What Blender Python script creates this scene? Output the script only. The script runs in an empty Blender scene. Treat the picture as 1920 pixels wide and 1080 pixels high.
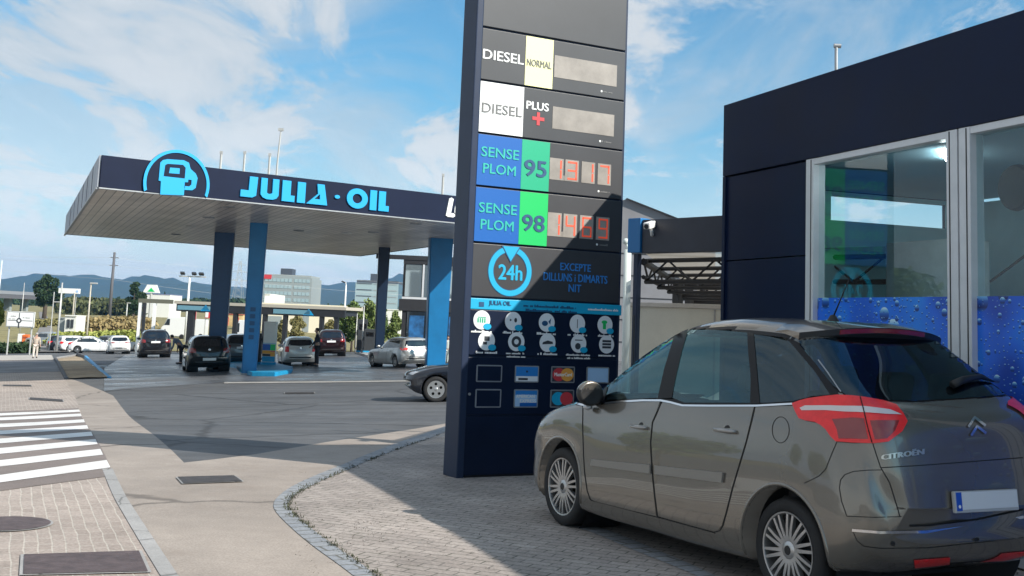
import bpy, bmesh, math, random
import numpy as np
from mathutils import Vector, Matrix
from mathutils.bvhtree import BVHTree
R = math.radians
random.seed(7); RNG = np.random.default_rng(7)
SC = bpy.context.scene
COL = SC.collection
# ------------------------------------------------------------------ camera
FOC, PPY, PITCH, ROLL, EYE = 2200.0, 315.24, 0.12993, 0.039938, 1.6541
SUN_AZ, SUN_EL = 33.0, 34.5
EXPOSURE = 0.40
SKY_STRENGTH = 0.105
SUN_POWER = 5.0
_cp, _sp, _c, _s = math.cos(PITCH), math.sin(PITCH), math.cos(ROLL), math.sin(ROLL)
CF = Vector((0, _cp, _sp)); _r = Vector((1, 0, 0)); _u = Vector((0, -_sp, _cp))
CR = _c*_r + _s*_u; CU = -_s*_r + _c*_u
CAM = Vector((0, 0, EYE))
cam = bpy.data.cameras.new('camera'); camo = bpy.data.objects.new('camera', cam); COL.objects.link(camo)
cam.sensor_fit = 'HORIZONTAL'; cam.sensor_width = 36; cam.lens = FOC/1920*36
cam.shift_y = -(540-PPY)/1920; cam.clip_start = 0.1; cam.clip_end = 20000
m = Matrix((CR, CU, -CF)).transposed().to_4x4(); m.translation = CAM; camo.matrix_world = m
SC.camera = camo
# ------------------------------------------------------------------ world, sun
SUNV = Vector((math.cos(R(SUN_AZ))*math.cos(R(SUN_EL)), -math.sin(R(SUN_AZ))*math.cos(R(SUN_EL)), math.sin(R(SUN_EL))))
SC.view_settings.view_transform = 'Standard'; SC.view_settings.look = 'None'
SC.view_settings.exposure = EXPOSURE; SC.view_settings.gamma = 1
w = bpy.data.worlds.new('World'); SC.world = w; w.use_nodes = True
nt = w.node_tree; nt.nodes.clear()
def N(nt, t, **k):
    n = nt.nodes.new(t)
    for a, v in k.items(): setattr(n, a, v)
    return n
def math_(nt, op, a, b=None, clamp=False):
    n = N(nt, 'ShaderNodeMath', operation=op, use_clamp=clamp)
    for i, v in enumerate((a, b)):
        if v is None: continue
        if isinstance(v, (int, float)): n.inputs[i].default_value = v
        else: nt.links.new(v, n.inputs[i])
    return n.outputs[0]
def ramp(nt, fac, stops):
    n = N(nt, 'ShaderNodeValToRGB'); e = n.color_ramp.elements
    while len(e) < len(stops): e.new(.5)
    for i, (p, c) in enumerate(stops):
        e[i].position = p; e[i].color = (*c, 1) if len(c) == 3 else c
    nt.links.new(fac, n.inputs[0]); return n.outputs[0]
def mixc(nt, fac, a, b, bt='MIX'):
    n = N(nt, 'ShaderNodeMix', data_type='RGBA', blend_type=bt)
    for i, v in ((0, fac), (6, a), (7, b)):
        if isinstance(v, (int, float)): n.inputs[i].default_value = v
        elif isinstance(v, tuple): n.inputs[i].default_value = (*v, 1)
        else: nt.links.new(v, n.inputs[i])
    return n.outputs[2]
sky = N(nt, 'ShaderNodeTexSky', sky_type='NISHITA', sun_disc=False)
sky.sun_elevation = R(SUN_EL); sky.sun_rotation = math.atan2(SUNV.x, SUNV.y)
sky.air_density = 1.0; sky.dust_density = 0.6; sky.ozone_density = 2.2
bg = N(nt, 'ShaderNodeBackground'); bg.inputs[1].default_value = SKY_STRENGTH
out = N(nt, 'ShaderNodeOutputWorld'); nt.links.new(bg.outputs[0], out.inputs[0])
tc = N(nt, 'ShaderNodeTexCoord'); sp = N(nt, 'ShaderNodeSeparateXYZ'); nt.links.new(tc.outputs['Generated'], sp.inputs[0])
zz = math_(nt, 'ADD', math_(nt, 'MAXIMUM', sp.outputs[2], 0.0), 0.16)
def cloudmask(scale, sy, detail, lo, hi, off, dist=0.6, bias=0.0):
    cx = N(nt, 'ShaderNodeCombineXYZ')
    nt.links.new(math_(nt, 'DIVIDE', sp.outputs[0], zz), cx.inputs[0])
    nt.links.new(math_(nt, 'MULTIPLY', math_(nt, 'DIVIDE', sp.outputs[1], zz), sy), cx.inputs[1]); cx.inputs[2].default_value = off
    nz = N(nt, 'ShaderNodeTexNoise'); nz.inputs['Scale'].default_value = scale; nz.inputs['Detail'].default_value = detail
    nz.inputs['Roughness'].default_value = .60; nz.inputs['Distortion'].default_value = dist
    nt.links.new(cx.outputs[0], nz.inputs['Vector'])
    mr = N(nt, 'ShaderNodeMapRange', interpolation_type='SMOOTHSTEP'); mr.inputs[1].default_value = lo; mr.inputs[2].default_value = hi
    nt.links.new(math_(nt, 'SUBTRACT', nz.outputs[0], math_(nt, 'MULTIPLY', sp.outputs[0], bias)), mr.inputs[0]); return mr.outputs[0], nz.outputs[0]
CL1, CN1 = cloudmask(3.0, .50, 11, .435, .585, 5.3, .45, .18)
CL2, CN2 = cloudmask(1.5, .55, 9, .36, .62, 2.4, .9, .22)
hz = N(nt, 'ShaderNodeMapRange', interpolation_type='SMOOTHSTEP'); nt.links.new(sp.outputs[2], hz.inputs[0])
hz.inputs[1].default_value = -.02; hz.inputs[2].default_value = .21; hz.inputs[3].default_value = .92; hz.inputs[4].default_value = 0
cl = math_(nt, 'MAXIMUM', math_(nt, 'MULTIPLY', CL1, .9), math_(nt, 'MULTIPLY', CL2, .66))
cl = math_(nt, 'MAXIMUM', cl, hz.outputs[0])
skyc = mixc(nt, 1.0, sky.outputs[0], (.60, 1.02, 1.10), 'MULTIPLY')
cloudc = mixc(nt, hz.outputs[0], ramp(nt, CN1, [(.42, (3.9, 4.5, 4.95)), (.60, (5.5, 5.65, 5.75))]), (8.2, 8.6, 8.8))
nt.links.new(mixc(nt, cl, skyc, cloudc), bg.inputs[0])
sun = bpy.data.lights.new('sun', 'SUN'); sun.energy = SUN_POWER; sun.angle = R(.5); sun.color = (1, .93, .83)
suno = bpy.data.objects.new('sun', sun); COL.objects.link(suno); suno.rotation_euler = SUNV.to_track_quat('Z', 'Y').to_euler()
# ------------------------------------------------------------------ geometry of the place
def ray(px, py): return ((px-960)/FOC)*CR + ((PPY-py)/FOC)*CU + CF
def at(px, py, Y):
    d = ray(px, py); return CAM + d*(Y/d.y)
def sst(a, b, v):
    t = min(1, max(0, (v-a)/(b-a))); return t*t*(3-2*t)
def gz(x, y):
    t = sst(8, 26, y)
    n = t*(.045*max(-70, min(45, x)) - .008*min(y, 140) - .05)
    k = sst(96, 150, y)
    if k > 0:
        f = -2.6 + .0072*min(max(y-100, 0), 380)
        n = n*(1-k) + f*k
    return n
def gp(px, py):
    d = ray(px, py); t = .6
    def f(t): q = CAM + d*t; return q.z - gz(q.x, q.y)
    while f(t) > 0 and t < 2500: t *= 1.015
    lo, hi = t/1.015, t
    for _ in range(30):
        mid = (lo+hi)/2
        if f(mid) > 0: lo = mid
        else: hi = mid
    return CAM + d*lo
# ------------------------------------------------------------------ object helpers
def tag(o, label=None, cat=None, group=None, kind=None):
    for k, v in (('label', label), ('category', cat), ('group', group), ('kind', kind)):
        if v: o[k] = v
    return o
def empty(name, loc, label, cat, rz=0, group=None, mw=None):
    o = bpy.data.objects.new(name, None); COL.objects.link(o); o.empty_display_size = .1
    if mw is not None: o.matrix_world = mw
    else: o.location = loc; o.rotation_euler = (0, 0, rz)
    return tag(o, label, cat, group)
def copy_tree(o, parent=None):
    c = o.copy(); COL.objects.link(c); c.parent = parent
    for ch in [q for q in bpy.data.objects if q.parent == o]: copy_tree(ch, c)
    return c
def obj(name, bm, mat, parent=None, smooth=False, angle=None, label=None):
    bmesh.ops.recalc_face_normals(bm, faces=bm.faces[:])
    return obj_raw(name, bm, mat, parent, smooth, angle, label)
def obj_raw(name, bm, mat, parent=None, smooth=False, angle=None, label=None):
    me = bpy.data.meshes.new(name)
    if smooth:
        for f in bm.faces: f.smooth = True
        if angle is not None:
            for e in bm.edges:
                if len(e.link_faces) == 2 and e.calc_face_angle(0) > R(angle): e.smooth = False
    bm.to_mesh(me); bm.free()
    for q in (mat if isinstance(mat, (list, tuple)) else [mat]): me.materials.append(q)
    o = bpy.data.objects.new(name, me); COL.objects.link(o)
    if parent: o.parent = parent
    if label: o['label'] = label
    return o
def NB(): return bmesh.new()
def box(bm, c, s, rz=0, bev=0, mi=0, mat=None):
    mtx = Matrix.Translation(c) @ Matrix.Rotation(rz, 4, 'Z') @ (mat or Matrix()) @ Matrix.Diagonal((*s, 1))
    r = bmesh.ops.create_cube(bm, size=1, matrix=mtx); vs = r['verts']
    fs = {f for v in vs for f in v.link_faces}
    for f in fs: f.material_index = mi
    if bev:
        es = list({e for v in vs for e in v.link_edges})
        bmesh.ops.bevel(bm, geom=es, offset=bev, segments=2, affect='EDGES', profile=.6)
    return vs
def bx(bm, x0, x1, y0, y1, z0, z1, bev=0, mi=0):
    return box(bm, ((x0+x1)/2, (y0+y1)/2, (z0+z1)/2), (abs(x1-x0), abs(y1-y0), abs(z1-z0)), 0, bev, mi)
def tube(bm, pts, r, seg=8, mi=0, caps=True):
    pts = [Vector(p) for p in pts]; n = len(pts); rs = r if isinstance(r, (list, tuple)) else [r]*n
    rings = []
    for i, p in enumerate(pts):
        t = (pts[min(i+1, n-1)]-pts[max(i-1, 0)]).normalized()
        a = t.orthogonal().normalized() if i == 0 else (a - t*a.dot(t)).normalized()
        b = t.cross(a)
        rings.append([bm.verts.new(p + (a*math.cos(k*2*math.pi/seg) + b*math.sin(k*2*math.pi/seg))*rs[i]) for k in range(seg)])
    for i in range(n-1):
        for k in range(seg):
            f = bm.faces.new((rings[i][k], rings[i][(k+1) % seg], rings[i+1][(k+1) % seg], rings[i+1][k])); f.material_index = mi
    if caps:
        for q in (rings[0][::-1], rings[-1]): bm.faces.new(q).material_index = mi
def lathe(bm, prof, seg=32, mtx=None, mi=0):
    # profile of (radius, height) about local Y
    mtx = mtx or Matrix(); rings = []
    for r, h in prof:
        if r < 1e-6: rings.append([bm.verts.new(mtx @ Vector((0, h, 0)))])
        else: rings.append([bm.verts.new(mtx @ Vector((r*math.cos(2*math.pi*k/seg), h, r*math.sin(2*math.pi*k/seg)))) for k in range(seg)])
    for a, b in zip(rings, rings[1:]):
        for k in range(seg):
            k2 = (k+1) % seg
            if len(a) == 1 and len(b) == 1: continue
            if len(a) == 1: f = bm.faces.new((a[0], b[k], b[k2]))
            elif len(b) == 1: f = bm.faces.new((a[k], b[0], a[k2]))
            else: f = bm.faces.new((a[k], b[k], b[k2], a[k2]))
            f.material_index = mi
def prism(bm, poly, depth, mtx=None, mi=0, holes=()):
    # polygon in local xz, thickness from y=0 to y=-depth (front faces -y)
    mtx = mtx or Matrix()
    if holes:
        es = []
        for lp in [poly]+list(holes):
            vs = [bm.verts.new(mtx @ Vector((x, -depth, z))) for x, z in lp]
            es += [bm.edges.new((vs[i], vs[(i+1) % len(vs)])) for i in range(len(vs))]
        g = bmesh.ops.triangle_fill(bm, edges=es, use_beauty=True)
        fs = [f for f in g['geom'] if isinstance(f, bmesh.types.BMFace)]
    else:
        fs = [bm.faces.new([bm.verts.new(mtx @ Vector((x, -depth, z))) for x, z in poly])]
    for f in fs: f.material_index = mi
    if depth:
        ext = bmesh.ops.extrude_face_region(bm, geom=fs)
        d = (mtx.to_3x3() @ Vector((0, 1, 0)))*depth
        for v in [q for q in ext['geom'] if isinstance(q, bmesh.types.BMVert)]: v.co += d
        for q in ext['geom']:
            if isinstance(q, bmesh.types.BMFace): q.material_index = mi
def circ(cx, cz, r, n=32, a0=0, a1=360, rz=None):
    rz = rz or r
    full = abs(a1-a0) >= 360
    k = n if full else n+1
    return [(cx+r*math.cos(R(a0+(a1-a0)*i/n)), cz+rz*math.sin(R(a0+(a1-a0)*i/n))) for i in range(k)]
def rrect(x0, z0, x1, z1, r, n=5):
    o = []
    for cx, cz, a in ((x1-r, z1-r, 0), (x0+r, z1-r, 90), (x0+r, z0+r, 180), (x1-r, z0+r, 270)):
        o += [(cx+r*math.cos(R(a+90*i/n)), cz+r*math.sin(R(a+90*i/n))) for i in range(n+1)]
    return o
def text_bm(txt, x0, z0, x1, z1, depth=.002, bold=0, shear=0):
    # lettering filling the box x0..x1, z0..z1 in local xz, facing -y
    cu = bpy.data.curves.new('lettering', 'FONT'); cu.body = txt; cu.align_x = 'CENTER'; cu.shear = shear
    cu.extrude = 0; cu.resolution_u = 3; cu.space_line = .92
    ob = bpy.data.objects.new('lettering', cu); COL.objects.link(ob)
    bpy.context.view_layer.update()
    dg = bpy.context.evaluated_depsgraph_get()
    me = bpy.data.meshes.new_from_object(ob.evaluated_get(dg)); bpy.data.objects.remove(ob); bpy.data.curves.remove(cu)
    xs = [v.co.x for v in me.vertices]; ys = [v.co.y for v in me.vertices]
    ax, bx_, ay, by = min(xs), max(xs), min(ys), max(ys); hh = z1-z0
    b = NB(); bw = bold*hh*3.2       # heavier strokes: the letters laid again a little to the side, each a hair prouder
    for k, (ox, oz) in enumerate(((0, 0),) if not bold else ((-1, 0), (1, 0), (0, .5), (0, -.5))):
        n0 = len(b.verts); b.from_mesh(me); b.verts.ensure_lookup_table()
        for v in b.verts[n0:]:
            v.co = Vector((x0+bw+(v.co.x-ax)/(bx_-ax)*(x1-x0-2*bw)+ox*bw, -k*.0006, z0+(v.co.y-ay)/(by-ay)*hh+oz*bw))
    bpy.data.meshes.remove(me)
    if depth:
        ext = bmesh.ops.extrude_face_region(b, geom=b.faces[:])
        for v in [q for q in ext['geom'] if isinstance(q, bmesh.types.BMVert)]: v.co.y -= depth
    return b
# ------------------------------------------------------------------ materials
MATS = {}
def mat(name, col, rough=.5, metal=0, coat=0, var=.0, vscale=6, bump=0, bscale=60, spec=.5, emit=0, rvar=0, alpha=1, coatr=.05):
    if name in MATS: return MATS[name]
    q = bpy.data.materials.new(name); q.use_nodes = True; t = q.node_tree; p = t.nodes['Principled BSDF']
    p.inputs['Base Color'].default_value = (*col, 1); p.inputs['Roughness'].default_value = rough; p.inputs['Metallic'].default_value = metal
    p.inputs['Coat Weight'].default_value = coat; p.inputs['Coat Roughness'].default_value = coatr; p.inputs['Specular IOR Level'].default_value = spec
    if emit: p.inputs['Emission Color'].default_value = (*col, 1); p.inputs['Emission Strength'].default_value = emit
    g = N(t, 'ShaderNodeNewGeometry')
    if var or rvar:
        nz = N(t, 'ShaderNodeTexNoise'); nz.inputs['Scale'].default_value = vscale; nz.inputs['Detail'].default_value = 8; nz.inputs['Roughness'].default_value = .65
        t.links.new(g.outputs['Position'], nz.inputs['Vector'])
        if var:
            lo = tuple(max(0, c*(1-var)) for c in col); hi = tuple(min(1, c*(1+var)) for c in col)
            t.links.new(ramp(t, nz.outputs[0], [(.3, lo), (.7, hi)]), p.inputs['Base Color'])
        if rvar:
            t.links.new(ramp(t, nz.outputs[0], [(.3, (max(0, rough-rvar),)*3), (.7, (min(1, rough+rvar),)*3)]), p.inputs['Roughness'])
    if bump:
        nb = N(t, 'ShaderNodeTexNoise'); nb.inputs['Scale'].default_value = bscale; nb.inputs['Detail'].default_value = 5
        t.links.new(g.outputs['Position'], nb.inputs['Vector'])
        bp = N(t, 'ShaderNodeBump'); bp.inputs['Strength'].default_value = bump; bp.inputs['Distance'].default_value = .02
        t.links.new(nb.outputs[0], bp.inputs['Height']); t.links.new(bp.outputs[0], p.inputs['Normal'])
    MATS[name] = q; return q
def brickmat(name, ca, cb, mortar, bw, rh, ms, rot, rough=.85, dirt=.35, dscale=.9, squash=1.0, off=.5, weeds=0):
    q = bpy.data.materials.new(name); q.use_nodes = True; t = q.node_tree; p = t.nodes['Principled BSDF']
    g = N(t, 'ShaderNodeNewGeometry'); mp = N(t, 'ShaderNodeMapping'); mp.inputs['Rotation'].default_value = (0, 0, rot)
    t.links.new(g.outputs['Position'], mp.inputs[0])
    nd = N(t, 'ShaderNodeTexNoise'); nd.inputs['Scale'].default_value = 2.2; t.links.new(g.outputs['Position'], nd.inputs['Vector'])
    va = N(t, 'ShaderNodeVectorMath', operation='MULTIPLY_ADD'); va.inputs[1].default_value = (.035, .035, 0)
    t.links.new(nd.outputs['Color'], va.inputs[0]); t.links.new(mp.outputs[0], va.inputs[2])
    b = N(t, 'ShaderNodeTexBrick', offset=off); b.inputs['Scale'].default_value = 1; b.inputs['Brick Width'].default_value = bw; b.inputs['Row Height'].default_value = rh
    b.inputs['Mortar Size'].default_value = ms; b.inputs['Mortar Smooth'].default_value = .3
    b.inputs['Color1'].default_value = (*ca, 1); b.inputs['Color2'].default_value = (*cb, 1); b.inputs['Mortar'].default_value = (*mortar, 1)
    t.links.new(va.outputs[0], b.inputs['Vector'])
    nz = N(t, 'ShaderNodeTexNoise'); nz.inputs['Scale'].default_value = dscale; nz.inputs['Detail'].default_value = 9; nz.inputs['Roughness'].default_value = .7
    t.links.new(g.outputs['Position'], nz.inputs['Vector'])
    c = mixc(t, 1.0, b.outputs[0], ramp(t, nz.outputs[0], [(.28, (1-dirt,)*3), (.72, (1+dirt*.5,)*3)]), 'MULTIPLY')
    n3 = N(t, 'ShaderNodeTexNoise'); n3.inputs['Scale'].default_value = 45; n3.inputs['Detail'].default_value = 4
    t.links.new(g.outputs['Position'], n3.inputs['Vector'])
    c = mixc(t, .5, c, mixc(t, 1.0, c, ramp(t, n3.outputs[0], [(.3, (.55,)*3), (.7, (1.4,)*3)]), 'MULTIPLY'))
    if weeds:
        n4 = N(t, 'ShaderNodeTexNoise'); n4.inputs['Scale'].default_value = 5; n4.inputs['Detail'].default_value = 8
        t.links.new(g.outputs['Position'], n4.inputs['Vector'])
        k = math_(t, 'MULTIPLY', ramp(t, n4.outputs[0], [(.54, (0,)*3), (.62, (1,)*3)]), math_(t, 'ADD', b.outputs['Fac'], .08), True)
        c = mixc(t, math_(t, 'MULTIPLY', k, weeds, True), c, (.045, .05, .03))
    t.links.new(c, p.inputs['Base Color']); p.inputs['Roughness'].default_value = rough
    bp = N(t, 'ShaderNodeBump'); bp.inputs['Strength'].default_value = .35; bp.inputs['Distance'].default_value = .006; bp.invert = True
    t.links.new(b.outputs['Fac'], bp.inputs['Height']); t.links.new(bp.outputs[0], p.inputs['Normal'])
    MATS[name] = q; return q
def groundmat(name, col, rough, var=.25, patch=.2, seed=0, rlo=None, cracks=0, stain=None, stretch=None):
    # paving or asphalt: fine grain, broad blotches, optional cracks and oil stains
    q = bpy.data.materials.new(name); q.use_nodes = True; t = q.node_tree; p = t.nodes['Principled BSDF']
    g = N(t, 'ShaderNodeNewGeometry'); mp = N(t, 'ShaderNodeMapping'); mp.inputs['Location'].default_value = (seed*3.7, seed*1.9, 0)
    t.links.new(g.outputs['Position'], mp.inputs[0])
    def nz(s, d=6, r=.6, v=None):
        n = N(t, 'ShaderNodeTexNoise'); n.inputs['Scale'].default_value = s; n.inputs['Detail'].default_value = d; n.inputs['Roughness'].default_value = r
        t.links.new(v or mp.outputs[0], n.inputs['Vector']); return n.outputs[0]
    c = ramp(t, nz(70, 3), [(.3, tuple(v*(1-var) for v in col)), (.7, tuple(v*(1+var) for v in col))])
    c = mixc(t, 1.0, c, ramp(t, nz(.35, 7, .65), [(.3, (1-patch,)*3), (.7, (1+patch,)*3)]), 'MULTIPLY')
    c = mixc(t, 1.0, c, ramp(t, nz(2.4, 8, .7), [(.3, (1-patch*.7,)*3), (.7, (1+patch*.6,)*3)]), 'MULTIPLY')
    if stretch:
        m2 = N(t, 'ShaderNodeMapping'); m2.inputs['Rotation'].default_value = (0, 0, stretch); m2.inputs['Scale'].default_value = (.12, 1.6, 1)
        t.links.new(g.outputs['Position'], m2.inputs[0])
        c = mixc(t, 1.0, c, ramp(t, nz(1.3, 6, .6, m2.outputs[0]), [(.35, (1-patch,)*3), (.65, (1+patch*.7,)*3)]), 'MULTIPLY')
    if stain:
        c = mixc(t, math_(t, 'MULTIPLY', ramp(t, nz(.8, 5, .7), [(.56, (0,)*3), (.7, (1,)*3)]), .8), c, stain)
    if cracks:
        vo = N(t, 'ShaderNodeTexVoronoi', feature='DISTANCE_TO_EDGE'); vo.inputs['Scale'].default_value = cracks
        va = N(t, 'ShaderNodeVectorMath', operation='MULTIPLY_ADD'); va.inputs[1].default_value = (.5, .5, 0)
        n5 = N(t, 'ShaderNodeTexNoise'); n5.inputs['Scale'].default_value = 2; n5.inputs['Detail'].default_value = 6; t.links.new(mp.outputs[0], n5.inputs['Vector'])
        t.links.new(n5.outputs['Color'], va.inputs[0]); t.links.new(mp.outputs[0], va.inputs[2]); t.links.new(va.outputs[0], vo.inputs['Vector'])
        c = mixc(t, ramp(t, vo.outputs['Distance'], [(.004, (.75,)*3), (.012, (0,)*3)]), c, tuple(v*.35 for v in col))
    t.links.new(c, p.inputs['Base Color'])
    lo = rough if rlo is None else rlo
    t.links.new(ramp(t, nz(.5, 6, .65), [(.35, (lo,)*3), (.62, (rough,)*3)]), p.inputs['Roughness'])
    bp = N(t, 'ShaderNodeBump'); bp.inputs['Strength'].default_value = .25; bp.inputs['Distance'].default_value = .004
    t.links.new(nz(110, 3), bp.inputs['Height']); t.links.new(bp.outputs[0], p.inputs['Normal'])
    MATS[name] = q; return q
def glassmat(name, tint, refl=.12, rough=.02, see=.0, ior=1.5, gcol=(.92, .97, 1)):
    # dark glazing: fresnel reflection over a tint, or over a see-through pane
    q = bpy.data.materials.new(name); q.use_nodes = True; t = q.node_tree; t.nodes.clear()
    o = N(t, 'ShaderNodeOutputMaterial'); gl = N(t, 'ShaderNodeBsdfGlossy'); gl.inputs['Roughness'].default_value = rough; gl.inputs['Color'].default_value = (*gcol, 1)
    ge = N(t, 'ShaderNodeNewGeometry'); dt = N(t, 'ShaderNodeVectorMath', operation='DOT_PRODUCT'); t.links.new(ge.outputs['Incoming'], dt.inputs[0]); t.links.new(ge.outputs['Normal'], dt.inputs[1])
    f0 = ((ior-1)/(ior+1))**2
    f = math_(t, 'ADD', math_(t, 'MULTIPLY', math_(t, 'POWER', math_(t, 'SUBTRACT', 1.0, math_(t, 'ABSOLUTE', dt.outputs['Value'])), 5.0), 1-f0), f0+refl, True)
    if see:
        base = N(t, 'ShaderNodeBsdfTransparent'); base.inputs[0].default_value = (*tint, 1)
    else:
        base = N(t, 'ShaderNodeBsdfDiffuse'); base.inputs[0].default_value = (*tint, 1)
    mx = N(t, 'ShaderNodeMixShader'); t.links.new(f, mx.inputs[0]); t.links.new(base.outputs[0], mx.inputs[1]); t.links.new(gl.outputs[0], mx.inputs[2])
    t.links.new(mx.outputs[0], o.inputs[0]); MATS[name] = q; return q
# ================================================================== GROUND
def lines(lo, hi, step): return list(np.arange(lo, hi+1e-6, step))
GX = [-7000, -3500, -1800, -900, -450, -250, -160, -110, -85] + lines(-70, -40, 3) + lines(-39, 30, 1) + lines(33, 60, 3) + [80, 120, 200, 400, 900, 1800, 3500, 7000]
GY = [-60, -30, -15, -8, -4] + lines(-2, 60, 1) + lines(63, 165, 3) + [180, 200, 240, 300, 380, 480, 650, 900, 1400, 2200, 3500, 7000]
M_asph = groundmat('asphalt', (.096, .10, .106), .85, .3, .2, 1, rlo=.6, cracks=.16, stain=(.062, .064, .068), stretch=R(-20))
bm = NB(); g = [[bm.verts.new((x, y, gz(x, y))) for x in GX] for y in GY]
for j in range(len(GY)-1):
    for i in range(len(GX)-1): bm.faces.new((g[j][i], g[j][i+1], g[j+1][i+1], g[j+1][i]))
tag(obj('ground', bm, M_asph, smooth=True), kind='structure')
def smooth_path(pts, n=6, closed=False):
    P = [Vector(p) for p in pts]; o = []
    for i in range(len(P)-1):
        a, b, c, d = P[max(i-1, 0)], P[i], P[i+1], P[min(i+2, len(P)-1)]
        for k in range(n):
            t = k/n
            o.append(.5*((2*b)+(c-a)*t+(2*a-5*b+4*c-d)*t*t+(3*b-3*c+d-a)*t**3))
    o.append(P[-1]); return o
def drape(name, poly, mat_, dz, kind='structure', parent=None, thick=0, base=None):
    # a flat outline laid over the terrain, cut along the ground's own grid
    bm = NB(); f = bm.faces.new([bm.verts.new((p[0], p[1], 0)) for p in poly])
    xs = [p[0] for p in poly]; ys = [p[1] for p in poly]
    for v in GX:
        if min(xs) < v < max(xs): bmesh.ops.bisect_plane(bm, geom=bm.verts[:]+bm.edges[:]+bm.faces[:], plane_co=(v, 0, 0), plane_no=(1, 0, 0))
    for v in GY:
        if min(ys) < v < max(ys): bmesh.ops.bisect_plane(bm, geom=bm.verts[:]+bm.edges[:]+bm.faces[:], plane_co=(0, v, 0), plane_no=(0, 1, 0))
    bmesh.ops.triangulate(bm, faces=[f for f in bm.faces if len(f.verts) > 4])
    for v in bm.verts: v.co.z = gz(v.co.x, v.co.y)+dz
    for f in bm.faces:
        if f.normal.z < 0: f.normal_flip()
    if thick:
        ext = bmesh.ops.extrude_face_region(bm, geom=bm.faces[:])
        for v in [q for q in ext['geom'] if isinstance(q, bmesh.types.BMVert)]: v.co.z += thick
        o = obj(name, bm, mat_, parent)
    else: o = obj_raw(name, bm, mat_, parent)
    return tag(o, kind=kind) if kind else o
def G2(pts): return [gp(*p).to_2d() for p in pts]
edge_px = [(100, 676), (122, 712), (140, 742), (152, 775), (180, 826), (207, 880), (228, 925), (252, 965), (290, 1024), (330, 1085)]
edge = G2(edge_px)
edge_near = edge[-1] + (edge[-1]-edge[-2]).normalized()*6
# concrete apron
M_conc = groundmat('apron_concrete', (.32, .277, .242), .85, .2, .17, 4, rlo=.75, cracks=.22, stain=(.27, .225, .19))
outer = smooth_path(G2([(860, 790), (800, 812), (745, 831), (690, 852), (640, 873), (590, 893), (548, 913), (523, 931), (513, 946), (518, 962), (545, 990), (585, 1024), (640, 1064), (680, 1095)]), 5)
apron_top = G2([(118, 706), (150, 716), (192, 733), (212, 742), (230, 766), (345, 868), (400, 862), (480, 852), (620, 828), (720, 813), (780, 804), (860, 790)])
onear = outer[-1] + (outer[-1]-outer[-2]).normalized()*6
drape('concrete_apron', apron_top + outer[1:] + [onear, edge_near] + edge[::-1][:-2], M_conc, .004)
# gutter band of blue grey setts between apron and paving
M_gut = brickmat('gutter_setts', (.25, .27, .30), (.30, .315, .335), (.14, .14, .13), .5, .16, .012, R(-30), .8, .25, 1.5)
inner = smooth_path(G2([(868, 797), (812, 820), (757, 839), (702, 860), (655, 880), (606, 901), (568, 920), (547, 935), (541, 948), (548, 961), (577, 987), (620, 1020), (678, 1060), (724, 1094)]), 5)
inear = inner[-1] + (inner[-1]-inner[-2]).normalized()*6
drape('gutter', outer + [onear, inear] + inner[::-1], M_gut, .008)
M_pav = brickmat('grey_pavers', (.33, .29, .265), (.40, .355, .325), (.17, .155, .14), .21, .105, .007, R(24), .88, .4, .7, weeds=.75)
pr = [inear, Vector((9, inear.y)), Vector((9, 15.6))] + [gp(1180, 735).to_2d()]
drape('paved_forecourt', inner + pr, M_pav, .0045)
# curved paver course under the car
c1 = smooth_path(G2([(1060, 985), (1110, 1000), (1180, 1030), (1260, 1062), (1330, 1092)]), 5); c2 = smooth_path(G2([(1075, 976), (1135, 994), (1210, 1024), (1290, 1058), (1360, 1090)]), 5)
drape('paver_course', c1 + c2[::-1], M_gut, .009)
# forecourt slab under the canopy, smooth and shiny
M_fore = groundmat('forecourt_concrete', (.12, .125, .135), .5, .2, .3, 9, rlo=.22, stain=(.06, .065, .075))
f0 = G2([(195, 733), (440, 716), (640, 714), (800, 712), (1010, 710)])
drape('forecourt', f0 + [Vector((18, 50)), Vector((18, 84)), Vector((-10, 92)), gp(238, 664).to_2d(), gp(196, 690).to_2d()], M_fore, .006)
M_seam = groundmat('pale_joint', (.33, .32, .30), .8, .2, .25, 2)
s1 = G2([(420, 717), (640, 715), (800, 713), (960, 711)]); s2 = G2([(420, 719.5), (640, 717.5), (800, 715.5), (960, 713.5)])
drape('slab_joint', s1 + s2[::-1], M_seam, .012)
# weeds in the joint of the gutter, bits of leaf and dirt on the pavers
rw_ = random.Random(41); vs_, fs_ = [], []
def tuft(x, y, s, n, h):
    for k in range(n):
        a = rw_.uniform(0, 6.28); ox, oy = rw_.gauss(0, s), rw_.gauss(0, s); l_ = s*rw_.uniform(.4, 1.1); z = gz(x, y)+.008; i = len(vs_)
        hx = rw_.uniform(.1, 1)*h
        vs_.extend([(x+ox-l_*math.sin(a)*.25, y+oy+l_*math.cos(a)*.25, z), (x+ox+l_*math.sin(a)*.25, y+oy-l_*math.cos(a)*.25, z), (x+ox+l_*math.cos(a), y+oy+l_*math.sin(a), z+hx)]); fs_.append((i, i+1, i+2))
for i in range(len(inner)-1):
    for k in range(3):
        if rw_.random() < .75:
            p = inner[i].lerp(inner[i+1], rw_.random()); tuft(p.x, p.y, rw_.uniform(.012, .03), rw_.randint(5, 16), .03)
me = bpy.data.meshes.new('joint_weeds'); me.from_pydata(vs_, [], fs_); me.materials.append(mat('weed_green', (.05, .055, .03), .9, var=.4, vscale=30)); o = bpy.data.objects.new('joint_weeds', me); COL.objects.link(o); tag(o, 'small dark weeds growing along the gutter joint', 'weeds', kind='stuff')
vs_, fs_ = [], []
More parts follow.
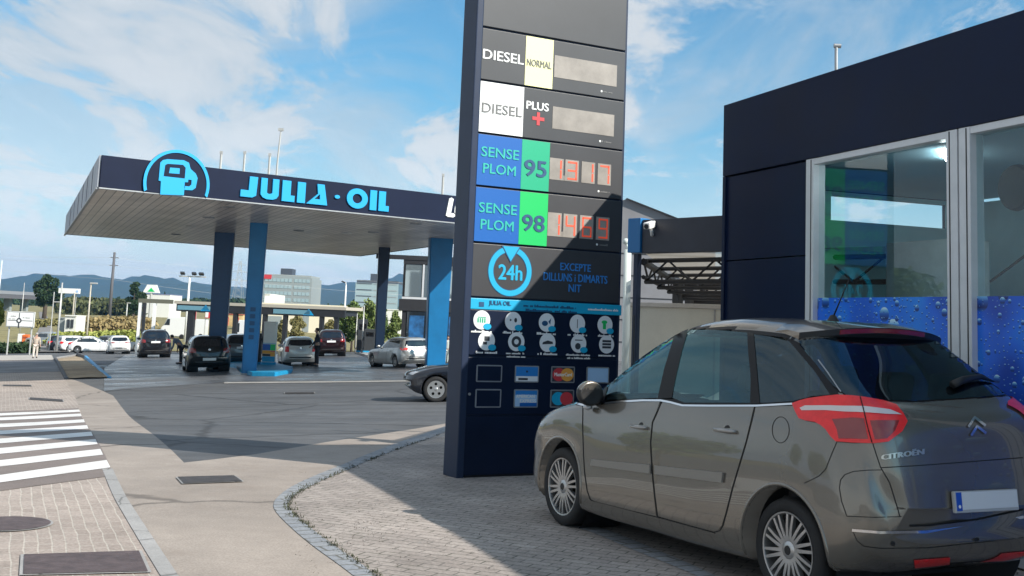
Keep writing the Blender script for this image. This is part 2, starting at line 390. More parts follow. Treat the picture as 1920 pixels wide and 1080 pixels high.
for k in range(340):
    px, py = rw_.uniform(560, 1000), rw_.uniform(860, 1078); p = gp(px, py)
    if rw_.random() < .35: p = gp(rw_.gauss(690, 45), rw_.gauss(985, 22))
    if 845 < px < 1010 and py < 900: continue
    tuft(p.x, p.y, rw_.uniform(.006, .02), rw_.randint(1, 4), .012)
me = bpy.data.meshes.new('leaf_litter'); me.from_pydata(vs_, [], fs_); me.materials.append(mat('litter_brown', (.06, .05, .04), .9, var=.5, vscale=30)); o = bpy.data.objects.new('leaf_litter', me); COL.objects.link(o); tag(o, 'dry bits of leaf and dirt scattered on the grey pavers', 'litter', kind='stuff')
# pavement on the left
M_sett = brickmat('pavement_setts', (.345, .29, .255), (.42, .355, .315), (.50, .455, .40), .21, .088, .006, math.atan2(edge[-2].y-edge[-4].y, edge[-2].x-edge[-4].x)*-1, .9, .28, .6)
far_l = gp(0, 676).to_2d()
leftx = -26
pav = edge + [edge_near, Vector((leftx, -3)), Vector((leftx-14, 60))] + [far_l]
drape('pavement', pav, M_sett, .005)
M_kerb = groundmat('kerb_stone', (.33, .325, .32), .85, .15, .2, 5, cracks=.9)
def offset_path(p, d):
    o = []
    for i, a in enumerate(p):
        t = (p[min(i+1, len(p)-1)]-p[max(i-1, 0)]).normalized(); o.append(a+Vector((-t.y, t.x))*d)
    return o
ke = smooth_path(edge[5:] + [edge_near], 4)
drape('pavement_kerb', offset_path(ke, .02) + offset_path(ke, -.085)[::-1], M_kerb, .010)
# zebra
M_red = groundmat('crossing_asphalt', (.205, .17, .155), .85, .2, .15, 7, rlo=.7)
zl, zr = G2([(0, 772), (147, 766), (214, 893), (0, 922)]), None
def ext(a, b, d): return b + (b-a).normalized()*d
q = zl
drape('crossing', [ext(q[1], q[0], 9), q[1], q[2], ext(q[2], q[3], 9)], M_red, .009)
M_white = groundmat('road_paint', (.74, .73, .71), .7, .08, .12, 3, rlo=.55, stain=(.50, .46, .43))
for L0, L1, r0, r1 in (((0, 776), (0, 780.5), (148, 769), (150, 773)), ((0, 784), (0, 789.5), (151, 776.5), (153, 781.5)), ((0, 796), (0, 802.5), (157, 787.5), (159, 793)), ((0, 809), (0, 816), (163, 798.5), (166, 805)),
                       ((0, 824), (0, 833), (171, 811), (174, 818.5)), ((0, 842), (0, 853), (179, 825), (183, 834.5)), ((0, 865), (0, 877), (188, 843.5), (193, 854.5)), ((0, 893), (0, 907), (200, 864.5), (207, 878.5))):
    a, b, c, d = G2([L0, r0, r1, L1])
    drape('zebra_stripe', [ext(b, a, 9), b, c, ext(c, d, 9)], M_white, .013)
# dark strip across the pavement farther off, pale walk behind it
M_dkstrip = groundmat('dark_strip_surface', (.085, .088, .10), .75, .2, .2, 11, rlo=.5)
a = G2([(0, 700), (118, 697), (101, 676), (0, 677)])
drape('dark_strip', [ext(a[1], a[0], 30), a[1], a[2], ext(a[2], a[3], 30)], M_dkstrip, .012)
M_pale = groundmat('pale_paving', (.45, .42, .38), .85, .1, .12, 13)
a = G2([(0, 676), (101, 675), (97, 666), (0, 667)])
drape('walkway', [ext(a[1], a[0], 30), a[1], a[2], ext(a[2], a[3], 30)], M_pale, .02)
# field beyond the car park, road climbing away on the left
M_field = groundmat('dry_field', (.23, .20, .085), .95, .3, .35, 21, rlo=.95)
for_field = [Vector((-1800, 112)), Vector((-58, 112)), Vector((-30, 110)), Vector((60, 120)), Vector((400, 150)), Vector((900, 1400)), Vector((-1800, 1400))]
drape('field', for_field, M_field, .06)
M_grass = groundmat('verge_grass', (.13, .15, .06), .95, .3, .3, 22, rlo=.95)
drape('grass_verge', [Vector((-160, 92)), Vector((-45, 92)), Vector((-49, 111)), Vector((-160, 111))], M_grass, .03)
M_road3 = groundmat('grey_road', (.21, .20, .19), .9, .15, .15, 23)
drape('road', [Vector((-44, 104)), Vector((-38, 104))] + [at(104, 630, 130).to_2d(), at(97, 606, 190).to_2d(), at(84, 590, 330).to_2d(), at(72, 590, 330).to_2d(), at(76, 606, 190).to_2d(), at(66, 630, 130).to_2d()], M_road3, .12)
# metal covers let into the ground
M_iron = mat('rusty_iron', (.115, .085, .085), .6, .35, var=.35, vscale=9, bump=.4, bscale=35)
M_iron2 = mat('dark_iron', (.075, .065, .062), .55, .5, var=.35, vscale=12, bump=.4, bscale=35)
def cover(name, px, label, m_, round_=False):
    if round_:
        c = gp(*px[0]); pts = [Vector((c.x+px[1]*math.cos(2*math.pi*i/28), c.y+px[1]*math.sin(2*math.pi*i/28))) for i in range(28)]
    else: pts = G2(px)
    c = sum(pts, Vector((0, 0)))/len(pts)
    rim = [c+(p-c)*1.06 for p in pts]
    root = empty(name, (0, 0, 0), label, 'manhole cover', group='metal covers let into the ground')
    drape('rim', rim, M_kerb, .0135, None, root); drape('lid', pts, m_, .0175, None, root)
cover('manhole_cover', [(333, 897), (438, 894), (454, 905), (344, 909)], 'rusty rectangular cover in the beige concrete apron beyond the zebra', M_iron2)
cover('manhole_cover', [(45, 1044), (260, 1037), (277, 1076), (43, 1081)], 'large reddish brown rectangular cover in the pavement, nearest the viewer', M_iron)
cover('manhole_cover', [(12, 985), .31], 'round rusty cover cut off by the left edge of the view', M_iron, True)
cover('manhole_cover', [(56, 746), (117, 750), (118, 754), (55, 750)], 'narrow iron drain cover in the pavement just beyond the zebra', M_iron2)
cover('manhole_cover', [(6, 722), (58, 722.5), (58, 725), (6, 724.5)], 'thin far iron cover in the pavement near the dark strip', M_iron2)
cover('manhole_cover', [(534, 736.5), (588, 736), (590, 738.5), (534, 739)], 'small drain cover in the asphalt before the blue pump island', M_iron2)
# raised planter between pavement and forecourt
pl_px = [(104, 674), (124, 711), (205, 709), (172, 676), (145, 668)]
P = [gp(*q) for q in pl_px]
root = empty('planter', P[0], 'low kerbed bed of bare earth with a blue painted side by the forecourt', 'planter')
def loc(p): return Vector(p)-root.location
M_bluep = mat('blue_paint', (.02, .30, .62), .5, var=.15)
M_earth = groundmat('bare_earth', (.34, .26, .17), .95, .35, .4, 31, rlo=.95)
M_dkerb = mat('dark_kerb', (.10, .10, .11), .8, var=.3, vscale=4)
def wall(name, a, b, h0, h1, th, m_, parent, o_=Vector((0, 0, 0))):
    bm = NB(); a = Vector(a); b = Vector(b); t = (b-a).normalized(); nrm = Vector((-t.y, t.x, 0))*th/2
    vs = []
    for p, h in ((a, h0), (b, h1)):
        for s in (-1, 1):
            for z in (-.1, h): vs.append(bm.verts.new(p+nrm*s+Vector((0, 0, z))-o_))
    for f in ((0, 1, 3, 2), (4, 6, 7, 5), (0, 4, 5, 1), (2, 3, 7, 6), (1, 5, 7, 3), (0, 2, 6, 4)): bm.faces.new([vs[i] for i in f])
    bmesh.ops.bevel(bm, geom=bm.edges[:], offset=.015, segments=1, affect='EDGES')
    return obj(name, bm, m_, parent)
wall('kerb', P[0], P[1], .14, .08, .14, M_dkerb, root, root.location)
wall('kerb', P[4], P[0], .16, .14, .14, M_kerb, root, root.location)
wall('side_wall', P[4], P[3]*.6+P[4]*.4, .26, .20, .16, M_dkerb, root, root.location)
wall('side_wall', P[3]*.6+P[4]*.4, P[2], .20, .05, .16, M_bluep, root, root.location)
bm = NB(); vs = [bm.verts.new(q-root.location+Vector((0, 0, .03))) for i, q in enumerate([P[0], P[1], P[2], P[3], P[4]])]; bm.faces.new(vs)
bmesh.ops.subdivide_edges(bm, edges=bm.edges[:], cuts=5, use_grid_fill=True); bmesh.ops.triangulate(bm, faces=bm.faces[:])
for v in bm.verts: v.co.z += random.uniform(0, .03)
obj('soil', bm, M_earth, root, True)
b0, b1 = gp(178, 684), gp(196, 692)
o = tag(obj('litter_sheet', (lambda b: (box(b, (0, 0, .03), (.7, .35, .05), .4, .01), b)[1])(NB()), mat('white_plastic', (.75, .78, .8), .5)), 'white flat sheet lying beside the blue planter side', 'sheet'); o.location = (b0+b1)/2
# ================================================================== PRICE TOTEM
M_navy = mat('navy_panel', (.004, .010, .030), .40, var=.2, vscale=2, spec=.25)
M_navyside = mat('navy_side', (.016, .028, .062), .45, var=.15, vscale=2, spec=.3)
M_grey = mat('glare_grey_panel', (.035, .037, .043), .46, var=.15, vscale=1.3)  # navy panel greyed by sun and sky glare, put into the colour
M_black = mat('black_trim', (.008, .008, .010), .5)
M_steel = mat('grey_steel', (.35, .36, .37), .45, .6, var=.15)
M_whitep = mat('white_print', (.78, .79, .78), .5)
M_cyan = mat('cyan_print', (.004, .36, .60), .45)
M_blue = mat('blue_print', (.002, .105, .40), .4)
M_green = mat('green_print', (.006, .50, .12), .4)
M_teal = mat('teal_print', (.01, .38, .20), .4)
M_tealtext = mat('teal_text', (.02, .42, .36), .45)
M_dkblue = mat('dark_blue_print', (.01, .07, .17), .5)
M_greytext = mat('grey_print', (.16, .16, .16), .5)
M_yellow = mat('glare_pale_yellow', (.82, .80, .42), .45)  # yellow plate bleached by sun glare, the paleness is in the colour
M_red_ = mat('red_print', (.55, .04, .05), .5)
M_screen = mat('sun_washed_screen', (.27, .245, .22), .55, var=.25, vscale=3.2)  # display washed out by the sun, painted as its base colour
M_ledred = mat('led_red', (.78, .09, .04), .5, emit=.22)
M_orange = mat('orange_print', (.75, .34, .05), .5)
TA = 29.0
TB = gp(868, 897); TW, TD, TH = 1.95, .30, 6.3
tot = empty('price_totem', (TB.x, TB.y, TB.z), 'tall navy fuel price totem with coloured fuel rows and a 24h panel', 'price sign', R(TA))
bm = NB(); bx(bm, 0, TW, .03, TD, .02, TH, .01); obj('core', bm, M_navyside, tot)
bm = NB(); bx(bm, -.085, 0, -.012, TD+.02, .0, TH+.02, .012); obj('side_post', bm, M_navyside, tot)
bm = NB(); bx(bm, TW, TW+.035, .02, TD, .0, TH+.02, .008); obj('side_post', bm, M_navyside, tot)
bm = NB(); bx(bm, .03, TW-.03, .02, TD-.04, -.05, .03); obj('plinth', bm, M_black, tot)
rows = [(0.03, .65), (.67, 1.285), (1.31, 1.80), (1.945, 2.525), (2.545, 3.15), (3.17, 3.745), (3.765, 4.345), (4.365, 4.95), (4.975, 6.28)]
Z = lambda n: (rows[n][0], rows[n][1])
def pan(x0, x1, z0, z1, m_, name='panel', y=0., d=.03, parent=None, bev=.006):
    bm = NB(); bx(bm, x0, x1, y, y+d, z0, z1, bev); return obj(name, bm, m_, parent or tot)
def flat(parent, name, bm, m_, y): 
    for v in bm.verts: v.co.y += y
    return obj(name, bm, m_, parent)
def txt(parent, t, x0, z0, x1, z1, m_, y=0., bold=0, shear=0, d=.003, name='lettering'):
    return flat(parent, name, text_bm(t, x0, z0, x1, z1, d, bold, shear), m_, y)
def plate(parent, name, poly, m_, y=0., d=.003, holes=()):
    bm = NB(); prism(bm, poly, d, holes=holes); return flat(parent, name, bm, m_, y)
def rect(x0, z0, x1, z1): return [(x0, z0), (x1, z0), (x1, z1), (x0, z1)]
for k in (0, 1): pan(0, TW, *rows[k], M_navy)
pan(0, TW, rows[2][0], 1.80, M_navy)
pan(0, TW, *rows[3], M_grey, 'night_hours_panel')
pan(0, TW, *rows[8], M_grey, 'top_panel')
def scribble(parent, x0, x1, z, h, m_, y, seed=0, lines_=1):
    # caption too small to read in the photograph: rows of tiny strokes
    r = random.Random(seed); bm = NB()
    for l in range(lines_):
        x = x0
        while x < x1:
            wd = h*r.uniform(.25, .6)
            if r.random() > .14:
                hh = h*r.choice((.55, .6, .6, .9)); prism(bm, rect(x, z-l*h*1.5, x+wd, z-l*h*1.5+hh), .002)
            x += wd+h*.12
    return flat(parent, 'caption', bm, m_, y)
def fuel_row(k, a, b, split=.565, s2=.935, left=None, mid=None):
    z0, z1 = rows[k]
    pn = pan(0, TW, z0, z1, M_grey, 'price_row')
    if left: pan(0.004, split, z0+.004, z1-.004, left, 'fuel_name_plate', -.004, .006, pn, 0)
    if mid: pan(split+.002, s2, z0+.004, z1-.004, mid, 'grade_plate', -.004, .006, pn, 0)
    bm = NB(); prism(bm, circ(1.62, z0+.07, .013, 12), .002); flat(pn, 'dot', bm, M_whitep, -.001)
    scribble(pn, 1.645, 1.77, z0+.06, .024, M_greytext, -.001, k)
    return pn, z0, z1
SEG = {'0': 'abcdef', '1': 'bc', '2': 'abged', '3': 'abgcd', '4': 'fgbc', '5': 'afgcd', '6': 'afgedc', '7': 'abc', '8': 'abcdefg', '9': 'abcdfg'}
def digits(pn, z0, txt_, zc=None, hh=.245, lit=M_ledred):
    zc = z0+.285 if zc is None else zc
    xs = (.94, 1.15, 1.375, 1.60)
    for i, (c, x) in enumerate(zip(txt_, xs)):
        wd = .185
        sc = plate(pn, 'digit_screen', rect(x, zc-hh/2, x+wd, zc+hh/2), M_screen, -.001, .003)
        bm = NB(); a, b = x+.03, x+wd-.022; lo, hi = zc-hh/2+.018, zc+hh/2-.018; t = .022
        R_ = {'a': rect(a, hi-t, b, hi), 'd': rect(a, lo, b, lo+t), 'g': rect(a, zc-t/2, b, zc+t/2), 'b': rect(b-t, zc+.004, b, hi), 'c': rect(b-t, lo, b, zc-.004), 'f': rect(a, zc+.004, a+t, hi), 'e': rect(a, lo, a+t, zc-.004)}
        for s in SEG[c]:
            p_ = R_[s]; cx = sum(q[0] for q in p_)/4; cz = sum(q[1] for q in p_)/4
            prism(bm, [(cx+(q[0]-cx)*.93, cz+(q[1]-cz)*.93) for q in p_], .002)
        flat(pn, 'lit_segments', bm, lit, -.0045)
    plate(pn, 'decimal_point', rect(1.128, zc-hh/2, 1.146, zc-hh/2+.06), M_screen, -.001)
# diesel normal
pn, z0, z1 = fuel_row(7, None, None, mid=M_yellow)
txt(pn, 'DIESEL', .015, z0+.235, .545, z0+.345, M_whitep, -.002, .009)
txt(pn, 'NORMAL', .585, z0+.235, .915, z0+.315, M_greytext, -.006, .006)
plate(pn, 'price_screen', rect(.955, z0+.15, 1.83, z0+.41), M_screen, -.001)
# diesel plus
pn, z0, z1 = fuel_row(6, None, None, left=M_whitep)
txt(pn, 'DIESEL', .03, z0+.225, .545, z0+.335, M_greytext, -.006, .005)
txt(pn, 'PLUS', .60, z0+.335, .90, z0+.425, M_whitep, -.002, .015)
cx_, cz_ = .765, z0+.235
plate(pn, 'red_cross', [(cx_+a*.02+e*.06, cz_+b*.02+f*.055) for a, b, e, f in ((-1, -1, 0, -1), (1, -1, 0, -1), (1, -1, 0, 0), (1, -1, 1, 0), (1, 1, 1, 0), (1, 1, 0, 0), (1, 1, 0, 1), (-1, 1, 0, 1), (-1, 1, 0, 0), (-1, 1, -1, 0), (-1, -1, -1, 0), (-1, -1, 0, 0))], M_red_, -.002)
plate(pn, 'price_screen', rect(.955, z0+.145, 1.81, z0+.405), M_screen, -.001)
for k, gr, m2, price in ((5, '95', M_teal, '1317'), (4, '98', M_green, '1469')):
    pn, z0, z1 = fuel_row(k, None, None, left=M_blue, mid=m2)
    txt(pn, 'SENSE', .045, z0+.325, .53, z0+.435, M_tealtext, -.006, .008)
    txt(pn, 'PLOM', .075, z0+.14, .495, z0+.25, M_tealtext, -.006, .008)
    txt(pn, gr, .60, z0+.16, .90, z0+.345, M_dkblue, -.006, .012)
    digits(pn, z0, price, z0+.275 if k == 5 else z0+.26, .25 if k == 5 else .27)
# 24h panel
z0 = rows[3][0]
pn = [o for o in bpy.data.objects if o.name == 'night_hours_panel'][0]
cx, cz = .475, z0+.295
plate(pn, 'ring_edge', circ(cx, cz, .283, 48), M_dkblue, -.001, .002, [circ(cx, cz, .207, 48)])
plate(pn, 'ring', circ(cx, cz, .275, 48), M_cyan, -.003, .003, [circ(cx, cz, .215, 48)])
plate(pn, 'ring_arrow', [(cx-.125, z0+.575), (cx+.125, z0+.575), (cx, z0+.39)], M_dkblue, -.005, .002)
plate(pn, 'ring_arrow', [(cx-.105, z0+.57), (cx+.105, z0+.57), (cx, z0+.405)], M_cyan, -.0065, .003)
txt(pn, '24h', .325, z0+.20, .635, z0+.365, M_cyan, -.001, .012)
M_bluetxt = mat('blue_text', (.03, .22, .60), .5)
txt(pn, 'EXCEPTE', 1.13, z0+.345, 1.545, z0+.43, M_bluetxt, -.001, .006)
txt(pn, 'DILLUNS i DIMARTS', .91, z0+.22, 1.78, z0+.31, M_bluetxt, -.001, .006)
txt(pn, 'NIT', 1.25, z0+.105, 1.42, z0+.19, M_bluetxt, -.001, .006)
# service board
pn = pan(-.01, 1.99, 1.805, 1.925, M_cyan, 'service_header', -.006, .03)
plate(pn, 'pump_mark', rect(.10, 1.835, .16, 1.885), M_dkblue, -.008)
txt(pn, 'JULIA OIL', .22, 1.845, .50, 1.905, M_dkblue, -.008, .012)
scribble(pn, .66, 1.36, 1.855, .032, M_dkblue, -.008, 77, 2)
scribble(pn, 1.5, 1.93, 1.85, .03, M_whitep, -.008, 78)
M_disc = mat('disc_white', (.72, .75, .77), .5)
M_ink = mat('dark_ink', (.03, .035, .045), .6)
rr = random.Random(5)
for r_, (zc, xs) in enumerate(((1.69, (.145, .54, .975, 1.385, 1.765)), (1.465, (.215, .59, .995, 1.41, 1.795)))):
    for i, x in enumerate(xs):
        d = plate(tot, 'service_disc', circ(x, zc, .104, 28), M_disc, -.001)
        bm = NB()
        kind = r_*5+i
        if kind == 0:
            for k in range(4): prism(bm, rect(x-.055+k*.028, zc-.03, x-.038+k*.028, zc+.02), .002)
            prism(bm, rect(x-.05, zc+.025, x+.05, zc+.034), .002)
        elif kind == 1: prism(bm, circ(x+.03, zc+.012, .018, 10, rz=.026), .002); prism(bm, circ(x-.035, zc+.012, .012, 8), .002)
        elif kind == 2: prism(bm, circ(x-.025, zc-.01, .04, 12, rz=.03), .002); prism(bm, [(x+.02, zc+.01), (x+.055, zc+.05), (x+.045, zc-.02)], .002)
        elif kind == 3: prism(bm, rect(x-.006, zc-.05, x+.004, zc+.05), .002)
        elif kind == 4: prism(bm, circ(x-.01, zc+.03, .04, 10, rz=.022), .002); prism(bm, rect(x-.03, zc-.05, x+.012, zc+.01), .002)
        elif kind == 5: prism(bm, rect(x-.03, zc+.0, x+.035, zc+.05), .002); prism(bm, rect(x-.045, zc-.04, x+.005, zc-.008), .002)
        elif kind == 6: prism(bm, circ(x, zc, .062, 20), .002, holes=[circ(x, zc, .03, 14)])
        elif kind == 7: prism(bm, [(x-.07, zc-.02), (x-.06, zc+.005), (x+.0, zc+.025), (x+.065, zc+.012), (x+.07, zc-.012)], .002)
        elif kind == 8: prism(bm, circ(x-.01, zc-.03, .038, 10), .002); prism(bm, rect(x-.05, zc+.035, x+.05, zc+.045), .002)
        else:
            for k in range(3): prism(bm, rect(x-.06, zc-.045+k*.035, x+.06, zc-.02+k*.035), .002)
        flat(d, 'pictogram', bm, [M_teal, M_ink, M_dkblue, M_greytext, M_green, M_ink, M_ink, M_ink, M_ink, M_ink][kind], -.004)
        if kind != 9: plate(d, 'price_bubble', circ(x+.07, zc-.07, .05, 18, rz=.034), M_cyan, -.005)
        scribble(d, x-.125-(.04 if kind == 8 else 0), x+.12+(.04 if kind == 8 else 0), zc-.138, .03 if kind not in (6, 8) else .024, M_whitep, -.001, 200+kind, 2 if kind in (6, 8) else 1)
M_cardblue = mat('card_blue', (.02, .20, .55), .4); M_cardb2 = mat('card_pale_blue', (.35, .55, .78), .4)
for r_, (zl, zh) in enumerate(((1.02, 1.205), (.745, .945))):
    for c_, (xa, xb) in enumerate(((.105, .425), (.585, .895), (1.055, 1.37), (1.53, 1.84))):
        fr = plate(tot, 'payment_card', rrect(xa, zl, xb, zh, .015), M_steel, -.001, .004)
        a, b, lo, hi = xa+.016, xb-.016, zl+.014, zh-.014
        mm = {(0, 1): M_cardblue, (1, 1): M_cardb2, (0, 2): M_ink, (1, 2): M_ink}.get((r_, c_), M_navy)
        cd = plate(fr, 'card', rect(a, lo, b, hi), mm, -.005, .002)
        if (r_, c_) == (0, 1):
            plate(fr, 'card_band', rect(a, lo, b, lo+.055), M_disc, -.007, .001)
            plate(fr, 'star', circ((a+b)/2, hi-.05, .014, 5, 90), M_ink, -.007, .001)
            plate(fr, 'mark', rect(a+.03, lo+.012, a+.15, lo+.035), M_ink, -.0085, .001)
        if (r_, c_) == (0, 2):
            plate(fr, 'left_disc', circ((a+b)/2-.055, (lo+hi)/2, .085, 24, rz=.074), M_red_, -.007, .001)
            plate(fr, 'right_disc', circ((a+b)/2+.055, (lo+hi)/2, .085, 24, rz=.074), M_orange, -.0082, .001)
            txt(fr, 'MasterCard', a+.025, (lo+hi)/2-.018, b-.025, (lo+hi)/2+.022, M_whitep, -.0095, .012, 0, .001)
        if (r_, c_) == (1, 1):
            plate(fr, 'card_band', rect(a, hi-.045, b, hi), M_cardblue, -.007, .001); plate(fr, 'card_band', rect(a+.06, lo, b, lo+.04), M_blue, -.007, .001)
            txt(fr, 'AMERICAN', a+.01, (lo+hi)/2+.005, b-.03, (lo+hi)/2+.042, M_whitep, -.007, .01, 0, .001); txt(fr, 'EXPRESS', a+.06, (lo+hi)/2-.045, b-.01, (lo+hi)/2-.008, M_whitep, -.007, .01, 0, .001)
        if (r_, c_) == (1, 2):
            plate(fr, 'left_disc', circ((a+b)/2-.055, (lo+hi)/2, .085, 24, rz=.074), M_cyan, -.007, .001); plate(fr, 'right_disc', circ((a+b)/2+.055, (lo+hi)/2, .085, 24, rz=.074), M_red_, -.0082, .001)
        if (r_, c_) == (0, 3): plate(fr, 'card_band', rect(a, lo, b, hi), M_cardb2, -.007, .001)
        if (r_, c_) == (1, 3): plate(fr, 'card_band', rect(a, lo, b, hi), M_green, -.007, .001)
bm = NB(); lathe(bm, [(0, 0), (.014, 0), (.016, -.012), (0, -.014)], 12, Matrix.Translation((.03, -.002, .89))); obj('lock', bm, M_steel, tot)
# ================================================================== BUILDING ON THE RIGHT
FA = R(109.0)
FC = at(1361, 260, 13.0); FC.z = gz(FC.x, FC.y)
# local frame: +x runs along the facade towards the viewer, -y faces out to the forecourt
bld = empty('glazed_building', FC, 'navy clad building with white framed windows and blue water drop film', 'building', FA+math.pi)
# local x = (cos(FA+pi), sin) = towards the viewer ; local y = inward? check sign
LX = Vector((math.cos(FA+math.pi), math.sin(FA+math.pi), 0)); LY = Vector((-LX.y, LX.x, 0))
HB = 4.17; LEN = 11.0; DEP = 9.0
sgn = 1 if LY.x > 0 else -1       # inward is +x in the world
M_clad = mat('navy_cladding', (.0035, .0095, .036), .42, var=.25, vscale=.9, rvar=.06, spec=.16)
M_alu = mat('white_aluminium', (.62, .64, .67), .4, .15, var=.06)
M_int = mat('interior_wall', (.42, .66, .68), .7, var=.15, vscale=.8)
M_ceil = mat('interior_ceiling', (.25, .42, .50), .8)
M_lamp = mat('lit_tube', (1, 1, .98), .5, emit=30)
def B(x0, x1, y0, y1, z0, z1, name, m_, parent=bld, bev=0):
    bm = NB(); bx(bm, x0, x1, sgn*y0, sgn*y1, z0, z1, bev); return obj(name, bm, m_, parent)
B(-.02, LEN, -.02, .14, 3.365, HB, 'fascia_panel', M_clad)
DEP = 3.3
B(-.02, LEN, .16, DEP, HB-.25, HB-.02, 'roof', M_clad)
B(0.07, LEN, DEP-.12, DEP, 3.36, HB-.26, 'rear_fascia', M_clad)
B(.045, 1.60, .0, .14, 2.425, 3.345, 'wall_panel', M_clad); B(.045, 1.60, .0, .14, .02, 2.41, 'wall_panel', M_clad)
B(-.02, .04, -.02, .13, 0, 3.36, 'corner_trim', M_clad)
M_glass0 = None
def fpx(px, py, yin):
    d = ray(px, py); o_ = FC + LY*(sgn*yin); tt = (o_-CAM).dot(LY)/d.dot(LY); p_ = CAM+d*tt; return ((p_-FC).dot(LX), p_.z-FC.z)
DI = 3.2
def fxp(px, py, xl):
    d = ray(px, py); o_ = FC + LX*xl; tt = (o_-CAM).dot(LX)/d.dot(LX); p_ = CAM+d*tt; return ((p_-FC).dot(LY)*sgn, p_.z-FC.z)
B(.07, LEN-.1, DI, DI+.1, .0, 3.27, 'inner_wall', M_int)
ya, za = fxp(1556, 421, .05); yb, zb = fxp(1772, 421, .05); zc0 = fxp(1640, 366, .05)[1]
ya, yb = max(.3, min(ya, yb)), min(DI-.15, max(ya, yb)); za = (za+zb)/2; zc0 = min(max(zc0, za+.2), 3.24)
for x_a, x_b, m_ in ((.0, .05, M_clad), (.053, .07, M_int)):
    B(x_a, x_b, .15, DI, .0, za, 'end_wall', m_); B(x_a, x_b, .15, ya, za+.003, 3.29, 'end_wall', m_); B(x_a, x_b, yb, DI, za+.003, 3.29, 'end_wall', m_); B(x_a, x_b, ya+.003, yb-.003, zc0, 3.29, 'end_wall', m_)
B(.0, .05, .15, DEP, 3.293, HB-.26, 'end_wall', M_clad)
B(.07, LEN-.1, .16, DI, 3.30, 3.355, 'ceiling', M_ceil)
B(.07, LEN-.1, .16, DI, .0, .06, 'floor', M_ceil)
M_glass = glassmat('shop_glass', (.74, .88, .89), .02, .008, see=1)
# drop film
q = bpy.data.materials.new('water_drop_film'); q.use_nodes = True; t = q.node_tree; pb = t.nodes['Principled BSDF']
g_ = N(t, 'ShaderNodeTexCoord'); sp0 = N(t, 'ShaderNodeSeparateXYZ'); t.links.new(g_.outputs['Object'], sp0.inputs[0]); mp = N(t, 'ShaderNodeCombineXYZ'); t.links.new(sp0.outputs[0], mp.inputs[0]); t.links.new(sp0.outputs[2], mp.inputs[1])
colr = (.008, .045, .36)
base = N(t, 'ShaderNodeTexNoise'); base.inputs['Scale'].default_value = 1.1; t.links.new(mp.outputs[0], base.inputs['Vector'])
cc = ramp(t, base.outputs[0], [(.35, (.005, .05, .42)), (.5, (.008, .14, .78)), (.68, (.015, .32, .90))])
for sc_, thr in ((3.4, .36), (8, .27), (20, .24)):
    vo = N(t, 'ShaderNodeTexVoronoi', voronoi_dimensions='2D'); vo.inputs['Scale'].default_value = sc_; vo.inputs['Randomness'].default_value = .9; t.links.new(mp.outputs[0], vo.inputs['Vector'])
    sb = N(t, 'ShaderNodeVectorMath', operation='SUBTRACT'); t.links.new(mp.outputs[0], sb.inputs[0]); t.links.new(vo.outputs['Position'], sb.inputs[1])
    sx = N(t, 'ShaderNodeSeparateXYZ'); t.links.new(sb.outputs[0], sx.inputs[0])
    sc2 = N(t, 'ShaderNodeSeparateColor'); t.links.new(vo.outputs['Color'], sc2.inputs[0])
    rad = math_(t, 'MULTIPLY', math_(t, 'ADD', math_(t, 'MULTIPLY', sc2.outputs[0], .75), .25), thr)
    inside = math_(t, 'MULTIPLY', math_(t, 'LESS_THAN', vo.outputs['Distance'], rad), math_(t, 'GREATER_THAN', sc2.outputs[1], .3))
    h_ = math_(t, 'ADD', math_(t, 'MULTIPLY', math_(t, 'DIVIDE', math_(t, 'MULTIPLY', sx.outputs[1], sc_), rad), .5), .5)
    cc = mixc(t, inside, cc, ramp(t, h_, [(.0, (.012, .12, .50)), (.22, (.003, .015, .14)), (.55, (.01, .10, .48)), (.78, (.18, .48, .80)), (.93, (.55, .78, .92))]))
t.links.new(cc, pb.inputs['Base Color']); pb.inputs['Roughness'].default_value = .3; M_film = q
wins = [(1.62, 3.79), (3.81, 5.98), (6.0, 8.17), (8.19, 10.36)]
FT = 2.005
for i, (a, b) in enumerate(wins):
    fr = NB()
    bx(fr, a, a+.13, -.015*sgn, .12*sgn, .03, 3.36, .004); bx(fr, b-.13, b, -.015*sgn, .12*sgn, .03, 3.36, .004)
    bx(fr, a+.13, b-.13, -.01*sgn, .11*sgn, 3.30, 3.36, .004); bx(fr, a+.13, b-.13, -.01*sgn, .11*sgn, .03, .12, .004)
    wf = obj('window', fr, M_alu, bld)
    # inner glazing bead line
    for ga in (a+.085, b-.095): bm = NB(); bx(bm, ga, ga+.01, -.019*sgn, -.013*sgn, .04, 3.35); obj('frame_groove', bm, M_black, wf)
    bm = NB(); bm.faces.new([bm.verts.new(p) for p in ((a+.13, .05*sgn, .12), (b-.13, .05*sgn, .12), (b-.13, .05*sgn, 3.30), (a+.13, .05*sgn, 3.30))]); obj_raw('pane', bm, M_glass, wf)
    bm = NB(); bx(bm, a+.131, b-.131, .039*sgn, .0415*sgn, .121, FT); obj('film', bm, M_film, wf)
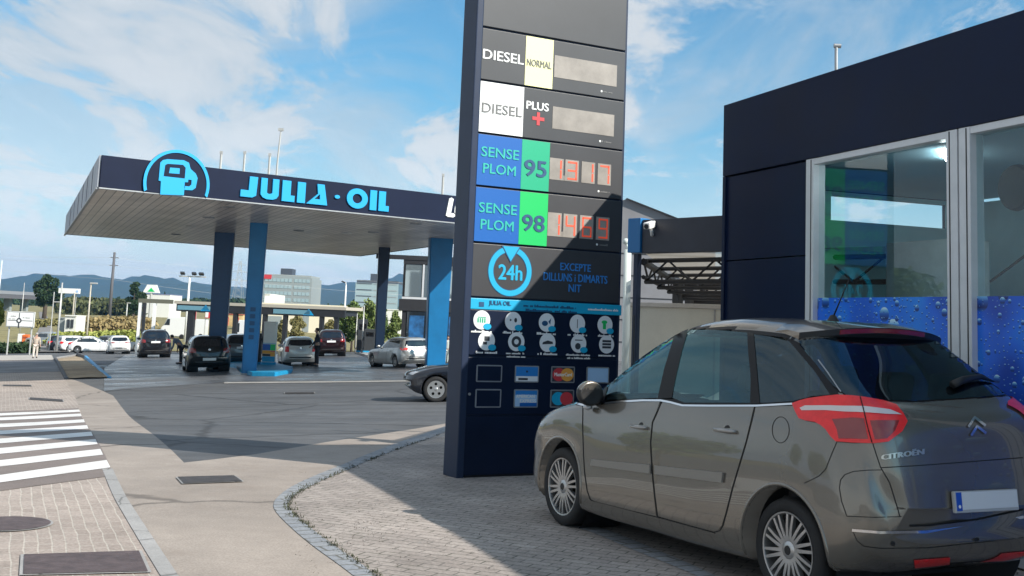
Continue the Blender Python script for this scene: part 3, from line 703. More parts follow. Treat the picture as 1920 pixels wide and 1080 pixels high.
# fittings seen through the glass
def inner(name, label, cat, bm, m_):
    o = tag(obj(name, bm, m_), label, cat); o.matrix_world = Matrix.Translation(FC) @ Matrix.Rotation(FA+math.pi, 4, 'Z'); return o
p0, p1 = fpx(1708, 262, .32), fpx(1769, 272, .32)
bm = NB(); tube(bm, [(p0[0], sgn*.75, 3.26), (p1[0], sgn*.32, 3.26)], .022, 8); inner('tube_lamp', 'white lit tube lamp under the ceiling behind the first window', 'lamp', bm, M_lamp)
p0 = fpx(1899, 351, .4)
bm = NB(); lathe(bm, [(0, 0), (.17, 0), (.185, .02), (.19, .05), (.18, .08), (.12, .10), (0, .10)], 36, Matrix.Translation((p0[0], sgn*.4, p0[1])))
inner('round_fan', 'round black ventilator disc behind the second window', 'fan', bm, mat('fan_black', (.012, .014, .02), .5))
p0, p1 = fpx(1660, 456, 1.4), fpx(1779, 456, 1.4)
bm = NB(); bx(bm, p0[0], p1[0], sgn*1.4, sgn*1.9, .06, p0[1], .02); inner('pale_cabinet', 'pale grey green cabinet standing behind the first window', 'cabinet', bm, mat('cabinet_paint', (.50, .56, .54), .6, var=.1))
# mast and guy wire on the roof
def to_world(x, y, z): return FC + LX*x + LY*(sgn*y) + Vector((0, 0, z))
mt = at(1568, 86, 15.2); mb = Vector((mt.x, mt.y, HB-.05))
bm = NB(); tube(bm, [mb, mt], .022, 8); tube(bm, [mt+Vector((-.03, 0, 0)), mt+Vector((.06, 0, 0))], .03, 8)
tag(obj('roof_mast', bm, M_steel), 'short grey mast standing on the navy building roof', 'mast')
# ================================================================== CANOPY OF THE STATION
M_fascia = mat('canopy_fascia', (.007, .012, .034), .5, var=.15, vscale=.8, spec=.15)
M_fascside = mat('fascia_side', (.30, .32, .36), .5, var=.25, vscale=.7)
M_pill = mat('pillar_blue', (.006, .15, .36), .35, var=.12, vscale=1.5)
M_pilld = mat('pillar_dark_blue', (.006, .018, .045), .35, var=.12)
ZS, ZF = 5.25, 6.27
A0 = at(185, 351, 35.9); A1 = at(862, 418.5, 44.0); ZS = (A0.z + A1.z)/2
fd = (A1-A0); fd.z = 0; fl0 = fd.length; fd.normalize()
FL = 17.6; sd = Vector((math.cos(R(112.4)), math.sin(R(112.4)), 0)); SL = 27.6
O0 = Vector((A0.x, A0.y, 0))
can = empty('station_canopy', (O0.x, O0.y, ZS), 'large flat station canopy with navy fascia, slatted soffit and blue lettering', 'canopy', math.atan2(fd.y, fd.x))
sl = Matrix.Rotation(-math.atan2(fd.y, fd.x), 3, 'Z') @ sd      # side direction in canopy frame
def cq(u, v, z): return Vector((u, 0, z)) + sl*v
HF = at(174, 290, A0.y).z - A0.z
# soffit: shallow boards running front to back
q = bpy.data.materials.new('soffit_boards'); q.use_nodes = True; t = q.node_tree; pb = t.nodes['Principled BSDF']
g_ = N(t, 'ShaderNodeTexCoord'); mp = N(t, 'ShaderNodeSeparateXYZ'); t.links.new(g_.outputs['Object'], mp.inputs[0])
# coordinate across the boards (constant along the side direction)
uu = math_(t, 'SUBTRACT', mp.outputs[0], math_(t, 'MULTIPLY', mp.outputs[1], sl.x/sl.y))
wv = math_(t, 'FRACT', math_(t, 'DIVIDE', uu, .30))
ln = ramp(t, wv, [(.0, (.03, .028, .025)), (.07, (.03, .028, .025)), (.11, (.60, .54, .48)), (.96, (.60, .54, .48)), (1, (.03, .028, .025))])
fl_ = math_(t, 'FLOOR', math_(t, 'DIVIDE', uu, .30)); wn = N(t, 'ShaderNodeTexWhiteNoise', noise_dimensions='1D'); t.links.new(fl_, wn.inputs['W'])
nz = N(t, 'ShaderNodeTexNoise'); nz.inputs['Scale'].default_value = .5; nz.inputs['Detail'].default_value = 6; t.links.new(g_.outputs['Object'], nz.inputs['Vector'])
c_ = mixc(t, 1.0, ln, ramp(t, wn.outputs[0], [(0, (.82,)*3), (1, (1.1,)*3)]), 'MULTIPLY')
c_ = mixc(t, 1.0, c_, ramp(t, nz.outputs[0], [(.3, (.7,)*3), (.7, (1.15,)*3)]), 'MULTIPLY')
t.links.new(c_, pb.inputs['Base Color']); pb.inputs['Roughness'].default_value = .32; M_soff = q
bm = NB(); bm.faces.new([bm.verts.new(cq(u, v, .02)) for u, v in ((.05, .05), (FL-.05, .05), (FL-.05, SL-.05), (.05, SL-.05))])
obj_raw('soffit', bm, M_soff, can)
bm = NB(); bm.faces.new([bm.verts.new(cq(u, v, HF-.12)) for u, v in ((.02, .02), (FL-.02, .02), (FL-.02, SL-.02), (.02, SL-.02))])
bmesh.ops.solidify(bm, geom=bm.faces[:], thickness=.1); obj('roof_deck', bm, M_fascia, can)
def strip(a, b, th, z0, z1, name, m_, parent=can):
    a = Vector(a); b = Vector(b); t_ = (b-a).normalized(); n_ = Vector((t_.y, -t_.x, 0))
    bm = NB(); vs = [bm.verts.new(Vector((p.x, p.y, z))+n_*o) for p in (a, b) for o in (0, th) for z in (z0, z1)]
    for f in ((0, 1, 3, 2), (4, 6, 7, 5), (0, 4, 5, 1), (2, 3, 7, 6), (1, 5, 7, 3), (0, 2, 6, 4)): bm.faces.new([vs[i] for i in f])
    bmesh.ops.bevel(bm, geom=bm.edges[:], offset=.01, segments=1, affect='EDGES')
    return obj(name, bm, m_, parent)
front = strip(cq(0, 0, 0), cq(FL, 0, 0), .06, 0, HF, 'front_fascia', M_fascia)
strip(cq(0, SL, 0), cq(0, .0, 0), .06, 0, HF, 'side_fascia', M_fascside)
strip(cq(FL, 0, 0), cq(FL, SL, 0), .06, 0, HF, 'side_fascia', M_fascia)
strip(cq(FL, SL, 0), cq(0, SL, 0), .06, 0, HF, 'rear_fascia', M_fascia)
strip(cq(-.02, 0, 0), cq(FL, 0, 0), .09, -.05, .0, 'lower_edge_trim', M_steel); strip(cq(0, SL, 0), cq(-.0, .02, 0), .09, -.07, 0, 'lower_edge_trim', M_steel)
for v in (3.0, 6.2, 9.4, 13, 17, 21): strip(cq(-.062, v+.12, 0), cq(-.062, v, 0), .01, .04, HF-.03, 'side_panel_joint', M_fascia)
def cpx(px, py):     # point of the front fascia plane under a picture point
    d = ray(px, py); n_ = Vector((fd.y, -fd.x, 0)); o_ = Vector((O0.x, O0.y, 0)) + n_*.06
    tt = (o_-CAM).dot(n_)/d.dot(n_); p_ = CAM+d*tt; return ((p_-Vector((O0.x, O0.y, 0))).dot(fd), p_.z-ZS)
# logo disc
a = cpx(267, 340); b = cpx(391, 350); cxl = (a[0]+b[0])/2; rl = (b[0]-a[0])/2; top_ = cpx(330, 281)[1]; czl = top_-rl
lg = empty('logo', (0, 0, 0), None, None); lg.parent = can
ang0 = math.degrees(math.asin(max(-1, min(1, (0.0-czl)/rl))))
arc = circ(cxl, czl, rl, 60, ang0, 180-ang0)
plate(lg, 'logo_disc', arc, M_fascia, -.062, .05)
M_logo = mat('logo_cyan', (.004, .34, .68), .4)
ring = circ(cxl, czl, rl, 60, ang0, 180-ang0) + circ(cxl, czl, rl*.91, 60, ang0+2, 180-ang0-2)[::-1]
plate(lg, 'logo_ring', ring, M_logo, -.114, .03)
def lp(cx, cy): return cpx(100+cx/4, 240+cy/4)
body = [lp(*q) for q in ((795, 500), (800, 400), (783, 395), (795, 262), (815, 242), (850, 235), (970, 243), (1010, 262), (1022, 308), (1062, 345), (1075, 378), (1060, 450), (1035, 468), (975, 466), (982, 436), (1012, 440), (1028, 425), (1030, 392), (1005, 388), (1003, 408), (978, 408), (972, 505))]
plate(lg, 'pump_emblem', body, M_logo, -.114, .03, )
plate(lg, 'pump_window', [lp(*q) for q in ((820, 362), (832, 280), (850, 270), (965, 278), (985, 300), (978, 380))], M_fascia, -.1445, .004)
plate(lg, 'pump_display', [lp(*q) for q in ((860, 340), (868, 298), (940, 304), (938, 346))], M_logo, -.149, .004)
# JULIA - OIL lettering built as cut letters
def letter(polys, holes=()):
    return polys
x_a = cpx(449, 370)[0]; x_b = cpx(727, 396)[0]; zb_ = .5*(cpx(449, 370)[1]+cpx(725, 396)[1]); zt_ = .5*(cpx(480, 333)[1]+cpx(705, 357)[1])
LW = x_b-x_a; LH = zt_-zb_
lt = empty('name_lettering', (0, 0, 0), None, None); lt.parent = can
def L(name, pts, holes=()):
    f = lambda p: (x_a+p[0]*LW, zb_+p[1]*LH); plate(lt, name, [f(p) for p in pts], M_logo, -.062, .06, [[f(p) for p in h] for h in holes])
L('letter_j', [(0, .02), (.075, .02), (.098, .12), (.104, 1), (.052, 1), (.05, .34), (.0, .34)])
uo = [(.125, 1), (.125, .22), (.14, .08), (.165, .01), (.205, .01), (.228, .08), (.24, .22), (.24, 1), (.20, 1), (.20, .32), (.187, .27), (.175, .27), (.165, .32), (.165, 1)]
L('letter_u', uo)
L('letter_l', [(.262, 0), (.345, 0), (.345, .30), (.318, .30), (.318, 1), (.262, 1)])
L('letter_i', [(.362, 0), (.415, 0), (.415, 1), (.362, 1)])
L('letter_a', [(.425, 0), (.565, 0), (.54, 1), (.492, 1), (.500, .52)], [[(.478, .26), (.515, .26), (.512, .52)]])
L('dot', circ(.632, .48, .018, 16, rz=.09))
L('letter_o', circ(.772, .5, .074, 40, rz=.5), [circ(.772, .5, .034, 28, rz=.24)])
L('letter_i', [(.862, 0), (.91, 0), (.91, 1), (.862, 1)])
L('letter_l', [(.925, 0), (1.0, 0), (1.0, .28), (.975, .28), (.975, 1), (.925, 1)])
xa = cpx(835, 405)[0]; za = cpx(835, 405)[1]; zc_ = cpx(846, 372)[1]
txt(can, 'LO', xa, za, xa+1.02, zc_, M_whitep, -.062, .03, .25, .04)
M_spot = mat('dull_lamp_glass', (.62, .62, .58), .3)
for (px, py) in ((358, 424), (391, 407), (330, 439), (428, 387), (650, 437), (700, 435), (780, 419), (560, 432)):
    d = ray(px, py); tt = (ZS+.02-CAM.z)/d.z; p_ = CAM+d*tt
    bm = NB(); lathe(bm, [(0, -.02), (.17, -.02), (.20, -.035), (.23, -.03), (.24, .0)], 20, Matrix.Rotation(R(90), 4, 'X'))
    o = obj('soffit_lamp', bm, M_spot if px in (358, 650) else M_steel, can, True); o.location = can.matrix_world.inverted() @ p_ if False else Matrix.Rotation(-math.atan2(fd.y, fd.x), 3, 'Z') @ (p_-Vector((O0.x, O0.y, ZS)))
# pillars: flat blades, wider at the top
def pillar(pxl, pxr, pyb, pyt, Y, m_, label, taper=.82, depth=.9, decal=False):
    pt = at((pxl+pxr)/2, pyt, Y); wdt = (pxr-pxl)/FOC*Y; x, y = pt.x, pt.y; zb = gz(x, y)
    root = empty('canopy_pillar', (x, y, zb), label, 'pillar', R(10), 'blue pillars under the canopy')
    Hh = ZS+.019-zb
    bm = NB(); vs = box(bm, (0, 0, Hh/2), (wdt, depth, Hh))
    for v in vs:
        if v.co.z < Hh/2: v.co.x *= taper; v.co.y *= taper
    bmesh.ops.bevel(bm, geom=[e for e in bm.edges if abs(e.verts[0].co.z-e.verts[1].co.z) > 1], offset=.05, segments=2, affect='EDGES')
    obj('shaft', bm, m_, root, True, 40)
    bm = NB(); bx(bm, -wdt*.46, wdt*.46, -depth*.45, depth*.45, 0, .06); obj('base_plate', bm, M_steel, root)
    return root, wdt, Hh
pillar(404, 440, 660, 440, 55.5, mat('pillar_mid_blue', (.006, .055, .15), .35, var=.1), 'broad navy blue pillar behind the dark hatchback')
pl, wB, hB = pillar(470, 502, 685, 420, 48.6, M_pill, 'blue pillar on the pump island beside the pale pump')
zd = 2.0
bm = NB()
for k in range(5): bx(bm, -.10, .10, -.452*.95-.001, -.44, 2.55-k*.28, 2.72-k*.28)
obj('vertical_marking', bm, M_dkblue, pl)
pillar(710, 731, 640, 467, 62, M_pilld, 'slim dark pillar between the red car and the silver hatchback', .8, .6)
pillar(805, 848, 690, 450, 53.5, M_pill, 'wide bright blue pillar beside the standing man')
# ================================================================== CARS
def crom(P, t):
    # uniform Catmull-Rom over a list of numpy points; t in [0, n-1]
    n = len(P); i = min(int(t), n-2); f = t-i
    a, b, c, d = P[max(i-1, 0)], P[i], P[i+1], P[min(i+2, n-1)]
    if i == 0: a = 2*b-c
    if i == n-2: d = 2*c-b
    return .5*((2*b)+(c-a)*f+(2*a-5*b+4*c-d)*f*f+(3*b-3*c+d-a)*f**3)
def loft(table, ks, kv):
    # table rows: 7 points T E S M L U B each (x, y, z); returns a closed bmesh, mirrored about y=0
    A = [np.array([[p[0], 0, p[1]] if len(p) == 2 else p for p in row], float) for row in table]
    ns = (len(A)-1)*ks+1
    rows = []
    for s in range(ns):
        t = s/ks; C = np.array([crom([a[j] for a in A], t) for j in range(7)])
        C[0][1] = C[6][1] = 0; C[:, 1] = np.maximum(C[:, 1], 0)
        pre = C[1]*[1, -1, 1]; post = C[5]*[1, -1, 1]
        Q = [pre]+list(C)+[post]; line = []
        for j in range(6):
            a, b, c, d = (np.array(q, float) for q in Q[j:j+4])
            # centripetal parametrisation keeps corners from overshooting
            def tj(ti, p, q): return ti+max(1e-4, np.linalg.norm(q-p))**.5
            t0 = 0; t1 = tj(t0, a, b); t2 = tj(t1, b, c); t3 = tj(t2, c, d)
            for k in range(kv):
                u = t1+(t2-t1)*k/kv
                A1 = (t1-u)/(t1-t0)*a+(u-t0)/(t1-t0)*b; A2 = (t2-u)/(t2-t1)*b+(u-t1)/(t2-t1)*c; A3 = (t3-u)/(t3-t2)*c+(u-t2)/(t3-t2)*d
                B1 = (t2-u)/(t2-t0)*A1+(u-t0)/(t2-t0)*A2; B2 = (t3-u)/(t3-t1)*A2+(u-t1)/(t3-t1)*A3
                line.append((t2-u)/(t2-t1)*B1+(u-t1)/(t2-t1)*B2)
        line.append(C[6]); line[0][1] = 0; rows.append(line)
    bm = NB(); n = len(rows[0]); g = []
    for line in rows:
        lv = [bm.verts.new(p) for p in line]
        rv = [lv[0]]+[bm.verts.new((p[0], -p[1], p[2])) for p in line[1:-1]]+[lv[-1]]
        g.append((lv, rv))
    for a, b in zip(g, g[1:]):
        for k in range(n-1):
            bm.faces.new((a[0][k], a[0][k+1], b[0][k+1], b[0][k]))
            bm.faces.new((a[1][k+1], a[1][k], b[1][k], b[1][k+1]))
    for a, rev in ((g[0], False), (g[-1], True)):
        lp_ = a[0]+a[1][1:-1][::-1]
        bm.faces.new(lp_[::-1] if rev else lp_)
    bmesh.ops.recalc_face_normals(bm, faces=bm.faces[:])
    return bm
class Body:
    def __init__(self, table, ks, kv):
        self.bm = loft(table, ks, kv); self.bvh = BVHTree.FromBMesh(self.bm)
    def cast(self, o, d):
        h = self.bvh.ray_cast(Vector(o), Vector(d).normalized())
        return h[0], h[1]
def fill_grid(poly, nx=12, ny=8):
    bm = NB(); bm.faces.new([bm.verts.new((p[0], p[1], 0)) for p in poly])
    xs = [p[0] for p in poly]; ys = [p[1] for p in poly]
    for k in range(1, nx): bmesh.ops.bisect_plane(bm, geom=bm.verts[:]+bm.edges[:]+bm.faces[:], plane_co=(min(xs)+(max(xs)-min(xs))*k/nx, 0, 0), plane_no=(1, 0, 0))
    for k in range(1, ny): bmesh.ops.bisect_plane(bm, geom=bm.verts[:]+bm.edges[:]+bm.faces[:], plane_co=(0, min(ys)+(max(ys)-min(ys))*k/ny, 0), plane_no=(0, 1, 0))
    bmesh.ops.triangulate(bm, faces=[f for f in bm.faces if len(f.verts) > 4])
    return bm
def dense(pts, n=4, closed=True):
    P = [Vector((*p, 0)) for p in pts]; o = []
    m_ = len(P) if closed else len(P)-1
    for i in range(m_):
        a, b = P[i], P[(i+1) % len(P)]
        for k in range(n): o.append((a.lerp(b, k/n)).to_2d())
    if not closed: o.append(P[-1].to_2d())
    return o
def panel(body, poly, caster, off, nx=12, ny=8, mirror=True, thick=0, dens=3):
    # caster maps a 2-D outline point to (origin, direction) in car space
    out = []
    for sgn_ in ((1, -1) if mirror else (1,)):
        bm = fill_grid(dense(poly, dens), nx, ny); cen = sum((Vector(q_) for q_ in poly), Vector((0, 0)))/len(poly)
        for v in bm.verts:
            o, d = caster(v.co.x, v.co.y)
            h, n = body.cast(o, d); k_ = 0
            while h is None and k_ < 14:
                k_ += 1; q0 = Vector(v.co.to_2d()).lerp(cen, .03*k_); o, d = caster(q0.x, q0.y); h, n = body.cast(o, d)
            if h is None:
                dd = Vector(d).normalized(); best = None
                for k in range(60):
                    q_ = Vector(o)+dd*(k*.25)
                    l_, nn, _, ds = body.bvh.find_nearest(q_)
                    if best is None or ds < best[0]: best = (ds, l_, nn)
                h, n = best[1], best[2]
            if n.dot(Vector(d)) > 0: n = -n
            p = h+n*off
            v.co = (p.x, p.y*sgn_, p.z)
        # orient outwards
        for f in bm.faces:
            f.normal_update()
        ref = sum((f.normal*f.calc_area() for f in bm.faces), Vector())
        c = sum((v.co for v in bm.verts), Vector())/len(bm.verts)
        if ref.dot(c-Vector((1.2, 0, .7))) < 0: bmesh.ops.reverse_faces(bm, faces=bm.faces[:])
        if thick: 
            bmesh.ops.solidify(bm, geom=bm.faces[:], thickness=thick)
        out.append(bm)
    return out
def ribbon(pts, w_):
    # 2-D stroke outline
    P = [Vector(p) for p in pts]; L_, R_ = [], []
    for i, p in enumerate(P):
        t_ = (P[min(i+1, len(P)-1)]-P[max(i-1, 0)]).normalized(); n_ = Vector((-t_.y, t_.x))*w_/2
        L_.append(p+n_); R_.append(p-n_)
    return L_+R_[::-1]
def stroke(body, pts, w_, caster, off, mirror=True, n=6):
    P = [Vector(p) for p in dense(pts, n, False)]; out = []
    for sgn_ in ((1, -1) if mirror else (1,)):
        bm = NB(); prev = None
        for i, p in enumerate(P):
            t_ = (P[min(i+1, len(P)-1)]-P[max(i-1, 0)]).normalized(); n_ = Vector((-t_.y, t_.x))*w_/2
            vs = []
            for q_ in (p+n_, p-n_):
                o, d = caster(q_.x, q_.y); h, nn = body.cast(o, d)
                if h is None: vs = None; break
                if nn.dot(Vector(d)) > 0: nn = -nn
                s = h+nn*off; vs.append(bm.verts.new((s.x, s.y*sgn_, s.z)))
            if vs and prev: bm.faces.new((prev[0], prev[1], vs[1], vs[0]) if sgn_ > 0 else (prev[1], prev[0], vs[0], vs[1]))
            prev = vs
        out.append(bm)
    return out
def side_cast(x, z): return (x, 2.5, z), (0, -1, 0)
def rear_cast(y, z): return (-4, y, z), (1, 0, 0)
def front_cast(y, z): return (7, y, z), (-1, 0, 0)
def top_cast(x, y): return (x, y, 4), (0, 0, -1)
M_tyre = mat('tyre_rubber', (.012, .012, .013), .75, bump=.2, bscale=90)
M_rim = mat('alloy_rim', (.50, .50, .50), .32, .85)
M_hubd = mat('wheel_well', (.006, .006, .006), .8)
M_chrome = mat('chrome', (.75, .76, .78), .14, 1)
M_plastic = mat('black_plastic', (.012, .012, .013), .5)
M_cglass = glassmat('car_glass', (.012, .02, .024), .10, .01, ior=1.5)
M_cglass_side = glassmat('hero_side_glass', (.27, .47, .52), .06, .010, 1, 1.5, (.62, .90, 1)); M_cpriv = glassmat('hero_privacy_glass', (.10, .12, .15), .05, .010, 1, 1.5, (.7, .9, 1))
M_cglass_dark = glassmat('privacy_glass', (.004, .005, .008), .06, .01, ior=1.45)
M_gloss = mat('gloss_black', (.006, .006, .007), .12, coat=1)
M_taill = mat('tail_lamp_red', (.80, .016, .02), .3, coat=.25, var=.15, vscale=14)
M_taild = mat('tail_lamp_dark', (.22, .012, .014), .2, coat=1)
M_tailw = mat('lamp_clear', (.62, .56, .55), .2, coat=1)
M_head = mat('headlamp', (.45, .47, .5), .12, .3, 1)
M_plate = mat('number_plate', (.66, .68, .70), .5)
M_eu = mat('plate_blue', (.01, .08, .45), .5)
def paint(name, col, metal=.55, rough=.34): return mat('paint_'+name, col, rough, metal, 1, coatr=.03)
def wheel(root, x, y, r=.315, rimr=.228, wdt=.205, spokes=10, out=1, detail=True, name='wheel', style=0, steer=0):
    # wheel (tyre carcass) > rim ; faces +y if out=1
    mt_ = Matrix.Translation((x, y, r)) @ Matrix.Rotation(R(steer), 4, 'Z') @ Matrix.Scale(out, 4, (0, 1, 0))
    seg = 48 if detail else 20
    bm = NB()
    lathe(bm, [(rimr*.98, -wdt), (r*.93, -wdt), (r, -wdt*.86), (r, -wdt*.14), (r*.985, -.012), (r*.93, .004), (rimr+.012, .006), (rimr, -.004), (rimr*.97, -.03)], seg, mt_)
    wh = obj(name, bm, M_tyre, root, True, 50)
    bm = NB()
    # recessed dark drum
    lathe(bm, [(0, -.09), (rimr*.97, -.09)], seg, mt_, 1)
    lathe(bm, [(rimr*1.0, -.0), (rimr*.955, -.002), (rimr*.93, -.022), (rimr*.92, -.09)], seg, mt_, 0)
    if style == 0:
        for k in range(spokes):
            for s in (-1, 1):
                a = 2*math.pi*k/spokes+s*.11
                a2 = 2*math.pi*k/spokes+s*.20+.08
                c, s2 = math.cos(a), math.sin(a); p0 = Vector((.055*c, -.012, .055*s2)); p1 = Vector((rimr*.94*math.cos(a2), -.006, rimr*.94*math.sin(a2)))
                t_ = (p1-p0).normalized(); n_ = Vector((-t_.z, 0, t_.x)); vs = []
                for p, hw, dp in ((p0, .013, .03), (p0.lerp(p1, .55)+Vector((0, .004, 0)), .010, .03), (p1, .0085, .02)):
                    vs.append([bm.verts.new(mt_ @ (p+n_*hw*e+Vector((0, -dp*f, 0)))) for e, f in ((-1, 0), (1, 0), (1, 1), (-1, 1))])
                for a_, b_ in zip(vs, vs[1:]):
                    for q_ in range(4): bm.faces.new((a_[q_], a_[(q_+1) % 4], b_[(q_+1) % 4], b_[q_]))
        lathe(bm, [(0, -.004), (.03, -.004), (.05, -.010), (.068, -.022), (.075, -.05)], 24, mt_)
    else:
        # full trim disc with holes
        prism(bm, circ(0, 0, rimr*.95, seg), .03, mt_ @ Matrix.Scale(-1, 4, (0, 1, 0)) @ Matrix.Translation((0, .03, 0)), 0, [circ(rimr*.6*math.cos(2*math.pi*k/5+.3), rimr*.6*math.sin(2*math.pi*k/5+.3), rimr*.17, 10) for k in range(5)])
        lathe(bm, [(0, .008), (.035, .006), (.05, -.002)], 16, mt_)
    rim = obj('rim', bm, [M_rim, M_hubd], wh, True, 35)
    if detail and style == 0:
        bm = NB(); lathe(bm, [(0, .0), (.026, .0), (.03, -.006)], 20, mt_); obj('hub_cap', bm, M_plastic, wh)
        bm = NB()
        for k in range(5):
            a = 2*math.pi*k/5; lathe(bm, [(0, -.012), (.009, -.012), (.010, -.03)], 8, mt_ @ Matrix.Translation((.045*math.cos(a), 0, .045*math.sin(a))))
        obj('wheel_nut', bm, M_hubd, wh)
    return wh
def cut_arches(bm, arches, rad, y0=.42, seg=40):
    me = bpy.data.meshes.new('body'); bm.to_mesh(me); bm.free(); o = bpy.data.objects.new('body', me); COL.objects.link(o)
    cb_ = NB()
    for x, z in arches:
        for s in (-1, 1):
            prof = [(0, y0), (rad, y0), (rad, 1.3), (0, 1.3)]
            lathe(cb_, [(r_, s*h) for r_, h in prof], seg, Matrix.Translation((x, 0, z)))
    bmesh.ops.recalc_face_normals(cb_, faces=cb_.faces[:])
    mc = bpy.data.meshes.new('cutter'); cb_.to_mesh(mc); cb_.free(); oc = bpy.data.objects.new('cutter', mc); COL.objects.link(oc)
    md = o.modifiers.new('b', 'BOOLEAN'); md.operation = 'DIFFERENCE'; md.object = oc; md.solver = 'EXACT'
    bpy.context.view_layer.update(); dg = bpy.context.evaluated_depsgraph_get()
    m2 = bpy.data.meshes.new_from_object(o.evaluated_get(dg)); b = NB(); b.from_mesh(m2)
    bpy.data.objects.remove(o); bpy.data.objects.remove(oc); bpy.data.meshes.remove(me); bpy.data.meshes.remove(mc); bpy.data.meshes.remove(m2)
    return b
def addbm(dst, bms):
    for b in bms:
        me = bpy.data.meshes.new('t'); b.to_mesh(me); b.free(); dst.from_mesh(me); bpy.data.meshes.remove(me)
def parts(name, bms, m_, parent, smooth=True, label=None):
    return [obj_raw(name, b, m_, parent, smooth, None, label) for b in bms]
def arch_liner(root, arches, rad, m_=None):
    for x, z in arches:
        for s in (-1, 1):
            bm = NB(); lathe(bm, [(0, s*.425), (rad-.004, s*.425), (rad-.004, s*.80)], 40, Matrix.Translation((x, 0, z)))
            obj_raw('wheel_arch_liner', bm, M_hubd, root, True)
# ------------------------------------------------------------------ the large grey family car
hero_T = [
 [(3.66, .54), (3.63, .42, .54), (3.50, .70, .53), (3.48, .72, .48), (3.5, .69, .42), (3.60, .40, .40), (3.64, .40)],
 [(3.64, .68), (3.56, .50, .67), (3.36, .79, .65), (3.32, .81, .50), (3.34, .79, .28), (3.42, .55, .21), (3.50, .20)],
 [(3.52, .83), (3.42, .56, .82), (3.16, .85, .80), (3.10, .875, .55), (3.10, .86, .22), (3.15, .68, .17), (3.20, .17)],
 [(3.16, .95), (3.10, .60, .94), (2.92, .86, .90), (2.90, .89, .58), (2.90, .88, .20), (2.9, .70, .17), (2.9, .17)],
 [(2.76, 1.06), (2.68, .63, 1.05), (2.60, .85, .97), (2.58, .90, .60), (2.55, .885, .20), (2.55, .72, .17), (2.55, .17)],
 [(2.36, 1.27), (2.24, .66, 1.24), (2.25, .845, 1.00), (2.2, .905, .62), (2.2, .89, .19), (2.2, .74, .17), (2.2, .17)],
 [(1.95, 1.48), (1.84, .65, 1.45), (1.88, .85, 1.03), (1.8, .91, .64), (1.8, .89, .19), (1.8, .74, .17), (1.8, .17)],
 [(1.45, 1.675), (1.38, .64, 1.62), (1.42, .855, 1.06), (1.4, .91, .66), (1.4, .89, .20), (1.4, .74, .17), (1.4, .17)],
 [(.90, 1.74), (.88, .635, 1.68), (.88, .855, 1.09), (.85, .91, .68), (.85, .89, .20), (.85, .74, .18), (.85, .18)],
 [(.38, 1.74), (.38, .63, 1.675), (.34, .855, 1.13), (.30, .915, .70), (.30, .89, .22), (.30, .74, .18), (.30, .18)],
 [(.10, 1.70), (.12, .61, 1.64), (.0, .85, 1.16), (-.06, .915, .72), (-.06, .89, .25), (-.06, .74, .2), (-.06, .2)],
 [(-.12, 1.56), (-.06, .64, 1.53), (-.17, .84, 1.18), (-.25, .91, .72), (-.25, .885, .27), (-.25, .72, .22), (-.25, .22)],
 [(-.36, 1.375), (-.31, .69, 1.36), (-.34, .82, 1.17), (-.40, .89, .72), (-.40, .87, .29), (-.40, .70, .25), (-.40, .23)],
 [(-.55, 1.25), (-.505, .715, 1.24), (-.46, .80, 1.12), (-.54, .865, .70), (-.54, .845, .33), (-.54, .65, .27), (-.54, .26)],
 [(-.72, 1.15), (-.67, .695, 1.13), (-.57, .785, 1.01), (-.63, .825, .68), (-.63, .805, .40), (-.64, .60, .32), (-.64, .30)],
 [(-.785, .90), (-.745, .645, .89), (-.66, .765, .86), (-.70, .785, .66), (-.70, .765, .45), (-.725, .58, .37), (-.73, .35)],
 [(-.81, .66), (-.785, .56, .66), (-.73, .70, .66), (-.74, .71, .60), (-.75, .68, .52), (-.78, .50, .47), (-.80, .46)],
]
HX, HY, HH = 2.5436, 7.9715, math.radians(117.345)
hero = empty('family_car', (HX, HY, gz(HX, HY)), 'bronze grey family car seen from behind, parked beside the price totem', 'car', HH)
HM = Matrix.Translation((HX, HY, 0)) @ Matrix.Rotation(HH, 4, 'Z'); HMI = HM.inverted()
def px_cast(px, py):
    d = HMI.to_3x3() @ ray(px, py); return HMI @ CAM, d
M_hp = mat('paint_bronze_grey', (.178, .161, .138), .27, .6, 1, coatr=.02, var=.06, vscale=1.2)
HB_ = Body(hero_T, 20, 16)
def hp(name, poly, m_, off, nx=14, ny=8, mirror=True, thick=0, parent=None, label=None):
    return parts(name, panel(HB_, poly, px_cast, off, nx, ny, mirror, thick), m_, parent or hero, True, label)
def hs(name, pts, w_, m_, off, mirror=True, parent=None):
    return parts(name, [b for b in stroke(HB_, pts, w_, px_cast, off, mirror) if len(b.faces)], m_, parent or hero)
HA = [(-.06, .33), (2.728, .33)]; HR = .372
dlo = [(1066, 741), (1100, 706), (1138, 669), (1186, 636), (1234, 621), (1280, 613.5), (1345, 615), (1408, 620), (1450, 627), (1487, 637), (1512, 660), (1540, 693), (1572, 741), (1530, 746), (1490, 756), (1420, 759), (1281, 758.5), (1256, 752), (1240, 749.5), (1167, 752), (1094, 759), (1080, 756)]
M_pb = mat('pillar_black', (.014, .014, .016), .45, spec=.2)
G1 = [(1072, 740), (1102, 709), (1141, 672), (1185, 642), (1158, 680), (1134, 713), (1126, 751), (1096, 755), (1082, 752)]
G2_ = [(1197, 637), (1233, 625), (1270, 619.5), (1262, 648), (1248, 694), (1236, 746), (1170, 749), (1134, 751), (1141, 716), (1165, 680)]
G3 = [(1290, 619), (1345, 619.5), (1404, 624.5), (1406, 660), (1411, 705), (1414, 752), (1410, 755.5), (1284, 755), (1259, 745), (1266, 710), (1278, 658)]
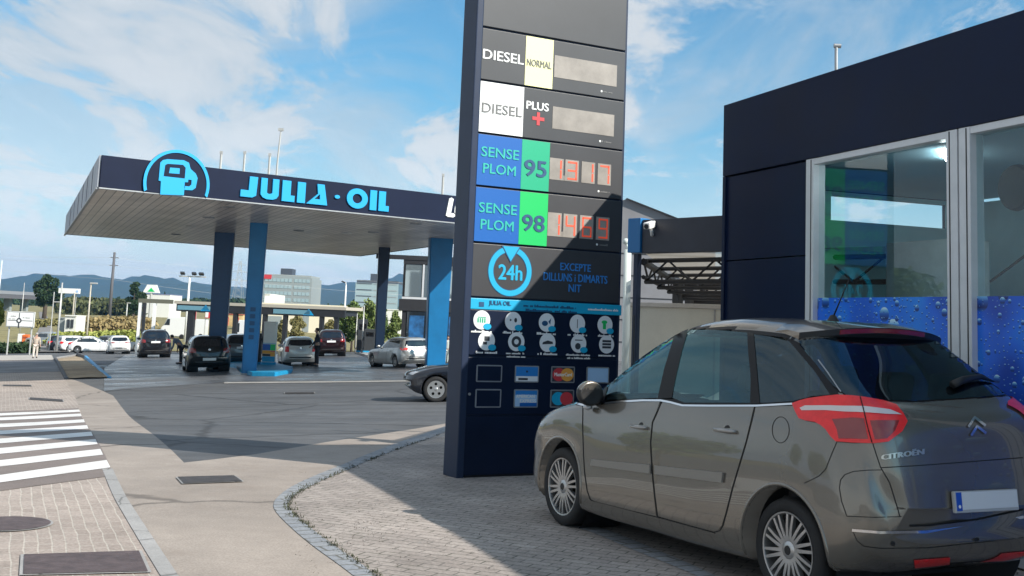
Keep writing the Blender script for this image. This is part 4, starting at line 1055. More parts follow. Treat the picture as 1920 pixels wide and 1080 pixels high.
G4 = [(1412, 627), (1446, 632), (1482, 641.5), (1504, 665), (1530, 696), (1560, 734), (1562, 740), (1524, 743), (1488, 752), (1450, 755), (1424, 755.5), (1419, 700)]
for g_, m_ in ((G1, M_cglass_side), (G2_, M_cglass_side), (G3, M_cglass_side), (G4, M_cpriv)): hp('side_window', g_, m_, .004, 16, 10)
for pl_p in ([(1184, 643), (1198, 636), (1166, 680), (1143, 716), (1134, 752), (1125, 752), (1133, 713), (1157, 680)], [(1268, 619), (1292, 617.5), (1280, 658), (1268, 710), (1261, 746), (1234, 748), (1246, 694), (1260, 648)], [(1402, 623), (1414, 625.5), (1421, 700), (1426, 757), (1408, 757), (1409, 705), (1404, 660)], [(1480, 640), (1494, 641), (1532, 686), (1574, 741), (1558, 742), (1528, 697), (1502, 666)]):
    hp('window_pillar', pl_p, M_pb, .007, 6, 14)
hs('chrome_strip', [(1062, 741), (1070, 749), (1080, 757), (1093, 760), (1130, 757.5), (1167, 753), (1205, 751), (1240, 751), (1258, 754.5), (1281, 760.5), (1330, 761), (1420, 761), (1487, 757.5)], 3.6, M_chrome, .007)
# rear glazing
rw = [(1497, 640), (1560, 634), (1650, 630), (1750, 631), (1790, 636), (1830, 660), (1872, 686), (1904, 712), (1918, 738), (1860, 744), (1800, 748), (1715, 752.5), (1650, 751), (1590, 744), (1562, 724), (1530, 685)]
hp('rear_window', rw, M_cpriv, .006, 30, 14, False)
hs('glass_edge_highlight', [(1534, 676), (1552, 700), (1571, 728), (1577, 736)], 2.2, M_steel, .008, False)  # highlight along the glass edge, laid on as a pale strip
M_seamd = mat('panel_gap', (.004, .004, .004), .8)
for nm, pts in (('front_door', [(1093, 761), (1092.5, 800), (1094, 850), (1096, 885), (1101, 920), (1107, 937), (1120, 943), (1233, 970)]),
                ('door_joint', [(1241, 752), (1233, 772), (1224, 792), (1220.5, 830), (1223, 880), (1228, 930), (1233, 969)]),
                ('rear_door', [(1233, 969), (1338, 998), (1350, 995), (1356, 985), (1364, 955), (1374, 915), (1388, 868), (1400, 828), (1412, 780), (1416, 761)])):
    hs(nm+'_gap' if 'joint' not in nm else 'door_joint_gap', pts, 1.9, M_seamd, .0015)
hs('door_lower_highlight', [(1110, 940), (1233, 971.5), (1340, 1000.5)], 2.2, M_hp, .006)
# doors carried as slightly proud panels
fd_ = [(1095, 763), (1130, 759.5), (1167, 755), (1238, 753), (1231, 772), (1222.5, 792), (1219, 830), (1221.5, 880), (1226.5, 930), (1231, 967.5), (1120, 941), (1109, 936), (1103, 920), (1098, 885), (1096, 850), (1094.5, 800)]
rd_ = [(1243, 754), (1258, 757), (1281, 763), (1414, 763.5), (1410, 780), (1398.5, 828), (1386.5, 868), (1372.5, 915), (1362.5, 955), (1354.5, 984), (1348.5, 993), (1338, 995.5), (1235, 967.5), (1230, 930), (1225, 880), (1222, 830), (1225.5, 793), (1235, 773)]
D1 = hp('front_door', fd_, M_hp, .003, 14, 20); D2 = hp('rear_door', rd_, M_hp, .003, 14, 20)
# mouldings
def moulding(poly, par):
    for b, s, pr in zip(panel(HB_, poly, px_cast, .020, 10, 2, True), (1, -1), par):
        bmesh.ops.solidify(b, geom=b.faces[:], thickness=.016)
        obj('side_moulding', b, mat('moulding_grey', (.235, .22, .20), .36, .25), pr)
moulding([(1113, 861.5), (1222, 872), (1222, 888), (1111, 873)], D1); moulding([(1231, 873), (1359, 886.5), (1356.5, 905), (1231, 889)], D2)
def handle(px, py, wpx, par):
    o, d = px_cast(px, py); h, n = HB_.cast(o, d)
    if n.y < 0: n = -n
    for s, pr in zip((1, -1), par):
        bm = NB(); hw = wpx
        tube(bm, [h+Vector((hw, 0, -.008)), h+Vector((hw*.85, .028, 0)), h+Vector((0, .036, .002)), h+Vector((-hw*.85, .028, .004)), h+Vector((-hw, 0, .004))], [.010, .013, .014, .013, .010], 10)
        for v in bm.verts: v.co.y *= s
        obj('door_handle', bm, mat('handle_grey', (.30, .29, .28), .3, .5, 1), pr, True)
        bm = NB(); lathe(bm, [(0, .004), (.038, .004), (.043, 0)], 20, Matrix.Translation((h.x-.01, h.y-.004, h.z)))
        for v in bm.verts: v.co.z = h.z+(v.co.z-h.z)*.9; v.co.y *= s
        obj('handle_recess', bm, M_plastic, pr)
handle(1201, 801, .095, D1); handle(1362, 807.5, .11, D2)
hs('fuel_flap_gap', [(1464+16*math.cos(R(a)), 806+24.5*math.sin(R(a))) for a in range(0, 361, 20)], 1.2, M_seamd, .0015, False)
# tail lamps wrapping round the corner
tl = [(1487, 757), (1500, 752), (1515, 748), (1545, 744), (1570, 742), (1600, 744), (1622, 747), (1655, 753), (1680, 761), (1692, 776), (1700, 791), (1690, 809), (1665, 828), (1640, 831), (1600, 830.5), (1568, 828), (1559, 819), (1550, 806), (1541, 798), (1530, 792), (1512, 789), (1500, 785), (1493, 772)]
TL = hp('tail_lamp', tl, M_taill, .012, 26, 14, True)
TLT = [(q.x, q.y) for q in []]
def on_lamps(name, poly, m_, off, nx=16, ny=4):
    for b, pr in zip(panel(HB_, poly, px_cast, off, nx, ny, True), TL): obj_raw(name, b, m_, pr, True)
on_lamps('clear_strip', [(1502, 766), (1512, 761.5), (1560, 761.5), (1620, 764.5), (1668, 771), (1690, 780), (1660, 779), (1600, 774), (1550, 770.5), (1506, 770.5)], M_tailw, .0145)
on_lamps('inner_lens', [(1562, 787), (1600, 784), (1621, 786), (1629, 823), (1574, 823), (1571, 806)], M_taild, .0145, 8, 5)
on_lamps('inner_lens', [(1632, 790), (1684, 790), (1676, 808), (1662, 822), (1641, 824)], M_taild, .0145, 8, 5)
hs('lamp_joint', [(1612, 747), (1622, 778), (1630, 808), (1636, 830)], 1.8, M_seamd, .016)
# tailgate and bumper joints
hs('tailgate_gap', [(1636, 830), (1643, 852), (1651, 876), (1668, 905), (1682, 950), (1687, 969)], 2.0, M_seamd, .0015)
hs('tailgate_gap', [(1651, 877), (1720, 873), (1800, 867), (1918, 858)], 1.8, M_seamd, .0015, False)
hs('bumper_cover_gap', [(1655, 881), (1628, 881.5), (1600, 884), (1584, 890), (1576, 900), (1574, 915), (1578, 940), (1588, 968), (1640, 970), (1690, 968.5)], 1.5, M_seamd, .0015)
hs('quarter_gap', [(1569, 829), (1560, 850), (1548, 880), (1535, 893), (1508, 906)], 1.5, M_seamd, .0015)
hs('bumper_chrome', [(1598, 994), (1650, 998), (1735, 997), (1830, 986), (1918, 969)], 5, M_chrome, .006, False)
hs('bumper_shelf_gap', [(1705, 986), (1740, 985), (1830, 974), (1918, 955)], 3.5, M_seamd, .003, False)
hs('bumper_lower_gap', [(1600, 998), (1607, 1014), (1620, 1024), (1650, 1028), (1740, 1027), (1918, 1008)], 1.4, M_seamd, .0015, False)
hp('rear_reflector', [(1713, 1049), (1780, 1044), (1780, 1057), (1715, 1064)], M_taill, .006, 6, 2)
for (px, py) in ((1674, 1019), (1831, 1011)):
    hp('parking_sensor', [(px+4.5*math.cos(R(a)), py+4.5*math.sin(R(a))) for a in range(0, 360, 30)], M_plastic, .003, 2, 2, False)
# black lower rear and windscreen, wipers
parts('windscreen', panel(HB_, [(2.72, -.60), (2.68, -.3), (2.75, 0), (2.68, .3), (2.72, .60), (2.1, .62), (1.62, .58), (1.60, .3), (1.58, 0), (1.60, -.3), (1.62, -.58), (2.1, -.62)][::1], top_cast, .004, 10, 14, False), M_cglass_side, hero)
parts('headlamp', panel(HB_, [(.45, .74), (.70, .70), (.84, .78), (.82, .88), (.62, .84)], front_cast, .004, 6, 5, True), M_head, hero)
parts('grille', panel(HB_, [(-.45, .60), (.45, .60), (.42, .66), (-.42, .66)], front_cast, .004, 6, 2, False), M_plastic, hero)
# spoiler lip above the rear window
def sp_edge(y):
    k = abs(y)/.62; return -.05+.13*k**3, 1.712-.05*k**2
bm = NB(); xs = np.linspace(-.665, .645, 21); ring = []
for y in xs:
    xb, zt = sp_edge(y); o_, _ = HB_.cast((.34, y, 4), (0, 0, -1)); zf = o_.z+.003
    ring.append([bm.verts.new(p) for p in ((.34, y, zf), ((xb+.34)/2, y, (zf+zt)/2+.014), (xb, y, zt), (xb+.006, y, zt-.040), (xb+.05, y*.985, zt-.085), (.16, y*.97, zt-.10))])
for a, b in zip(ring, ring[1:]):
    for k in range(6): bm.faces.new((a[k], a[(k+1) % 6], b[(k+1) % 6], b[k])).material_index = 0 if k in (0, 1) else 1
bm.faces.new(ring[0]); bm.faces.new(ring[-1][::-1])
spo = obj('roof_spoiler', bm, [M_hp, M_plastic], hero, True, 35)
bm = NB(); ring = []
for y in np.linspace(-.36, .40, 15):
    xb, zt = sp_edge(y); ring.append([bm.verts.new((xb-.003, y, zt-.006)), bm.verts.new((xb+.003, y, zt-.036))])
for a, b in zip(ring, ring[1:]): bm.faces.new((a[0], a[1], b[1], b[0]))
obj('brake_strip', bm, M_taild, spo, True)
def surf_px(px, py, off=0.):
    
    for k in range(40):
        o, d = px_cast(px-k*1.5, py+k*1.0); h, n = HB_.cast(o, d)
        if h is not None: break
    n = n if n.dot(d) < 0 else -n; return h+n*off
def surf_rear(y, z, off=.0): h, n = HB_.cast((-4, y, z), (1, 0, 0)); return h+Vector((-off, 0, 0))
bm = NB(); tube(bm, [surf_px(1783, 728, .03), surf_px(1800, 722, .04), surf_px(1835, 714, .035), surf_px(1872, 712, .02)], [.028, .026, .018, .006], 8); obj('rear_wiper', bm, M_plastic, hero, True)
bm = NB(); addbm(bm, stroke(HB_, [(1814, 801), (1826, 784), (1846, 799)], 4.5, px_cast, .010, False, 5)); addbm(bm, stroke(HB_, [(1819, 817), (1830, 800), (1847, 813)], 4.5, px_cast, .010, False, 5)); obj('badge', bm, M_chrome, hero)
tb = text_bm('CITROËN', 0, 0, 1, 1, 0, .005)
for v in tb.verts: v.co = surf_px(1652+v.co.x*80, 862.5-v.co.x*11-v.co.z*12, .006-v.co.y)
obj('badge_lettering', tb, mat('dull_chrome', (.62, .60, .55), .3, .8), hero)
h0 = surf_rear(.0, .75, .02)
pm = Matrix.Translation((h0.x-.012, 0, .70)) @ Matrix.Rotation(R(6), 4, 'Y') @ Matrix.Rotation(R(-90), 4, 'Z')
bm = NB(); bx(bm, -.27, .27, -.006, .02, -.062, .062, .006)
bmesh.ops.transform(bm, matrix=pm, verts=bm.verts[:]); npl = obj('number_plate', bm, mat('plate_frame', (.42, .43, .44), .5), hero)
bm = NB(); bx(bm, -.215, .26, -.009, -.006, -.044, .056); bmesh.ops.transform(bm, matrix=pm, verts=bm.verts[:]); obj('plate_face', bm, M_plate, npl)
bm = NB(); bx(bm, -.26, -.216, -.009, -.006, -.050, .056); bmesh.ops.transform(bm, matrix=pm, verts=bm.verts[:]); obj('plate_band', bm, M_eu, npl)
bm = NB(); prism(bm, circ(-.238, -.025, .010, 12), .001); bmesh.ops.translate(bm, vec=(0, -.0092, 0), verts=bm.verts[:]); bmesh.ops.transform(bm, matrix=pm, verts=bm.verts[:]); obj('plate_letter', bm, M_whitep, npl)
# mirror
h, n = HB_.cast(*px_cast(1128, 744))
for s in (1, -1):
    bm = NB(); r_ = bmesh.ops.create_icosphere(bm, subdivisions=3, radius=1)
    for v in bm.verts:
        x_, y_, z_ = v.co; x_ = x_ if x_ > -.35 else -.35-(x_+.35)*.15
        v.co = Vector((h.x-.03+x_*.095, (h.y+.13+y_*.115)*s, h.z+.03+z_*.10))
        if z_ < -.05: pass
    for f in bm.faces:
        c = f.calc_center_median(); f.material_index = 1 if c.z < h.z+.065 else 0
    mr = obj('door_mirror', bm, [M_hp, M_plastic], hero, True)
    bm = NB(); tube(bm, [(h.x+.03, (h.y-.03)*s, h.z-.02), (h.x+.02, (h.y+.10)*s, h.z-.02)], [.05, .045], 10); obj('mirror_arm', bm, M_plastic, mr, True)
    bm = NB(); bmesh.ops.create_icosphere(bm, subdivisions=2, radius=.04, matrix=Matrix.Translation((h.x+.06, (h.y+.09)*s, h.z-.085)) @ Matrix.Diagonal((1, 1, .7, 1))); obj('mirror_lamp', bm, M_head, mr, True)
# aerial, roof
p_, _ = HB_.cast((.48, 0, 4), (0, 0, -1))
bm = NB(); lathe(bm, [(0, .05), (.02, .045), (.045, 0)], 14, Matrix.Translation(p_) @ Matrix.Rotation(R(90), 4, 'X')); tube(bm, [p_+Vector((0, 0, .03)), p_+Vector((-.16, 0, .30))], [.006, .003], 6); obj('aerial', bm, M_plastic, hero, True)
# arch lips
for x, z in HA:
    for s in (1, -1):
        bm = NB(); pr_ = []
        for a in range(-16, 197, 6):
            X, Zp = x+(HR+.012)*math.cos(R(a)), z+(HR+.012)*math.sin(R(a)); h, n = HB_.cast((X, 2.5, Zp), (0, -1, 0))
            if h is not None: pr_.append(Vector((X, (h.y-.004)*s, Zp)))
        tube(bm, pr_, .013, 8); obj('arch_lip', bm, M_hp, hero, True)
body_bm = cut_arches(HB_.bm, HA, HR)
# open the shell behind the glass
def inpoly(x, y, P):
    c = False; j = len(P)-1
    for i in range(len(P)):
        if (P[i][1] > y) != (P[j][1] > y) and x < (P[j][0]-P[i][0])*(y-P[i][1])/(P[j][1]-P[i][1])+P[i][0]: c = not c
        j = i
    return c
def to_px(p):
    q = HM @ Vector(p)-CAM; d = q.dot(CF); return 960+FOC*q.dot(CR)/d, PPY-FOC*q.dot(CU)/d
WS_ = [(2.70, -.58), (2.72, 0), (2.70, .58), (1.64, .56), (1.60, 0), (1.64, -.56)]
fl = {}
for v in body_bm.verts:
    x, y, z = v.co; k = False
    if z > .98 and abs(y) > .5 and -.55 < x < 2.75: k = inpoly(*to_px((x, abs(y), z)), dlo)
    if not k and z > 1.2 and x < .12: k = inpoly(*to_px((x, y, z)), rw)
    if not k and z > 1.08 and x > 1.55: k = inpoly(x, y, WS_)
    fl[v] = k
kill = []
for f in body_bm.faces:
    n_ = sum(fl[v] for v in f.verts)
    if n_ == len(f.verts): kill.append(f)
    elif n_: f.material_index = 1
bmesh.ops.delete(body_bm, geom=kill, context='FACES')
# cabin
M_seat = mat('seat_cloth', (.045, .045, .048), .9, var=.2); M_cab = mat('cabin_trim', (.035, .035, .037), .8); M_cabl = mat('cabin_lining', (.22, .21, .19), .9)
bm = NB(); bx(bm, -.35, 2.45, -.78, .78, .30, .36); bx(bm, -.40, -.30, -.70, .70, .36, 1.05); obj('cabin_floor', bm, M_cab, hero)
for sx, sy in ((1.25, .40), (1.25, -.40), (.32, .48), (.32, 0), (.32, -.48)):
    bm = NB(); w_ = .25 if sx > 1 else .22
    bx(bm, sx-.25, sx+.28, sy-w_, sy+w_, .36, .62, .06); box(bm, (sx-.31, sy, .90), (.16, 2*w_, .68), 0, .06, 0, Matrix.Rotation(R(-14), 4, 'Y')); st = obj('seat', bm, M_seat, hero, True, 50)
    bm = NB(); box(bm, (sx-.42, sy, 1.33), (.11, .27, .19), 0, .05, 0, Matrix.Rotation(R(-10), 4, 'Y')); tube(bm, [(sx-.40, sy-.06, 1.2), (sx-.41, sy-.06, 1.28)], .008, 6); tube(bm, [(sx-.40, sy+.06, 1.2), (sx-.41, sy+.06, 1.28)], .008, 6); obj('headrest', bm, M_seat, st, True, 50)
bm = NB(); bx(bm, 1.95, 2.50, -.74, .74, .70, .98, .10); obj('dashboard', bm, M_cab, hero, True, 50)
bm = NB(); tube(bm, [(1.82+.06*math.sin(R(a)), .40+.18*math.cos(R(a)), .98+.17*math.sin(R(a))) for a in range(0, 361, 20)], .014, 8, caps=False); tube(bm, [(1.83, .24, .98), (1.84, .56, .98)], .014, 6); tube(bm, [(1.83, .40, .98), (2.0, .40, .90)], .025, 8); obj('steering_wheel', bm, M_cab, hero, True)
bm = NB(); bx(bm, .30, 1.40, -.50, .50, 1.60, 1.615); obj('roof_lining', bm, M_cabl, hero)

# colour the windows' backing black under the glass (inner liners) and link the shell
obj_raw('body', body_bm, [M_hp, M_pb], hero, True)
arch_liner(hero, HA, HR)
bm = NB(); bx(bm, -.3, 3.2, -.66, .66, .165, .19); obj('underbody', bm, M_hubd, hero)
for x, s in ((-.06, 1), (-.06, -1), (2.728, 1), (2.728, -1)): wheel(hero, x, s*.868, .315, .232, .21, 10, s)
# ------------------------------------------------------------------ the smaller cars on the forecourt and in the car park
def car_table(style, Lr, Lf, Hh, Wd, wb):
    # Lr rear overhang, Lf front overhang, wb wheelbase
    w_ = Wd/2; xr = -Lr; xf = wb+Lf; bl = Hh*.615; hb = Hh*.60; cw = wb*.70
    sill = .19; T = []
    def row(xc, zt, ye, ze, xs, ys, zs, ym, zm=.58, zl=sill, dl=0, yu=.72):
        T.append([(xc, zt), (xc-dl, ye, ze), (xs, ys, zs), (xs, ym, zm), (xs, ym*.975, zl), (xs, w_*yu, zl-.03), (xs, zl-.03)])
    T.append([(xf, .52), (xf-.03, w_*.45, .52), (xf-.16, w_*.78, .52), (xf-.18, w_*.80, .47), (xf-.16, w_*.77, .41), (xf-.06, w_*.42, .39), (xf-.02, .39)])
    row(xf-.05, .68, w_*.52, .67, xf-.28, w_*.88, .64, w_*.90, .5, .27, .06)
    row(xf-.22, hb-.10, w_*.60, hb-.11, xf-.50, w_*.95, hb-.14, w_*.97, .55, .21, .06)
    row(xf-.65, hb-.0, w_*.65, hb-.015, xf-.82, w_*.95, hb-.06, w_*.99, .58, sill, .04)
    row(cw+.25, hb+.075, w_*.68, hb+.06, cw+.10, w_*.94, bl-.03, w_, .6, sill, .06)
    row(cw-.10, hb+.30, w_*.70, hb+.275, cw-.14, w_*.93, bl-.01, w_, .6, sill, .09)
    row(cw-.58, Hh-.065, w_*.68, Hh-.115, cw-.50, w_*.93, bl, w_, .62, sill, .05)
    row(cw-1.05, Hh-.005, w_*.67, Hh-.065, cw-1.0, w_*.93, bl+.01, w_, .62)
    if style == 'sedan':
        row(.45, Hh-.02, w_*.66, Hh-.08, .45, w_*.93, bl+.015, w_, .62)
        row(.02, Hh-.14, w_*.66, Hh-.19, .02, w_*.93, bl+.02, w_, .62, sill+.02)
        row(-.36, bl+.14, w_*.70, bl+.12, -.30, w_*.93, bl+.02, w_*.99, .62, .24)
        row(-.56, bl+.07, w_*.72, bl+.055, -.48, w_*.92, bl+.0, w_*.97, .62, .27)
        row(xr+.08, bl+.055, w_*.70, bl+.04, xr+.26, w_*.88, bl-.04, w_*.92, .62, .31)
        row(xr+.0, bl-.16, w_*.68, bl-.165, xr+.14, w_*.84, bl-.2, w_*.87, .60, .36)
    else:
        e = {'hatch': 0, 'estate': -.06, 'suv': 0}[style]
        row(.35+e, Hh-.0, w_*.66, Hh-.06, .35, w_*.93, bl+.02, w_, .62)
        row(xr+.42+e*.4, Hh-.035, w_*.65, Hh-.09, xr+.50, w_*.93, bl+.03, w_, .62, sill+.03)
        row(xr+.26+e*.5, Hh-.13, w_*.68, Hh-.17, xr+.42, w_*.92, bl+.03, w_*.985, .62, .24)
        row(xr+.14, bl+.14, w_*.76, bl+.12, xr+.30, w_*.90, bl+.0, w_*.95, .62, .28)
        row(xr+.05, bl-.06, w_*.74, bl-.07, xr+.20, w_*.88, bl-.10, w_*.91, .60, .33)
    T.append([(xr, .60), (xr+.02, w_*.60, .60), (xr+.10, w_*.80, .59), (xr+.09, w_*.82, .53), (xr+.09, w_*.79, .43), (xr+.04, w_*.50, .38), (xr+.02, .37)])
    return T, bl, hb, cw
def make_car(px, py, head, style, label, pm, L_=4.2, Hh=1.47, Wd=1.77, wb=2.6, trim=None, plate_mat=None, lamps='side', lampm=None, loc_=None, rim_style=1, roofrails=False, brand=None, scale=1.0, group='cars at the filling station'):
    p = loc_ if loc_ is not None else gp(px, py)
    Lr = (L_-wb)*.46; Lf = (L_-wb)*.54
    T, bl, hb, cw = car_table(style, Lr, Lf, Hh, Wd, wb)
    Bd = Body(T, 5, 4); w_ = Wd/2; xr = -Lr
    # contact point given is the middle of the rear bumper's foot
    c, s = math.cos(R(head)), math.sin(R(head)); off = Lr*.9*scale
    root = empty('parked_car', (p.x+c*off, p.y+s*off, 0), label, 'car', R(head), group)
    z0 = gz(root.location.x, root.location.y); zx = (gz(root.location.x+c, root.location.y+s)-z0); zy = gz(root.location.x-s, root.location.y+c)-z0
    root.location.z = z0; root.rotation_euler = (math.atan(zy), -math.atan(zx), R(head)); root.scale = (scale,)*3
    rw_ = wb/2; zt = Hh-.10
    rear_end = {'sedan': -.02, 'hatch': xr+.48, 'estate': xr+.40, 'suv': xr+.45}[style]
    sw = [(cw+.02, bl+.035), (cw-.45, zt-.05), (cw-.85, zt), (.45, zt), (rear_end+.12, zt-.05), (rear_end-.06, bl+.11), (rear_end+.02, bl+.065), (wb*.4, bl+.045)]
    parts('side_glazing', panel(Bd, sw, side_cast, .004, 12, 4), M_cglass, root)
    for xx in (cw-.93, .28):
        parts('window_post', panel(Bd, [(xx-.03, bl+.045), (xx+.04, bl+.045), (xx+.02, zt), (xx-.04, zt)], side_cast, .007, 2, 4), M_gloss, root)
    for xx in (cw+.0, cw-.92, .18):
        parts('door_gap', [b for b in stroke(Bd, [(xx, bl+.02), (xx+.02, .55), (xx-.02, .26)], .014, side_cast, .003) if len(b.faces)], M_seamd, root)
    parts('windscreen', panel(Bd, [(cw+.12, -w_*.66), (cw+.16, 0), (cw+.12, w_*.66), (cw-.48, w_*.62), (cw-.52, 0), (cw-.48, -w_*.62)], top_cast, .004, 6, 8, False), M_cglass, root)
    if style == 'sedan':
        parts('rear_window', panel(Bd, [(.0, -w_*.58), (.03, 0), (.0, w_*.58), (-.33, w_*.66), (-.36, 0), (-.33, -w_*.66)], top_cast, .004, 6, 8, False), M_cglass_dark, root)
    else:
        zb = bl+.12; zt2 = Hh-.15
        parts('rear_window', panel(Bd, [(-w_*.72, zb+.02), (0, zb-.02), (w_*.72, zb+.02), (w_*.62, zt2-.03), (w_*.5, zt2), (-w_*.5, zt2), (-w_*.62, zt2-.03)], rear_cast, .004, 10, 5, False), M_cglass_dark, root)
    lm = lampm or M_taill
    if lamps == 'side': lp_ = [(w_*.60, bl-.12), (w_*.90, bl-.14), (w_*.92, bl+.04), (w_*.78, bl+.07), (w_*.62, bl+.02)]
    elif lamps == 'tall': lp_ = [(w_*.66, bl-.20), (w_*.88, bl-.18), (w_*.86, bl+.08), (w_*.68, bl+.08)]
    else: lp_ = [(w_*.36, bl-.05), (w_*.88, bl-.05), (w_*.90, bl+.05), (w_*.6, bl+.05), (w_*.38, bl+.0)]
    parts('tail_lamp', panel(Bd, lp_, rear_cast, .008, 5, 4), lm, root)
    parts('headlamp', panel(Bd, [(w_*.52, hb-.19), (w_*.80, hb-.20), (w_*.86, hb-.13), (w_*.62, hb-.11)], front_cast, .006, 5, 3), M_head, root)
    parts('grille', panel(Bd, [(-w_*.45, .50), (w_*.45, .50), (w_*.48, .62), (-w_*.48, .62)], front_cast, .004, 5, 2, False), M_plastic, root)
    parts('lower_bumper', panel(Bd, [(-w_*.6, .40), (w_*.6, .40), (w_*.66, .46), (-w_*.66, .46)], rear_cast, .004, 5, 2, False), M_plastic, root)
    zp = bl-.10 if (style == 'suv' or trim == 'high_plate') else (.60 if trim != 'low_plate' else .52)
    h, n = Bd.cast((-4, .2, zp), (1, 0, 0)); tilt = math.atan2(n.z, -n.x)
    mtx = Matrix.Translation((h.x-.016, 0, zp)) @ Matrix.Rotation(tilt, 4, 'Y')
    bm = NB(); bx(bm, -.008, .008, -.26, .26, -.056, .056, .004); bmesh.ops.transform(bm, matrix=mtx, verts=bm.verts[:]); obj('number_plate', bm, plate_mat or M_plate, root)
    h, n = Bd.cast((-4, 0, bl-.02), (1, 0, 0)); bm = NB(); lathe(bm, [(0, .012), (.05, .010), (.058, 0)], 16, Matrix.Translation(h) @ Matrix.Rotation(R(90), 4, 'Z')); obj('badge', bm, M_chrome, root)
    for sg in (1, -1):
        h, n = Bd.cast((cw-.02, 2.5, bl+.05), (0, -1, 0)); bm = NB()
        bmesh.ops.create_icosphere(bm, subdivisions=2, radius=1, matrix=Matrix.Translation((h.x+.03, (h.y+.10)*sg, h.z+.06)) @ Matrix.Diagonal((.07, .11, .075, 1))); obj('door_mirror', bm, pm, root, True)
        h, n = Bd.cast((.45, 2.5, bl-.10), (0, -1, 0)); bm = NB(); bx(bm, h.x-.09, h.x+.09, (h.y+.002)*sg, (h.y+.03)*sg, h.z-.012, h.z+.012, .008); obj('door_handle', bm, pm, root)
        h2, n = Bd.cast((1.45, 2.5, bl-.10), (0, -1, 0)); bm = NB(); bx(bm, h2.x-.09, h2.x+.09, (h2.y+.002)*sg, (h2.y+.03)*sg, h2.z-.012, h2.z+.012, .008); obj('door_handle', bm, pm, root)
    if roofrails:
        for sg in (1, -1):
            bm = NB(); q_ = []
            for xx in np.linspace(rear_end+.15, cw-.7, 8):
                h, n = Bd.cast((xx, w_*.60*sg, 4), (0, 0, -1)); q_.append(h+Vector((0, 0, .045 if .0 < (xx-rear_end-.15) < (cw-.7-rear_end-.15)-.01 else .0)))
            tube(bm, q_, .018, 6); obj('roof_rail', bm, M_plastic, root, True)
    ar = [(0, .31), (wb, .31)]
    obj_raw('body', cut_arches(Bd.bm, ar, .355, .40, 24), pm, root, True)
    for x, z in ar:
        for s_ in (-1, 1):
            bm = NB(); lathe(bm, [(0, s_*.41), (.35, s_*.41), (.35, s_*w_*.92)], 24, Matrix.Translation((x, 0, z))); obj_raw('wheel_arch_liner', bm, M_hubd, root, True)
    for x in (0, wb):
        for s_ in (1, -1): wheel(root, x, s_*(w_-.03), .31, .21, .19, 7, s_, False, 'wheel', rim_style)
    return root
P_dark = paint('dark_green_black', (.012, .017, .018), .5, .3); P_black = paint('black', (.008, .008, .012), .4, .3); P_silver = paint('silver', (.46, .48, .48), .6, .3)
P_pale = paint('pale_silver', (.80, .79, .75), .15, .35); P_white = paint('white', (.75, .76, .76), .0, .35); P_wine = paint('wine_red', (.022, .004, .006), .5, .3)
P_navy = paint('ink_blue', (.008, .010, .018), .4, .28); P_grey = paint('mid_grey', (.14, .15, .16), .6, .35)
make_car(392, 698, 108.5, 'hatch', 'dark green black hatchback with white plate, nearest car left of the blue pump island', P_dark, 4.2, 1.48, 1.76, 2.58, lamps='side', lampm=M_taild, trim='low_plate', plate_mat=M_whitep, scale=1.07)
make_car(563, 686.5, 105, 'estate', 'pale silver estate car with red tail lamps beside the pale fuel pump', P_pale, 4.4, 1.47, 1.74, 2.6, lamps='tall', trim='high_plate', plate_mat=M_plate)
make_car(783, 690, 121, 'hatch', 'silver sporty hatchback with slim red lamps between the dark and blue pillars', P_silver, 4.23, 1.44, 1.76, 2.55, lamps='wide', rim_style=0, plate_mat=M_plate)
make_car(291, 671, 109, 'suv', 'black off road car being refuelled behind the dark hatchback', P_black, 4.5, 1.66, 1.86, 2.65, lamps='side', lampm=M_taild, roofrails=True, scale=1.16)
make_car(621, 668.5, 99, 'suv', 'dark wine red car waiting behind the pale silver estate', P_wine, 4.1, 1.60, 1.78, 2.55, lamps='side', lampm=M_taild, scale=1.17)
make_car(224, 664, 112, 'hatch', 'white hatchback seen from behind, left of the black off road car', P_white, 4.1, 1.50, 1.76, 2.55, lamps='wide', lampm=M_taild)
# the half hidden dark car by the totem: front wheel at (819, 731)
fw = gp(819, 754.5); hd = 186.0; c, s = math.cos(R(hd)), math.sin(R(hd))
lf_ = Vector((-s, c, 0)); 
ctr = fw - lf_*(.86) - Vector((c, s, 0))*2.51
Lr_ = (3.9-2.51)*.46*.9
make_car(0, 0, hd, 'hatch', 'dark ink blue car half hidden behind the price totem, only its nose showing', P_navy, 3.95, 1.42, 1.72, 2.51, loc_=ctr-Vector((c, s, 0))*Lr_, rim_style=1)
G3c = 'cars in the car park'
make_car(121, 659, 12, 'sedan', 'white saloon parked side on in front of the flower field', P_white, 4.5, 1.45, 1.78, 2.68, loc_=gp(130, 662), group=G3c, rim_style=0)
make_car(95, 661, 40, 'estate', 'white estate car left of the white saloon with dark glass', P_white, 4.5, 1.47, 1.78, 2.65, loc_=gp(108, 660.5), group=G3c)
make_car(80, 658, 30, 'hatch', 'black hatchback at the left end of the parked row', P_black, 4.2, 1.47, 1.76, 2.6, loc_=gp(88, 659), group=G3c)
make_car(90, 645, 150, 'hatch', 'silver car parked behind the black hatchback, near the orange bin', P_silver, 4.1, 1.5, 1.74, 2.55, loc_=gp(104, 650.5), group=G3c)
make_car(196, 655, 60, 'hatch', 'dark grey car between the white saloon and the white hatchback', P_grey, 4.2, 1.48, 1.76, 2.6, loc_=gp(190, 660), group=G3c)
make_car(165, 640, 15, 'hatch', 'dark grey hatchback behind the white saloon', P_dark, 4.1, 1.5, 1.76, 2.55, loc_=gp(150, 652), group=G3c)
